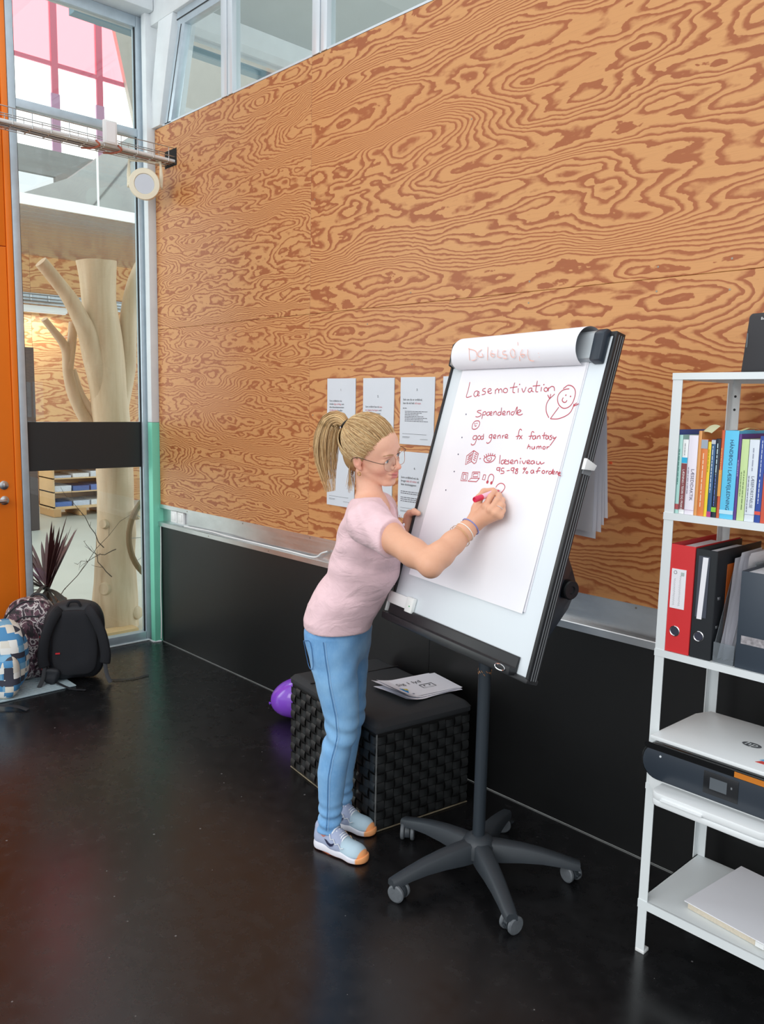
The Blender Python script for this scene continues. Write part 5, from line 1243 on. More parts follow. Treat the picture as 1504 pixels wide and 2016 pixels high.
zl = [0.122, 0.325, 0.51, 0.68, 0.845]
for z in zl: MB().box((px0, py0, z), (px1, py1, z + 0.016)).build('shelf_board', M_PINE, ph)
rnd = random.Random(5); cs5 = [(90, 120, 186), (214, 220, 230), (196, 206, 224), (70, 96, 160), (226, 228, 232)]
for j, z in enumerate(zl[:-1]):
    for i in range(3):
        c = cs5[(i * 2 + j) % 5]; h = 0.03 + 0.05 * rnd.random(); y = py0 + 0.03 + i * 0.25
        o = MB().box((px0 + 0.05, y, z + 0.016), (px1 - 0.02, y + 0.225, z + 0.016 + h)).build('paper_stack', mat('stack_%d_%d_%d' % c, c, 0.6, var=0.15, vscale=90))
        tag(o, '%s paper stack, %s pigeonhole of the %s row' % (('blue', 'white', 'grey', 'dark blue', 'pale')[(i * 2 + j) % 5], ('left', 'middle', 'right')[i], ('lowest', 'second', 'third', 'top')[j]), 'paper stack', 'papers in the pine shelf')
# wall mounted wire tray and fluorescent lamp in the hall
ht = empty('hall_cable_tray', (-7.1, 2.6, 2.95), label='grey wire tray along the hall end wall', cat='cable tray')
for z in (2.93, 2.98, 3.03): MB().cyl((-7.10, -2, z), (-7.10, 8, z), 0.008, n=6).build('long_wire', M_WIRE, ht)
for z in (2.93,): MB().cyl((-7.0, -2, z), (-7.0, 8, z), 0.008, n=6).build('long_wire', M_WIRE, ht)
for k in range(40): MB().tube([(-7.10, -1.9 + k * 0.25, 3.03), (-7.10, -1.9 + k * 0.25, 2.93), (-7.0, -1.9 + k * 0.25, 2.93)], 0.006, 5).build('cross_wire', M_WIRE, ht)
MB().box((-7.19, -2, 2.90), (-7.12, 8, 3.05)).build('back_channel', M_STEEL, ht)
_ll = bpy.data.lights.new('strip_lamp_light', 'AREA'); _ll.shape = 'RECTANGLE'; _ll.size = 0.06; _ll.size_y = 1.8; _ll.energy = 25
_lo = bpy.data.objects.new('strip_lamp_light', _ll); COL.objects.link(_lo); _lo.location = (-6.96, 1.34, 2.755); _lo['kind'] = 'helper'
hl = empty('strip_light', (-6.9, 1.9, 2.80), label='white strip lamp under the hall wire tray', cat='lamp')
MB().box((-7.02, 0.4, 2.78), (-6.90, 2.28, 2.86)).build('housing', M_WHITE, hl, bevel=0.006)
MB().box((-7.00, 0.42, 2.765), (-6.92, 2.26, 2.78)).build('diffuser', mat('lamp_diffuser', (238, 242, 246), 0.4), hl)
# dark panel leaning at the left, bicycle wheel and crates right of the trunk
dp = MB().box((-5.2, 0.55, 0.0), (-5.12, 1.12, 2.18)).build('dark_cabinet', mat('brown_black', (66, 56, 54), 0.6)); tag(dp, 'tall dark cabinet in the hall behind the left mullion', 'cabinet')
bw = empty('bicycle_wheel', (-0.95, 0.30, 0), label='old bicycle tyre leaning behind the tree trunk', cat='wheel')
wcn = V3(-0.30, 0.235, 0.66); wa_ = V3(0.99, -0.12, 0.0).normalized(); wx = V3(0.12, 0.99, 0)
MB().tube([wcn + wx * (0.30 * math.cos(t)) + V3(0, 0, 0.34 * math.sin(t)) for t in np.linspace(0, 2 * PI, 49)[:-1]], 0.020, 10, closed=True).build('tyre', mat('brown_tyre', (124, 98, 66), 0.7), bw)
for k in range(12):
    t = k * PI / 6; MB().cyl(wcn, wcn + wx * (0.29 * math.cos(t)) + V3(0, 0, 0.33 * math.sin(t)), 0.002, n=4).build('spoke', M_WIRE, bw)
MB().lathe([(0.02, -0.03), (0.02, 0.03)], wcn, wa_, 12).build('wheel_hub', M_SATIN, bw)
# thin dry twigs between plant and trunk
M_TWIG = mat('dark_twig', (84, 72, 60), 0.8)
tw = empty('dry_twigs', (-0.40, -0.30, 0), label='dry thin twigs in front of the tree trunk', cat='twigs')
rnd = random.Random(21)
for a, b in (((-0.45, -0.62, 0.16), (-0.40, -0.10, 0.78)), ((-0.42, -0.20, 0.60), (-0.36, -0.47, 0.98)), ((-0.40, -0.12, 0.58), (-0.36, -0.42, 0.52)), ((-0.42, -0.16, 0.40), (-0.38, -0.36, 0.66))):
    a, b = Vector(a), Vector(b); P = [a.lerp(b, i / 7) + V3(0, rnd.uniform(-.012, .012), rnd.uniform(-.012, .012)) for i in range(8)]
    MB().tube(P, list(np.linspace(0.0036, 0.0012, 8)), 5).build('twig', M_TWIG, tw)
    for i in range(2, 8):
        q = P[i]; dv = (b - a).normalized() * 0.06 + V3(0, rnd.uniform(-.05, .05), rnd.uniform(-.05, .05))
        MB().tube([q, q + dv * 0.6, q + dv + V3(0, 0, rnd.uniform(-.015, .015))], [0.0016, 0.0012, 0.0008], 4).build('twig', M_TWIG, tw)
# timber threshold behind the glass
tb_ = MB().box((-0.42, -0.80, 0.0), (-0.30, -0.02, 0.03)).build('timber_batten', M_PINE); tag(tb_, 'pale timber batten on the hall floor behind the glass', 'batten')
# ================================================================== PERSON: implicit-surface modelling helpers
class SDF:
    def __init__(s, lo, hi, h):
        s.h = h; s.lo = np.array(lo, float); s.n = np.ceil((np.array(hi) - s.lo) / h).astype(int) + 1
        s.ax = [(s.lo[i] + h * np.arange(s.n[i])).astype(np.float32) for i in range(3)]
        s.d = np.full(s.n, 0.5, np.float32)
    def sub(s, lo, hi, m):
        sl = []
        for i in range(3):
            a = int(np.floor((lo[i] - m - s.lo[i]) / s.h)); b = int(np.ceil((hi[i] + m - s.lo[i]) / s.h)) + 1
            sl.append(slice(max(a, 0), min(max(b, 0), s.n[i])))
        g = [s.ax[i][sl[i]].reshape([-1 if j == i else 1 for j in range(3)]) for i in range(3)]
        return tuple(sl), g
    def put(s, sl, d, k, mode='u'):
        o = s.d[sl]
        if mode == 'u':
            if k <= 0: s.d[sl] = np.minimum(o, d); return
            hh = np.clip(0.5 + 0.5 * (o - d) / k, 0, 1); s.d[sl] = o * (1 - hh) + d * hh - k * hh * (1 - hh)
        else:   # cut
            d = -d
            if k <= 0: s.d[sl] = np.maximum(o, d); return
            hh = np.clip(0.5 - 0.5 * (o - d) / k, 0, 1); s.d[sl] = o * (1 - hh) + d * hh + k * hh * (1 - hh)
    def cap(s, a, b, r0, r1=None, k=0.01, mode='u'):
        r1 = r0 if r1 is None else r1; a = np.array(a, float); b = np.array(b, float); rm = max(r0, r1)
        sl, (x, y, z) = s.sub(np.minimum(a, b) - rm, np.maximum(a, b) + rm, k + 3 * s.h)
        v = b - a; L = max(v @ v, 1e-12)
        t = np.clip(((x - a[0]) * v[0] + (y - a[1]) * v[1] + (z - a[2]) * v[2]) / L, 0, 1)
        d = np.sqrt((x - a[0] - t * v[0]) ** 2 + (y - a[1] - t * v[1]) ** 2 + (z - a[2] - t * v[2]) ** 2) - (r0 + t * (r1 - r0))
        s.put(sl, d.astype(np.float32), k, mode)
    def chain(s, P, R, k=0.01):
        for i in range(len(P) - 1): s.cap(P[i], P[i + 1], R[i], R[i + 1], k if i == 0 else min(k, 0.004) if k < 0.006 else k)
    def ell(s, c, rad, axes=None, k=0.01, mode='u'):
        c = np.array(c, float); A = np.eye(3) if axes is None else np.array(axes, float)   # rows = axes
        e = np.sqrt(((A * np.array(rad)[:, None]) ** 2).sum(0))
        sl, (x, y, z) = s.sub(c - e, c + e, k + 3 * s.h)
        q = [((x - c[0]) * A[i, 0] + (y - c[1]) * A[i, 1] + (z - c[2]) * A[i, 2]) for i in range(3)]
        k0 = np.sqrt(sum((q[i] / rad[i]) ** 2 for i in range(3))) + 1e-6; k1 = np.sqrt(sum((q[i] / rad[i] ** 2) ** 2 for i in range(3))) + 1e-6
        s.put(sl, (k0 * (k0 - 1) / k1).astype(np.float32), k, mode)
    def stack(s, zs, cx, cy, a, b, f, k=0.01, fn=None):
        """column of ellipses: centre, lateral and depth half axes given over height; f = facing direction"""
        sl, (x, y, z) = s.sub((min(cx) - max(a), min(cy) - max(a), min(zs)), (max(cx) + max(a), max(cy) + max(a), max(zs)), k + 3 * s.h)
        I = lambda v: np.interp(z, zs, v)
        X = x - I(cx); Y = y - I(cy); u = X * f[1] - Y * f[0]; w = X * f[0] + Y * f[1]; A = I(a); B_ = I(b)
        rr = np.sqrt((u / A) ** 2 + (w / B_) ** 2); d = (rr - 1) * np.minimum(A, B_) * 0.9
        d = np.maximum(d, np.maximum(min(zs) - z, z - max(zs)))
        if fn is not None: d = d + fn(x, y, z, u, w)
        s.put(sl, d.astype(np.float32), k)
    def warp(s, fn):
        x, y, z = [s.ax[i].reshape([-1 if j == i else 1 for j in range(3)]) for i in range(3)]
        s.d = (s.d + fn(x, y, z)).astype(np.float32)
    def half(s, p, nrm, k=0.0):
        """keep the side the normal points away from"""
        x, y, z = [s.ax[i].reshape([-1 if j == i else 1 for j in range(3)]) for i in range(3)]
        d = (x - p[0]) * nrm[0] + (y - p[1]) * nrm[1] + (z - p[2]) * nrm[2]
        s.d = np.maximum(s.d, d.astype(np.float32))
    def mesh(s, name):
        d = s.d; d[0] = d[-1] = 0.5; d[:, 0] = d[:, -1] = 0.5; d[:, :, 0] = d[:, :, -1] = 0.5
        ins = d < 0; c = np.zeros(s.n - 1, np.int8)
        cr = [(i, j, k) for i in (0, 1) for j in (0, 1) for k in (0, 1)]
        n = s.n
        for i, j, k in cr: c += ins[i:n[0] - 1 + i, j:n[1] - 1 + j, k:n[2] - 1 + k]
        act = (c > 0) & (c < 8); I = np.argwhere(act); idx = np.full(c.shape, -1, np.int32); idx[act] = np.arange(len(I))
        val = {q: d[I[:, 0] + q[0], I[:, 1] + q[1], I[:, 2] + q[2]] for q in cr}
        acc = np.zeros((len(I), 3)); cnt = np.zeros(len(I))
        for q in cr:
            for ax in range(3):
                if q[ax] == 0:
                    q2 = list(q); q2[ax] = 1; q2 = tuple(q2); a, b = val[q], val[q2]; m = (a < 0) != (b < 0)
                    t = np.where(m, a / np.where(a == b, 1, a - b), 0); p = np.zeros((len(I), 3)) + np.array(q); p[:, ax] += t
                    acc += p * m[:, None]; cnt += m
        V = s.lo + s.h * (I + acc / cnt[:, None])
        Q = []
        for ax in range(3):
            o1, o2 = [(1, 2), (2, 0), (0, 1)][ax]
            A = np.take(ins, range(0, n[ax] - 1), ax); B_ = np.take(ins, range(1, n[ax]), ax); E = np.argwhere(A != B_)
            E = E[(E[:, o1] > 0) & (E[:, o2] > 0) & (E[:, o1] < n[o1] - 1) & (E[:, o2] < n[o2] - 1)]
            fl = A[E[:, 0], E[:, 1], E[:, 2]]
            def g(a, b):
                e = E.copy(); e[:, o1] -= a; e[:, o2] -= b; return idx[e[:, 0], e[:, 1], e[:, 2]]
            q = np.stack([g(0, 0), g(1, 0), g(1, 1), g(0, 1)], 1); q[~fl] = q[~fl][:, ::-1]; Q.append(q)
        Q = np.concatenate(Q); Q = Q[(Q >= 0).all(1)]
        return V, Q
def grid_mesh(name, V, Q, cols=None):
    me = bpy.data.meshes.new(name); me.vertices.add(len(V)); me.vertices.foreach_set('co', np.asarray(V, np.float32).ravel())
    me.loops.add(Q.size); me.loops.foreach_set('vertex_index', Q.ravel().astype(np.int32))
    me.polygons.add(len(Q)); me.polygons.foreach_set('loop_start', np.arange(0, Q.size, 4, dtype=np.int32))
    me.update(calc_edges=True); me.validate()
    me.polygons.foreach_set('use_smooth', [True] * len(me.polygons))
    if cols is not None:
        at = me.color_attributes.new('tint', 'FLOAT_COLOR', 'POINT'); c4 = np.ones((len(V), 4), np.float32); c4[:, :3] = cols; at.data.foreach_set('color', c4.ravel())
    return me
def smooth_v(V, Q, it=2, lam=0.5):
    n = len(V); e = np.concatenate([Q[:, [0, 1]], Q[:, [1, 2]], Q[:, [2, 3]], Q[:, [3, 0]]])
    deg = np.bincount(e[:, 0], minlength=n) + np.bincount(e[:, 1], minlength=n); deg = np.maximum(deg, 1)
    for _ in range(it):
        acc = np.zeros((n, 3))
        for ax in range(3):
            acc[:, ax] = np.bincount(e[:, 0], V[e[:, 1], ax], n) + np.bincount(e[:, 1], V[e[:, 0], ax], n)
        V = V + lam * (acc / deg[:, None] - V)
    return V
def sstep(x, a, b): t = np.clip((x - a) / (b - a), 0, 1); return t * t * (3 - 2 * t)

# ------------------------------------------------------------------ pose
HO = np.array([2.8750, -0.7600, 1.4560]); _a, _p, _r = 0.225, 0.17, 0.33
_f = np.array([math.cos(_a) * math.cos(_p), math.sin(_a) * math.cos(_p), -math.sin(_p)]); _l = np.array([-math.sin(_a), math.cos(_a), 0]); _u = np.cross(_f, _l)
HF = _f; HL = math.cos(_r) * _l + math.sin(_r) * _u; HU = -math.sin(_r) * _l + math.cos(_r) * _u
HA = np.array([HF, HL, HU])
def hd_(x, y, z): return HO + HF * x + HL * y + HU * z
BF = np.array([math.cos(math.radians(38)), math.sin(math.radians(38)), 0.0]); BR_ = np.array([BF[1], -BF[0], 0.0])
SH_R = np.array([2.985, -0.872, 1.240]); EL_R = np.array([3.264, -0.874, 1.153]); WR_R = np.array([3.280, -0.698, 1.262])
SH_L = np.array([2.790, -0.640, 1.245]); EL_L = np.array([2.790, -0.570, 1.000]); WR_L = np.array([2.846, -0.556, 1.155])
TZ = [0.74, 0.806, 0.853, 0.909, 0.965, 1.02, 1.075, 1.166, 1.215, 1.250, 1.278, 1.30]
TCX = [2.695, 2.695, 2.707, 2.732, 2.767, 2.795, 2.816, 2.844, 2.855, 2.861, 2.864, 2.866]
TCY = [-0.738, -0.746, -0.751, -0.747, -0.732, -0.724, -0.723, -0.730, -0.740, -0.748, -0.754, -0.757]
TA = [0.150, 0.152, 0.150, 0.143, 0.132, 0.128, 0.132, 0.144, 0.146, 0.134, 0.105, 0.070]
TB = [0.108, 0.116, 0.122, 0.126, 0.125, 0.121, 0.117, 0.107, 0.094, 0.078, 0.062, 0.050]
person = empty('person', (2.70, -0.74, 0), label='woman in a pink t-shirt and blue jeans writing on the flip chart', cat='person')

# ------------------------------------------------------------------ body: head, neck, torso core, arms and hands as one surface
bd = SDF((2.60, -1.0, 0.90), (3.43, -0.46, 1.60), 0.0024)
# cranium and face
bd.ell(hd_(-0.008, 0, 0.032), (0.094, 0.072, 0.090), HA, 0.0)
bd.ell(hd_(0.032, 0, -0.022), (0.057, 0.056, 0.074), HA, 0.03)
bd.ell(hd_(0.056, 0, 0.042), (0.036, 0.052, 0.045), HA, 0.02)
for s_ in (-1, 1):
    bd.cap(hd_(0.002, 0.052 * s_, -0.046), hd_(0.060, 0.017 * s_, -0.088), 0.0145, 0.014, 0.016)
    bd.ell(hd_(0.056, 0.036 * s_, -0.027), (0.026, 0.021, 0.020), HA, 0.018)
bd.ell(hd_(0.073, 0, -0.0885), (0.0175, 0.019, 0.0165), HA, 0.014)
bd.cap(hd_(0.083, -0.034, 0.019), hd_(0.083, 0.034, 0.019), 0.0085, 0.0085, 0.014)
for s_ in (-1, 1): bd.ell(hd_(0.094, 0.032 * s_, 0.000), (0.015, 0.017, 0.0115), HA, 0.010, 'c')
bd.ell(hd_(0.081, 0, -0.060), (0.016, 0.025, 0.017), HA, 0.014)
# nose
bd.cap(hd_(0.086, 0, 0.012), hd_(0.106, 0, -0.026), 0.0072, 0.0088, 0.009)
bd.ell(hd_(0.1075, 0, -0.0285), (0.0100, 0.0095, 0.0085), HA, 0.005)
for s_ in (-1, 1): bd.ell(hd_(0.097, 0.0115 * s_, -0.0315), (0.0092, 0.0072, 0.0072), HA, 0.005)
for s_ in (-1, 1): bd.ell(hd_(0.102, 0.006 * s_, -0.0395), (0.004, 0.003, 0.003), HA, 0.002, 'c')
# lids, eye slits
for s_ in (-1, 1):
    bd.ell(hd_(0.0748, 0.031 * s_, 0.000), (0.0148, 0.0160, 0.0130), HA, 0.004)
    bd.ell(hd_(0.0890, 0.0315 * s_, -0.001), (0.0095, 0.0140, 0.0052), HA, 0.001, 'c')
# lips, closed in a smile
for s_ in (-1, 1):
    bd.cap(hd_(0.0895, 0.019 * s_, -0.0510), hd_(0.0970, 0.0, -0.0540), 0.0034, 0.0048, 0.004)
    bd.cap(hd_(0.0890, 0.017 * s_, -0.0595), hd_(0.0955, 0.0, -0.0650), 0.0034, 0.0056, 0.004)
    bd.cap(hd_(0.0880, 0.030 * s_, -0.0500), hd_(0.1015, 0.0, -0.0595), 0.0020, 0.0021, 0.0012, 'c')
# ears
for s_ in (-1, 1):
    bd.ell(hd_(-0.006, 0.073 * s_, -0.006), (0.017, 0.0075, 0.028), HA, 0.005)
    bd.ell(hd_(-0.003, 0.0805 * s_, -0.002), (0.009, 0.0055, 0.016), HA, 0.002, 'c')
    bd.ell(hd_(0.003, 0.072 * s_, -0.030), (0.008, 0.006, 0.009), HA, 0.005)
# neck
NB_ = np.array([2.868, -0.752, 1.270])
bd.cap(hd_(-0.024, 0, -0.040), NB_, 0.0395, 0.047, 0.016)
bd.cap(hd_(-0.014, -0.055, -0.050), NB_ + BF * 0.050 - BR_ * 0.010, 0.009, 0.010, 0.016)
bd.cap(NB_ + BF * 0.05 + BR_ * 0.02, NB_ + BF * 0.03 + BR_ * 0.13 + np.array([0, 0, -0.012]), 0.010, 0.010, 0.015)
# torso core (inside the shirt)
k_ = [i for i, z in enumerate(TZ) if z >= 0.92]
bd.stack([TZ[i] for i in k_], [TCX[i] for i in k_], [TCY[i] for i in k_], [max(0.045, TA[i] - 0.022) for i in k_], [max(0.040, TB[i] - 0.024) for i in k_], BF, 0.03)
bd.cap(np.array([2.872, -0.754, 1.262]), SH_R, 0.045, 0.046, 0.03); bd.cap(np.array([2.872, -0.754, 1.262]), SH_L, 0.045, 0.044, 0.03)
# right arm
def lerp(a, b, t): return a + (b - a) * t
bd.chain([SH_R, lerp(SH_R, EL_R, 0.35), lerp(SH_R, EL_R, 0.75), EL_R], [0.046, 0.0455, 0.041, 0.036], 0.02)
bd.ell(EL_R + np.array([0.012, -0.008, -0.012]), (0.026, 0.026, 0.026), None, 0.02)
FA = [EL_R, lerp(EL_R, WR_R, 0.22) + np.array([0.004, -0.004, 0]), lerp(EL_R, WR_R, 0.5), lerp(EL_R, WR_R, 0.8), WR_R]
bd.chain(FA, [0.035, 0.038, 0.034, 0.0275, 0.0240], 0.016)
# right hand
def fing(P, R, k=0.004):
    bd.chain([np.array(p) for p in P], R, k)
H0 = WR_R; PALM = np.array([3.3138, -0.6916, 1.2949])
I0, M0, R0, L0 = [np.array(p) for p in ((3.3316, -0.7097, 1.3198), (3.355, -0.7150, 1.3110), (3.3735, -0.7130, 1.3030), (3.3820, -0.7050, 1.2950))]
for q in (I0, M0, R0, L0): bd.cap(H0 + (q - H0) * 0.05, q + (PALM - q) * 0.12, 0.019, 0.0125, 0.014)
bd.ell(PALM + np.array([-0.004, 0.010, 0.004]), (0.026, 0.020, 0.030), None, 0.014)
bd.cap(H0, (3.2735, -0.6840, 1.303), 0.021, 0.0165, 0.014)
fing([(3.2735, -0.6840, 1.303), (3.2724, -0.6731, 1.3346), (3.2720, -0.6500, 1.3534), (3.2960, -0.6345, 1.3600)], [0.0150, 0.0118, 0.0102, 0.0082], 0.006)
fing([I0, (3.3272, -0.6845, 1.3453), (3.3180, -0.6575, 1.3570), (3.3105, -0.6390, 1.3570)], [0.0118, 0.0098, 0.0088, 0.0075])
fing([M0, (3.3600, -0.6950, 1.3370), (3.3430, -0.6650, 1.3490), (3.3250, -0.6420, 1.3500)], [0.0118, 0.0098, 0.0088, 0.0076])
fing([R0, (3.3750, -0.6930, 1.3250), (3.3560, -0.6640, 1.3370), (3.3360, -0.6455, 1.3390)], [0.0112, 0.0093, 0.0084, 0.0073])
fing([L0, (3.3790, -0.6890, 1.3100), (3.3610, -0.6655, 1.3215), (3.3440, -0.6500, 1.3260)], [0.0100, 0.0083, 0.0075, 0.0066])
for q, r_ in ((I0, 0.0105), (M0, 0.0110), (R0, 0.0100), (L0, 0.0088)): bd.ell(q + np.array([0.001, -0.003, 0.001]), (r_, r_, r_), None, 0.008)
# left arm and hand: thumb in front of the board edge, fingers behind it
bd.chain([SH_L, lerp(SH_L, EL_L, 0.5), EL_L], [0.044, 0.041, 0.034], 0.02)
bd.chain([EL_L, lerp(EL_L, WR_L, 0.3), lerp(EL_L, WR_L, 0.75), WR_L], [0.034, 0.037, 0.029, 0.0235], 0.016)
bd.cap(WR_L, (2.843, -0.538, 1.214), 0.0225, 0.024, 0.012)
bd.cap(WR_L, (2.858, -0.556, 1.215), 0.018, 0.016, 0.012)
fing([(2.852, -0.554, 1.205), (2.8680, -0.5650, 1.2330), (2.9070, -0.5830, 1.2455), (2.9310, -0.5865, 1.2425)], [0.0165, 0.0125, 0.0108, 0.0092], 0.008)
for j, (z, y) in enumerate(((1.236, -0.505), (1.220, -0.508), (1.204, -0.512), (1.190, -0.516))):
    fing([(2.838, -0.530, z - 0.010), (2.862, y - 0.004, z), (2.900, y - 0.012, z - 0.002), (2.925, y - 0.016, z - 0.004)], [0.0115, 0.0098, 0.0088, 0.0078])
BV, BQ = bd.mesh('body'); BV = smooth_v(BV, BQ, 1, 0.35); del bd
# lower legs and ankles, inside the jeans and shoes
RZ = [0.070, 0.117, 0.16, 0.215, 0.293, 0.37, 0.447, 0.523, 0.617, 0.711, 0.80]
RX = [2.728, 2.730, 2.731, 2.732, 2.734, 2.742, 2.757, 2.754, 2.743, 2.733, 2.722]
RY = [-0.803, -0.799, -0.798, -0.797, -0.795, -0.786, -0.771, -0.774, -0.786, -0.794, -0.796]
RR = [0.0415, 0.0395, 0.0415, 0.046, 0.0525, 0.0525, 0.0555, 0.0645, 0.0745, 0.080, 0.083]
LX = [2.618, 2.622, 2.622, 2.621, 2.626, 2.634, 2.644, 2.638, 2.634, 2.645, 2.660]
LY = [-0.652, -0.651, -0.651, -0.652, -0.648, -0.639, -0.631, -0.636, -0.640, -0.652, -0.664]
lg = SDF((2.50, -0.93, 0.02), (2.90, -0.52, 1.00), 0.006)
for XX, YY in ((RX, RY), (LX, LY)):
    lg.chain([np.array([XX[0], YY[0], 0.035])] + [np.array([x, y, z]) for x, y, z in zip(XX, YY, RZ)], [0.028, 0.028] + [r - 0.014 for r in RR[1:]], 0.02)
lg.cap((2.70, -0.735, 0.80), (2.745, -0.738, 0.97), 0.075, 0.075, 0.03)
LV, LQ = lg.mesh('legs'); del lg
def local(V): return (V - HO) @ HA.T
L_ = local(BV)
skin = np.array(lin((232, 180, 154))); lips = np.array(lin((206, 116, 116))); blush = np.array(lin((226, 146, 126))); tan_ = np.array(lin((222, 166, 134)))
cols = np.tile(skin, (len(BV), 1))
arm = sstep(BV[:, 0], 3.0, 3.12)[:, None]; cols = cols * (1 - 0.75 * arm) + tan_ * 0.75 * arm
def spot(c, r, col, a):
    global cols
    w = np.exp(-(((L_ - np.array(c)) / np.array(r)) ** 2).sum(1))[:, None] * a; cols = cols * (1 - w) + col * w
for s_ in (-1, 1): spot((0.065, 0.042 * s_, -0.035), (0.026, 0.020, 0.020), blush, 0.40)
spot((0.112, 0, -0.029), (0.014, 0.012, 0.012), blush, 0.6)
spot((0.0, -0.075, -0.012), (0.02, 0.012, 0.03), blush, 0.5)
w = (sstep(L_[:, 0], 0.085, 0.092) * (1 - sstep(np.abs(L_[:, 1]), 0.015, 0.021)) * sstep(L_[:, 2], -0.0705, -0.0680) * (1 - sstep(L_[:, 2], -0.0495, -0.0475)))[:, None] * 0.8
cols = cols * (1 - w) + lips * w
w = (sstep(L_[:, 0], 0.080, 0.086) * (1 - sstep(np.abs(L_[:, 1]), 0.024, 0.029)) * np.exp(-((L_[:, 2] + 0.0595 - 0.0090 * np.abs(L_[:, 1]) / 0.028) / 0.0017) ** 2))[:, None] * 0.75
cols = cols * (1 - w) + np.array(lin((130, 60, 60))) * w  # shade between the lips put into the vertex tint
allV = np.concatenate([BV, LV]); allQ = np.concatenate([BQ, LQ + len(BV)]); allC = np.concatenate([cols, np.tile(np.array(lin((206, 140, 132))), (len(LV), 1))])
def make_skin():
    b = NB('skin'); at = b.n('ShaderNodeAttribute'); at.attribute_name = 'tint'
    nz = b.noise(b.coord(), 60, 4, 0.6); c = b.mix(b.math('MULTIPLY', b.math('SUBTRACT', nz, 0.45, clamp=True), 0.5), at.outputs['Color'], lin((206, 136, 108)))
    b.set(color=c, rough=0.48, spec=0.4, sss=0.06); b.b.inputs['Subsurface Radius'].default_value = (0.010, 0.004, 0.002)
    b.bump(b.noise(b.coord(), 420, 2, 0.5), 0.06, 0.001); return b.m
body = link('body', grid_mesh('body', allV, allQ, allC), make_skin(), person)

# eyes, brows
M_EYE = mat('eye_white', (236, 232, 228), 0.15); M_IRIS = mat('grey_blue_iris', (96, 120, 140), 0.2); M_PUP = mat('pupil', (16, 14, 14), 0.1); M_LASH = mat('lash_brown', (92, 66, 50), 0.7)
def vv(a): return Vector(a.tolist() if hasattr(a, 'tolist') else a)
for s_ in (-1, 1):
    c = vv(hd_(0.0745, 0.0310 * s_, -0.0005)); g = vv(HF * 0.99 + HL * 0.10 - HU * 0.10).normalized()
    e = MB().lathe([(0.0128 * math.sin(t), 0.0128 * -math.cos(t)) for t in np.linspace(0.02, PI - 0.02, 16)], c, g, 24).build('eye', M_EYE, person, smooth=2.0)
    MB().lathe([(0.0059, 0.0116), (0.0050, 0.0122), (0.003, 0.0127), (0.0008, 0.0129)], c, g, 20).build('iris', M_IRIS, e, smooth=2.0)
    MB().lathe([(0.0026, 0.0128), (0.001, 0.0132)], c, g, 14).build('pupil', M_PUP, e)
    MB().tube([vv(hd_(0.0862 + 0.0022 * math.sin(PI * t), (0.0180 + 0.0255 * t) * s_, 0.0022 + 0.0032 * math.sin(PI * t))) for t in np.linspace(0, 1, 9)], [0.0005] + [0.0011] * 7 + [0.0006], 6).build('eyelash_line', M_LASH, e)
    MB().tube([vv(hd_(0.0990 - 0.0180 * t ** 2, (0.014 + 0.034 * t) * s_, 0.0185 + 0.0050 * math.sin(PI * 0.75 * t))) for t in np.linspace(0, 1, 9)], [(0.0009, 0.0016), (0.0012, 0.0024), (0.0012, 0.0026), (0.0012, 0.0026), (0.0012, 0.0024), (0.0011, 0.0021), (0.001, 0.0018), (0.0009, 0.0014), (0.0006, 0.0008)], 6).build('eyebrow', mat('brow_blonde', (168, 128, 92), 0.8), person)

# ------------------------------------------------------------------ t-shirt
ts = SDF((2.48, -1.02, 0.70), (3.14, -0.46, 1.36), 0.0042)
def tw_(x, y, z, u, w):
    # soft folds: diagonal pulls round the waist and fine ripples near the hem
    return (0.0042 * np.sin(52 * z + 16 * w - 9 * u + 2.0 * np.sin(14 * u)) * sstep(z, 0.84, 0.95) * (1 - sstep(z, 1.04, 1.14))
            + 0.0034 * np.sin(30 * u + 24 * z + 1.5 * np.sin(20 * w)) * (1 - sstep(z, 0.86, 1.0))
            + 0.0026 * np.sin(70 * z - 30 * u + 2.5 * np.sin(22 * w)) * sstep(z, 1.05, 1.16))
ts.stack(TZ, TCX, TCY, [a + 0.004 for a in TA], [b + 0.006 for b in TB], BF, 0.0, tw_)
for s_ in (-1, 1): ts.ell(np.array([2.834, -0.728, 1.130]) + BF * 0.062 + BR_ * (0.058 * s_), (0.050, 0.056, 0.052), None, 0.035)
ts.cap(np.array([2.872, -0.754, 1.255]), SH_R + np.array([0, 0, 0.0]), 0.058, 0.062, 0.03)
ts.cap(np.array([2.872, -0.754, 1.255]), SH_L, 0.058, 0.056, 0.03)
SLV = lerp(SH_R, EL_R, 0.42)
ts.cap(SH_R, lerp(SH_R, EL_R, 0.55), 0.062, 0.060, 0.035)
ts.cap(SH_L, lerp(SH_L, EL_L, 0.45), 0.056, 0.054, 0.03)
ts.warp(lambda x, y, z: 0.0022 * np.sin(95 * (x - 2.9) + 70 * (z - 1.2) + 2.0 * np.sin(40 * y)) * sstep(x, 2.90, 2.96) * sstep(z, 1.12, 1.2))
sv = (EL_R - SH_R); sv = sv / np.linalg.norm(sv); sv = sv + np.array([0.10, 0.0, 0.28]); sv /= np.linalg.norm(sv)
ts.half(SLV, sv)
ts.half((0, 0, 0.822), (0, 0, -1.0))
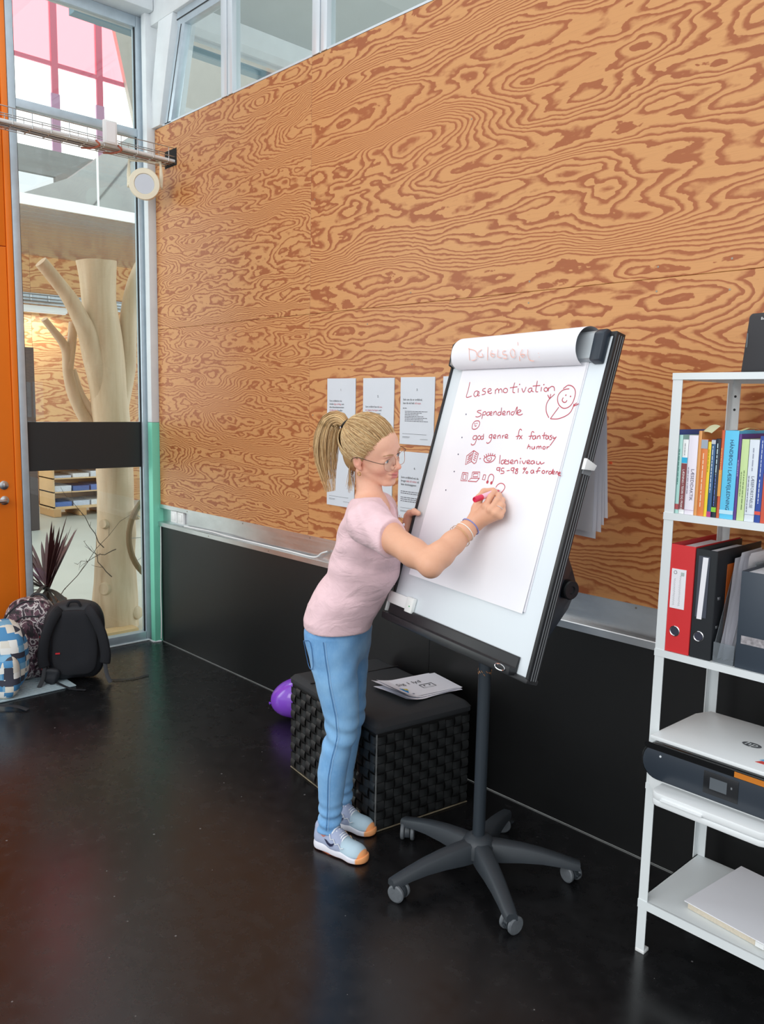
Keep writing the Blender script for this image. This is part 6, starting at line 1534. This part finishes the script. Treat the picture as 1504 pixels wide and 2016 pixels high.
# neckline: scoop with a short front opening
ts.cap(hd_(-0.02, 0, -0.06), NB_ + np.array([0, 0, 0.035]), 0.062, 0.066, 0.0, 'c')
ts.cap(NB_ + BF * 0.015 + np.array([0, 0, 0.06]), NB_ + BF * 0.085 + np.array([0, 0, 0.012]), 0.058, 0.050, 0.0, 'c')
ts.cap(NB_ + BF * 0.085 + np.array([0, 0, 0.0]), NB_ + BF * 0.108 + np.array([0, 0, -0.055]), 0.030, 0.006, 0.004, 'c')
TV, TQ = ts.mesh('shirt'); TV = smooth_v(TV, TQ, 2, 0.4); del ts
def make_cloth(name, rgb, var=0.05, rough=0.85, sheen=0.15, weave=700, folds=False):
    b = NB(name); c = lin(rgb); n1 = b.noise(b.coord(), 26, 4, 0.6)
    b.set(color=b.ramp(n1, [(0.3, tuple(x * (1 - var) for x in c)), (0.7, tuple(min(1, x * (1 + var)) for x in c))]), rough=rough, sheen=sheen)
    fold = b.noise(b.mapping(b.coord(), (9, 9, 17), rot=(0.3, 0.5, 0.4)), 1.0, 3, 0.5, 1.6)
    b.bump(b.math('MULTIPLY_ADD', fold, 1.0, b.math('MULTIPLY', b.noise(b.coord(), weave, 2, 0.5), 0.02)), 0.55 if folds else 0.05, 0.012); return b.m
M_PINK = make_cloth('pink_cotton', (232, 198, 204), folds=True)
shirt = link('t_shirt', grid_mesh('t_shirt', TV, TQ), M_PINK, person)
# print mark, buttons, sleeve and hem stitching
MB().tube(catmull([vv(np.array([2.800, -0.745, 1.045]) + BF * 0.112 + BR_ * 0.055), vv(np.array([2.812, -0.745, 1.058]) + BF * 0.116 + BR_ * 0.040), vv(np.array([2.822, -0.745, 1.078]) + BF * 0.122 + BR_ * 0.022)], 4), 0.0022, 5).build('print_mark', M_WHITE, shirt)
for t in (0.25, 0.8):
    p = NB_ + BF * (0.098 + 0.020 * t) + BR_ * 0.012 + np.array([0, 0, -0.012 - 0.052 * t])
    MB().lathe([(0.005, -0.002), (0.0055, 0.001), (0.003, 0.002)], vv(p), vv(BF * 0.8 + BR_ * 0.5), 12).build('button', M_CHROME, shirt)

# ------------------------------------------------------------------ jeans
jn = SDF((2.46, -0.96, 0.06), (2.93, -0.52, 0.90), 0.0042)
def legfold(x, y, z, u, w):
    return (0.0042 * np.sin(150 * z + 40 * u + 14 * w) * np.exp(-((z - 0.12) / 0.055) ** 2) + 0.0040 * np.sin(95 * z + 45 * w + 20 * u) * np.exp(-((z - 0.44) / 0.07) ** 2)
            + 0.0016 * np.sin(60 * z + 50 * u) * sstep(z, 0.55, 0.65))
HF_ = np.array([math.cos(0.42), math.sin(0.42), 0.0])
jn.stack(RZ, RX, RY, RR, [r * 1.02 for r in RR], HF_, 0.0, legfold)
jn.stack(RZ, LX, LY, [r * 0.98 for r in RR], RR, HF_, 0.006, legfold)
jn.stack([0.69, 0.73, 0.78, 0.83, 0.88], [2.690, 2.690, 2.690, 2.698, 2.712], [-0.728, -0.730, -0.738, -0.745, -0.746], [0.120, 0.138, 0.146, 0.144, 0.140], [0.080, 0.096, 0.108, 0.112, 0.112], HF_, 0.03)
jn.half((0, 0, 0.885), (0, 0, 1.0))
JV, JQ = jn.mesh('jeans'); JV = smooth_v(JV, JQ, 2, 0.4)
def make_denim():
    b = NB('light_blue_denim'); co_ = b.coord(); n1 = b.noise(co_, 7, 4, 0.6); n2 = b.noise(b.mapping(co_, (220, 220, 60)), 1.0, 3, 0.6)
    c = b.ramp(n1, [(0.3, lin((96, 152, 206))), (0.7, lin((138, 188, 230)))])
    b.set(color=b.mix(b.math('MULTIPLY', b.math('SUBTRACT', n2, 0.5, clamp=True), 0.8), c, lin((170, 206, 236))), rough=0.85, sheen=0.1)
    b.bump(n2, 0.12, 0.001); return b.m
M_DENIM = make_denim(); M_STITCH = mat('denim_stitch', (70, 116, 164), 0.8); M_STITCHL = mat('pale_stitch', (172, 204, 230), 0.8)
jeans = link('jeans', grid_mesh('jeans', JV, JQ), M_DENIM, person)
# ray-drop seams on the surface (searching the nearest surface vertex along a direction)
JT = JV
def onsurf(p, d, V=JT, rad=0.02):
    """outermost vertex of V in direction d near the line p + t d"""
    p = np.array(p, float); d = np.array(d, float); d /= np.linalg.norm(d)
    q = V - p; t = q @ d; o = np.linalg.norm(q - t[:, None] * d, axis=1); m = (o < rad)
    if not m.any(): return None
    i = np.where(m)[0]; j = i[np.argmax(t[i])]
    return p + d * (t[j] + 0.0012)
vd = np.array([0.62, -0.78, 0.0])          # outward on her right side
HR_ = np.array([HF_[1], -HF_[0], 0.0]); out_ = HR_ * 0.95 + HF_ * 0.1
def side_line(zs, RXs, off, d, nm, m_, r_, parent, ys=-0.80):
    pts = []
    for z in zs:
        cx = np.interp(z, RZ, RXs); p = onsurf((cx + off * HF_[0], np.interp(z, RZ, RY) + off * HF_[1], z), d, rad=0.012)
        if p is not None: pts.append(vv(p))
    if len(pts) > 3:
        pts = [pts[0]] + [(a + b * 2 + c) / 4 for a, b, c in zip(pts[:-2], pts[1:-1], pts[2:])] + [pts[-1]]
        MB().tube(pts, r_, 5).build(nm, m_, parent)
side_line(np.linspace(0.09, 0.80, 40), RX, 0.004, out_, 'side_seam', M_STITCH, 0.0011, jeans)
side_line(np.linspace(0.09, 0.80, 40), RX, 0.011, out_, 'side_stitch', M_STITCHL, 0.0006, jeans)
# back pocket outline
pk = []
for (o_, z) in ((-0.068, 0.785), (-0.026, 0.790), (-0.020, 0.705), (-0.040, 0.686), (-0.066, 0.700), (-0.068, 0.785)):
    p = onsurf((2.715 + o_ * HF_[0], -0.79 + o_ * HF_[1], z), HR_ - HF_ * 0.10, rad=0.010)
    if p is not None: pk.append(vv(p))
if len(pk) > 3: MB().tube(catmull(pk, 3), 0.0013, 5).build('pocket_stitch', M_STITCH, jeans)

# ------------------------------------------------------------------ shoes
M_MESH = make_cloth('grey_blue_mesh', (176, 190, 210), 0.05, 0.8, 0.1, 500); M_TOE = make_cloth('pale_blue_mesh', (182, 204, 218), 0.04, 0.8, 0.1, 500)
M_SOLE = mat('white_midsole', (232, 232, 240), 0.5); M_TIP = mat('orange_toe', (250, 170, 110), 0.5); M_OUT = mat('coral_outsole', (206, 108, 70), 0.6)
M_LACE = mat('white_lace', (232, 236, 240), 0.7); M_SWO = mat('navy_mark', (38, 40, 72), 0.5); M_PEACH = mat('peach_thread', (250, 206, 160), 0.6)
def shoe(name, heel, az, label):
    root = empty(name, heel, az); root.scale = (0.88, 0.92, 0.95); root.parent = person; root.matrix_parent_inverse = wmat(person).inverted(); root['label'] = label
    s0 = SDF((-0.02, -0.065, 0.0), (0.275, 0.065, 0.14), 0.003)
    # upper
    s0.cap((0.035, 0, 0.045), (0.125, 0, 0.042), 0.036, 0.038, 0.02)
    s0.cap((0.110, 0.002, 0.040), (0.205, 0.004, 0.030), 0.038, 0.030, 0.02)
    s0.ell((0.195, 0.004, 0.026), (0.052, 0.043, 0.032), None, 0.02)
    s0.cap((0.030, 0, 0.045), (0.024, 0, 0.082), 0.031, 0.028, 0.02)
    s0.cap((0.085, 0, 0.060), (0.110, 0, 0.072), 0.030, 0.026, 0.02)
    s0.cap((0.062, 0, 0.125), (0.060, 0, 0.070), 0.034, 0.030, 0.006, 'c')
    s0.half((0, 0, 0.026), (0, 0, -1))
    V, Q = s0.mesh('upper'); V = smooth_v(V, Q, 1, 0.4)
    toe = sstep(V[:, 0], 0.148, 0.152)[:, None]; c = np.array(lin((164, 174, 202))) * (1 - toe) + np.array(lin((182, 206, 220))) * toe; tp2 = sstep(V[:, 0] - 0.25 * V[:, 2], 0.222, 0.225)[:, None]; c = c * (1 - tp2) + np.array(lin((250, 172, 112))) * tp2; UPV = V
    b = MATS.get('shoe_upper')
    if b is None:
        nb = NB('shoe_upper'); at = nb.n('ShaderNodeAttribute'); at.attribute_name = 'tint'; nb.set(color=at.outputs['Color'], rough=0.8); nb.bump(nb.voronoi(nb.coord(), 420), 0.25, 0.001); b = MATS['shoe_upper'] = nb.m
    up = link('upper', grid_mesh('upper', V, Q, c), b, root, local=True)
    # midsole
    s1 = SDF((-0.02, -0.065, -0.006), (0.275, 0.065, 0.06), 0.003)
    s1.cap((0.034, 0, 0.018), (0.120, 0, 0.018), 0.041, 0.036, 0.01); s1.cap((0.120, 0.0, 0.018), (0.190, 0.004, 0.018), 0.036, 0.045, 0.02)
    s1.ell((0.205, 0.004, 0.018), (0.052, 0.046, 0.040), None, 0.01)
    x, y, z = [s1.ax[i].reshape([-1 if j == i else 1 for j in range(3)]) for i in range(3)]
    top = 0.034 + 0.008 * np.clip((0.07 - x) / 0.09, 0, 1) - 0.010 * np.clip((x - 0.12) / 0.10, 0, 1) + 0.008 * np.clip((x - 0.225) / 0.03, 0, 1)
    s1.d = np.maximum(s1.d, np.maximum(z - top, 0.0035 - z).astype(np.float32))
    V, Q = s1.mesh('midsole'); V = smooth_v(V, Q, 1, 0.3)
    tip = (sstep(V[:, 0], 0.226, 0.230))[:, None]; low = (1 - sstep(V[:, 2], 0.0055, 0.007))[:, None]
    c = np.array(lin((232, 232, 242))) * (1 - tip) + np.array(lin((250, 172, 112))) * tip; c = c * (1 - low) + np.array(lin((206, 104, 66))) * low
    b2 = MATS.get('shoe_sole')
    if b2 is None:
        nb = NB('shoe_sole'); at = nb.n('ShaderNodeAttribute'); at.attribute_name = 'tint'; nb.set(color=at.outputs['Color'], rough=0.5); b2 = MATS['shoe_sole'] = nb.m
    link('midsole', grid_mesh('midsole', V, Q, c), b2, root, local=True)
    MB().prism([(0.02 + 0.10 * t, -0.034 * math.sin(PI * min(1, t * 1.2) * 0.5 + 0.5), 0.0005) for t in np.linspace(0, 1, 4)] + [(0.24, 0.0, 0.0005), (0.12, 0.03, 0.0005), (0.02, 0.03, 0.0005)], (0, 0, 0.003)).build('outsole', M_OUT, root, local=True)
    # tongue with label
    MB().grid(lambda u, v: V3(0.088 - 0.014 * v + 0.016 * math.sin(PI * u) , (u - 0.5) * 0.046, 0.082 + 0.036 * v + 0.004 * math.sin(PI * u)), 8, 6).build('tongue', M_TOE, root, local=True, smooth=2.0)
    MB().obox((0.1015, 0, 0.106), ((-0.35, 0, 1), (0, 1, 0), (1, 0, 0.35)), (0.008, 0.013, 0.0012)).build('tongue_label', M_WHITE, root, local=True)
    MB().obox((0.1030, 0, 0.106), ((-0.35, 0, 1), (0, 1, 0), (1, 0, 0.35)), (0.004, 0.008, 0.0006)).build('label_print', M_TIP, root, local=True)
    # laces
    for i in range(6):
        t = i / 5; xc = 0.104 + 0.046 * t; zc = 0.0985 - 0.0225 * t
        MB().tube([(xc - 0.004, -0.026, zc - 0.014), (xc, -0.014, zc - 0.001), (xc + 0.002, 0, zc + 0.0025), (xc, 0.014, zc - 0.001), (xc - 0.004, 0.026, zc - 0.014)], [(0.0042, 0.0018)] * 5, 8).build('lace', M_LACE, root, local=True)
    for s_ in (-1, 1):
        zz = []
        for i in range(7):
            q = onsurf((0.092 + 0.0125 * i, 0, 0.082 - 0.0055 * i - 0.010 * (i % 2)), (0, s_, 0), UPV, 0.006)
            if q is not None: zz.append(vv(q) + V3(0, s_ * 0.0008, 0))
        zz_ = [(0.092 + 0.0125 * i, s_ * (0.0265 + 0.0065 * (i % 2) + 0.004 * min(i, 3) / 3), 0.086 - 0.0062 * i - 0.009 * (i % 2)) for i in range(7)]
        if len(zz) > 2: MB().tube(zz, 0.0019, 6).build('eyelet_cord', M_PEACH if s_ > 0 else M_LACE, root, local=True)
    # side mark
    for s_ in (-1, 1):
        P = [(0.050, 0.074), (0.060, 0.060), (0.078, 0.047), (0.098, 0.043), (0.128, 0.066), (0.100, 0.052), (0.086, 0.052), (0.070, 0.063)]
        P = [(0.058, 0.078), (0.070, 0.060), (0.088, 0.046), (0.104, 0.040), (0.118, 0.046), (0.126, 0.060), (0.110, 0.052), (0.098, 0.053), (0.082, 0.060)]
        # project on the upper
        pts = []
        for xx, z2 in P:
            q = onsurf((xx, 0.0, z2), (0, s_, 0), UPV, 0.006)
            if q is not None: pts.append(vv(q) + V3(0, s_ * 0.0012, 0))
        if len(pts) < 6: continue
        pc_ = len(pts); loop = pts
        MB().add(loop, [(0, 1, 8), (1, 2, 8), (2, 7, 8), (2, 3, 7), (3, 6, 7), (3, 4, 6), (4, 5, 6)] if pc_ == 9 else [tuple(range(pc_))]).build('side_mark', M_SWO, root, local=True, smooth=0)
    return root
shoe('shoe', (2.677, -0.814, 0.0), math.radians(11), 'near trainer, seen from its side')
shoe('shoe', (2.560, -0.676, 0.0), math.radians(14), 'far trainer partly behind the near leg')

# ------------------------------------------------------------------ hair
def make_hair():
    b = NB('blonde_hair'); at = b.n('ShaderNodeAttribute'); at.attribute_name = 'tint'
    b.set(color=at.outputs['Color'], rough=0.42, spec=0.5); return b.m
M_HAIR = make_hair()
hs = SDF(HO - 0.16, HO + 0.16, 0.003)
hs.ell(hd_(-0.010, 0, 0.035), (0.099, 0.0785, 0.0985), HA, 0.0)
hs.ell(hd_(-0.055, 0, -0.020), (0.048, 0.060, 0.062), HA, 0.02)
x, y, z = [hs.ax[i].reshape([-1 if j == i else 1 for j in range(3)]) - HO[i] for i in range(3)]
lx = x * HF[0] + y * HF[1] + z * HF[2]; ly = x * HL[0] + y * HL[1] + z * HL[2]; lz = x * HU[0] + y * HU[1] + z * HU[2]
xh = np.interp(lz, [-0.10, -0.05, -0.025, -0.005, 0.015, 0.035, 0.055, 0.070, 0.080, 0.10], [-0.050, -0.040, -0.012, 0.012, 0.024, 0.034, 0.050, 0.068, 0.080, 0.10])
xh = xh + 0.012 * (1 - np.clip(np.abs(ly) / 0.05, 0, 1)) * np.clip((0.09 - lz) / 0.03, 0, 1)
hs.d = np.maximum(hs.d, (lx - xh).astype(np.float32) * 0.8); hs.d = np.maximum(hs.d, (-0.075 - lz).astype(np.float32))
HV, HQ = hs.mesh('hair'); HV = smooth_v(HV, HQ, 2, 0.4); del hs
TIE = hd_(-0.098, -0.004, 0.078)
rngh = np.random.RandomState(4)
pal = np.array([lin(c) for c in ((206, 172, 122), (182, 144, 96), (226, 198, 150), (160, 122, 80), (214, 184, 138), (196, 158, 108))])
hc = np.tile(np.array(lin((178, 142, 98))), (len(HV), 1))
hair = link('hair', grid_mesh('hair', HV, HQ, hc), M_HAIR, person)
class Strands:
    def __init__(s): s.V = []; s.Q = []; s.C = []; s.n = 0
    def add(s, P, R, col, n=5):
        P = np.array(P); m = len(P); T = np.gradient(P, axis=0); T /= np.linalg.norm(T, axis=1)[:, None] + 1e-9
        a = np.cross(T, np.array([0.31, 0.52, 0.79])); a /= np.linalg.norm(a, axis=1)[:, None] + 1e-9; b = np.cross(T, a)
        th = 2 * PI * np.arange(n) / n
        ring = P[:, None, :] + (a[:, None, :] * np.cos(th)[None, :, None] + b[:, None, :] * np.sin(th)[None, :, None]) * np.array(R)[:, None, None]
        s.V.append(ring.reshape(-1, 3)); i = np.arange(m - 1)[:, None] * n; k = np.arange(n)[None, :]; k2 = (k + 1) % n
        s.Q.append(np.stack([i + k, i + k2, i + n + k2, i + n + k], -1).reshape(-1, 4) + s.n); s.n += m * n
        s.C.append(np.tile(col, (m * n, 1)))
    def build(s, nm, parent):
        return link(nm, grid_mesh(nm, np.concatenate(s.V), np.concatenate(s.Q), np.concatenate(s.C)), M_HAIR, parent)
EC, ER = np.array([-0.010, 0, 0.035]), np.array([0.0990, 0.0785, 0.0985])
def on_scalp(l, lift):
    q = (l - EC) / ER; q /= np.linalg.norm(q); return EC + q * (ER + lift)
tl = (TIE - HO) @ HA.T
sc_ = Strands()
def hairline(t, side):
    """points along the hairline from mid forehead (0) down to the nape (1)"""
    K = np.array([(0.080, 0.0, 0.074), (0.074, 0.030, 0.070), (0.056, 0.055, 0.054), (0.040, 0.069, 0.036), (0.026, 0.076, 0.018), (0.014, 0.079, 0.002), (-0.020, 0.078, -0.004), (-0.042, 0.068, -0.030), (-0.060, 0.050, -0.056), (-0.072, 0.025, -0.066), (-0.076, 0.0, -0.068)])
    x = t * (len(K) - 1); i = min(int(x), len(K) - 2); p = K[i] * (1 - (x - i)) + K[i + 1] * (x - i); return p * np.array([1, side, 1])
for k in range(1100):
    side = -1 if k % 5 else 1; t = rngh.rand() ** 0.9; s_ = hairline(t, side) + rngh.normal(0, 0.0045, 3) * np.array([1, 0.5, 1])
    dep = rngh.rand() * 0.55 if rngh.rand() < 0.5 else 0.0
    P = []; l0 = 0.0022 * rngh.rand(); bow = rngh.normal(0, 0.006)
    for u in np.linspace(dep, 1, 11):
        q = s_ * (1 - u) + tl * u + np.array([0, 0, bow * math.sin(PI * u)]); lf = 0.0004 + l0 * math.sin(PI * u) ** 0.6
        p = on_scalp(q, lf) if u < 0.96 else on_scalp(q, lf) * 0.3 + tl * 0.7
        if t > 0.62: p = p + np.array([-0.012 * math.sin(PI * u), 0, 0])
        P.append(HO + p @ HA)
    r0 = 0.0005 + 0.0007 * rngh.rand(); sc_.add(P, [r0 * (0.25, 0.6)[i] if i < 2 else r0 for i in range(11)], pal[rngh.randint(len(pal))] * (0.75 + 0.4 * rngh.rand()), 4)
sc_.build('scalp_strands', hair)
# ponytail
bk_ = np.array([-0.905, -0.425, 0.0]); sd_ = np.array([0.425, -0.905, 0.0])
core = [TIE, TIE + bk_ * 0.026 + np.array([0, 0, 0.018]), TIE + bk_ * 0.056 + np.array([0, 0, 0.004]), TIE + bk_ * 0.072 + np.array([0, 0, -0.045]), TIE + bk_ * 0.076 + np.array([0, 0, -0.105]), TIE + bk_ * 0.068 + np.array([0, 0, -0.170]), TIE + bk_ * 0.050 + np.array([0, 0, -0.258])]
core = np.array([list(p) for p in catmull([tuple(c) for c in core], 5)]); m_ = len(core)
prof_w = np.interp(np.linspace(0, 1, m_), [0, 0.12, 0.35, 0.55, 0.75, 0.9, 1.0], [0.011, 0.022, 0.036, 0.042, 0.037, 0.022, 0.007])
Tn = np.gradient(core, axis=0); Tn /= np.linalg.norm(Tn, axis=1)[:, None]
e1 = np.cross(Tn, sd_); e1 /= np.linalg.norm(e1, axis=1)[:, None]; e2 = np.cross(Tn, e1)
pt = Strands()
for k in range(1300):
    r_ = math.sqrt(rngh.rand()); th = 2 * PI * rngh.rand(); ph = rngh.rand() * 6.28; wv = 0.008 * rngh.rand()
    end = int(m_ * (0.45 + 0.55 * rngh.rand() ** 1.35)); tt = np.linspace(0, 1, m_)
    P = core + e1 * (prof_w * r_ * math.cos(th) * 1.05 + wv * np.sin(9 * tt + ph) * tt)[:, None] + e2 * (prof_w * r_ * math.sin(th) * 0.9 + wv * np.cos(8 * tt + ph) * tt)[:, None]
    P = P[:end:2] if end % 2 else P[:end - 1:2]
    mm = len(P); r0 = 0.0005 + 0.0007 * rngh.rand()
    pt.add(P, [r0 * (1 - 0.75 * (i / (mm - 1)) ** 3) for i in range(mm)], pal[rngh.randint(len(pal))] * (0.85 + 0.5 * rngh.rand()), 4)
# a few flyaway strands and the short nape hair
for k in range(14):
    a = core[int(m_ * (0.4 + 0.4 * rngh.rand()))]; d = bk_ * (0.02 + 0.03 * rngh.rand()) + np.array([0, 0, -0.05 * rngh.rand()]) + sd_ * 0.02 * rngh.normal()
    pt.add([a + d * t + np.array([0, 0, 0.01 * math.sin(3 * t)]) for t in np.linspace(0, 1, 6)], np.linspace(0.0008, 0.0003, 6), pal[2], 4)
for k in range(70):
    s0 = HO + (hairline(0.72 + 0.28 * rngh.rand(), -1 if k % 4 else 1)) @ HA; d = np.array([0, 0, -0.055 - 0.03 * rngh.rand()]) + bk_ * 0.008 * rngh.normal()
    pt.add([s0 + d * t for t in np.linspace(0, 1, 6)], np.linspace(0.0007, 0.0003, 6), pal[rngh.randint(len(pal))] * 0.9, 4)
pt.build('ponytail', hair)
tdir = vv(TIE - HO - HU * 0.03 * 1.0).normalized()
tdir = (vv(core[3]) - vv(TIE)).normalized(); tx_ = tdir.orthogonal().normalized(); ty_ = tdir.cross(tx_)
MB().tube([vv(TIE) + tdir * 0.004 + (tx_ * math.cos(t) + ty_ * math.sin(t)) * 0.0165 for t in np.linspace(0, 2 * PI, 25)[:-1]], (0.0042), 8, closed=True).build('hair_tie', mat('black_elastic', (22, 20, 22), 0.6), hair)

# ------------------------------------------------------------------ glasses, earring, bracelets, ring, marker
gl = empty('glasses', hd_(0.10, 0, 0).tolist()); gl.parent = person; gl.matrix_parent_inverse = wmat(person).inverted(); gl['label'] = 'thin gold rimmed glasses'
M_GOLD = mat('rose_gold_wire', (196, 150, 128), 0.25, 1.0); M_LENS = MATS['glass']
for s_ in (-1, 1):
    rim = []
    for t in np.linspace(0, 2 * PI, 29)[:-1]:
        ca, sa = math.cos(t), math.sin(t); w_ = 0.0255 * math.copysign(abs(ca) ** 0.75, ca); h_ = 0.0235 * math.copysign(abs(sa) ** 0.75, sa)
        rim.append(vv(hd_(0.1035 - 0.010 * ((w_ * 1.0 + 0.006) / 0.03) ** 2 * (1 if w_ > -0.01 else 0.3), (0.0335 + w_) * s_, -0.006 + h_)))
    MB().tube(rim, 0.0009, 6, closed=True).build('rim', M_GOLD, gl)
    cc = sum(rim, Vector()) / len(rim); MB().add([cc] + rim, [(0, i + 1, (i + 1) % 28 + 1) for i in range(28)]).build('lens', M_LENS, gl, smooth=3.0)
    MB().tube(catmull([vv(hd_(0.0945, 0.0590 * s_, 0.004)), vv(hd_(0.088, 0.0700 * s_, 0.006)), vv(hd_(0.050, 0.0765 * s_, 0.009)), vv(hd_(0.005, 0.0815 * s_, 0.013)), vv(hd_(-0.018, 0.0815 * s_, 0.004)), vv(hd_(-0.026, 0.079 * s_, -0.012))], 4), 0.0011, 6).build('temple_arm', mat('dark_temple', (84, 66, 58), 0.35, 0.5), gl)
MB().tube(catmull([vv(hd_(0.1050, -0.0085, 0.000)), vv(hd_(0.1075, -0.004, 0.004)), vv(hd_(0.1078, 0.004, 0.004)), vv(hd_(0.1050, 0.0085, 0.000))], 4), 0.0009, 6).build('bridge', M_GOLD, gl)
ec_ = vv(hd_(0.006, -0.080, -0.046))
MB().tube([ec_ + (vv(HU) * math.sin(t) + vv(HF) * math.cos(t)) * 0.0062 for t in np.linspace(0, 2 * PI, 17)[:-1]], 0.0013, 6, closed=True).build('earring', mat('gold', (226, 188, 110), 0.2, 1.0), person)
fd = vv(WR_R - FA[2]).normalized()
def band(t, rad, r_, m_, nm, tilt):
    c = vv(lerp(EL_R, WR_R, t)); ax = (fd + Vector(tilt)).normalized(); a = ax.orthogonal().normalized(); b = ax.cross(a)
    MB().tube([c + (a * math.cos(q) + b * math.sin(q)) * rad for q in np.linspace(0, 2 * PI, 33)[:-1]], r_, 6, closed=True).build(nm, m_, person)['label'] = nm.replace('_', ' ') + ' on the right wrist'
band(0.90, 0.0305, 0.0019, mat('lilac_braid', (132, 136, 200), 0.6), 'lilac_bracelet', (0.05, 0, 0.1))
band(0.77, 0.0328, 0.0016, mat('white_cord', (240, 236, 228), 0.6), 'white_bracelet', (0.05, 0.05, 0.05))
band(0.68, 0.0360, 0.0008, mat('fine_gold', (222, 186, 140), 0.3, 0.8), 'gold_bracelet', (0.1, 0, 0))
band(0.645, 0.0366, 0.0008, MATS['fine_gold'], 'gold_bracelet', (0.0, 0.08, 0.05))
rg_ = vv(lerp(R0, np.array([3.375, -0.693, 1.325]), 0.62)); rd = (vv(np.array([3.375, -0.693, 1.325]) - R0)).normalized(); ra = rd.orthogonal().normalized(); rb_ = rd.cross(ra)
MB().tube([rg_ + (ra * math.cos(q) + rb_ * math.sin(q)) * 0.0108 for q in np.linspace(0, 2 * PI, 21)[:-1]], 0.0012, 6, closed=True).build('finger_ring', M_CHROME, person)
mk_ = empty('marker_pen', (3.33, -0.69, 1.348), label='red whiteboard marker held in the woman\'s right hand', cat='marker')
p0, p1 = Vector((3.3160, -0.6315, 1.3600)), Vector((3.3130, -0.7420, 1.3385)); ax = (p1 - p0); Lp = ax.length; ax.normalize()
M_PEN = mat('red_pen_plastic', (222, 44, 84), 0.35)
MB().lathe([(0.0018, 0.0), (0.0025, 0.006), (0.0055, 0.010), (0.0075, 0.022), (0.0078, 0.026)], p0, ax, 20).build('tip', M_PEN, mk_)
MB().lathe([(0.0080, 0.026), (0.0085, 0.030), (0.0085, Lp - 0.034), (0.0082, Lp - 0.032)], p0, ax, 24).build('barrel_label', mat('pink_label', (240, 190, 208), 0.5), mk_)
MB().lathe([(0.0084, Lp - 0.033), (0.0090, Lp - 0.030), (0.0090, Lp - 0.003), (0.0080, Lp), (0.0066, Lp), (0.0060, Lp - 0.003)], p0, ax, 24).build('cap', M_PEN, mk_)
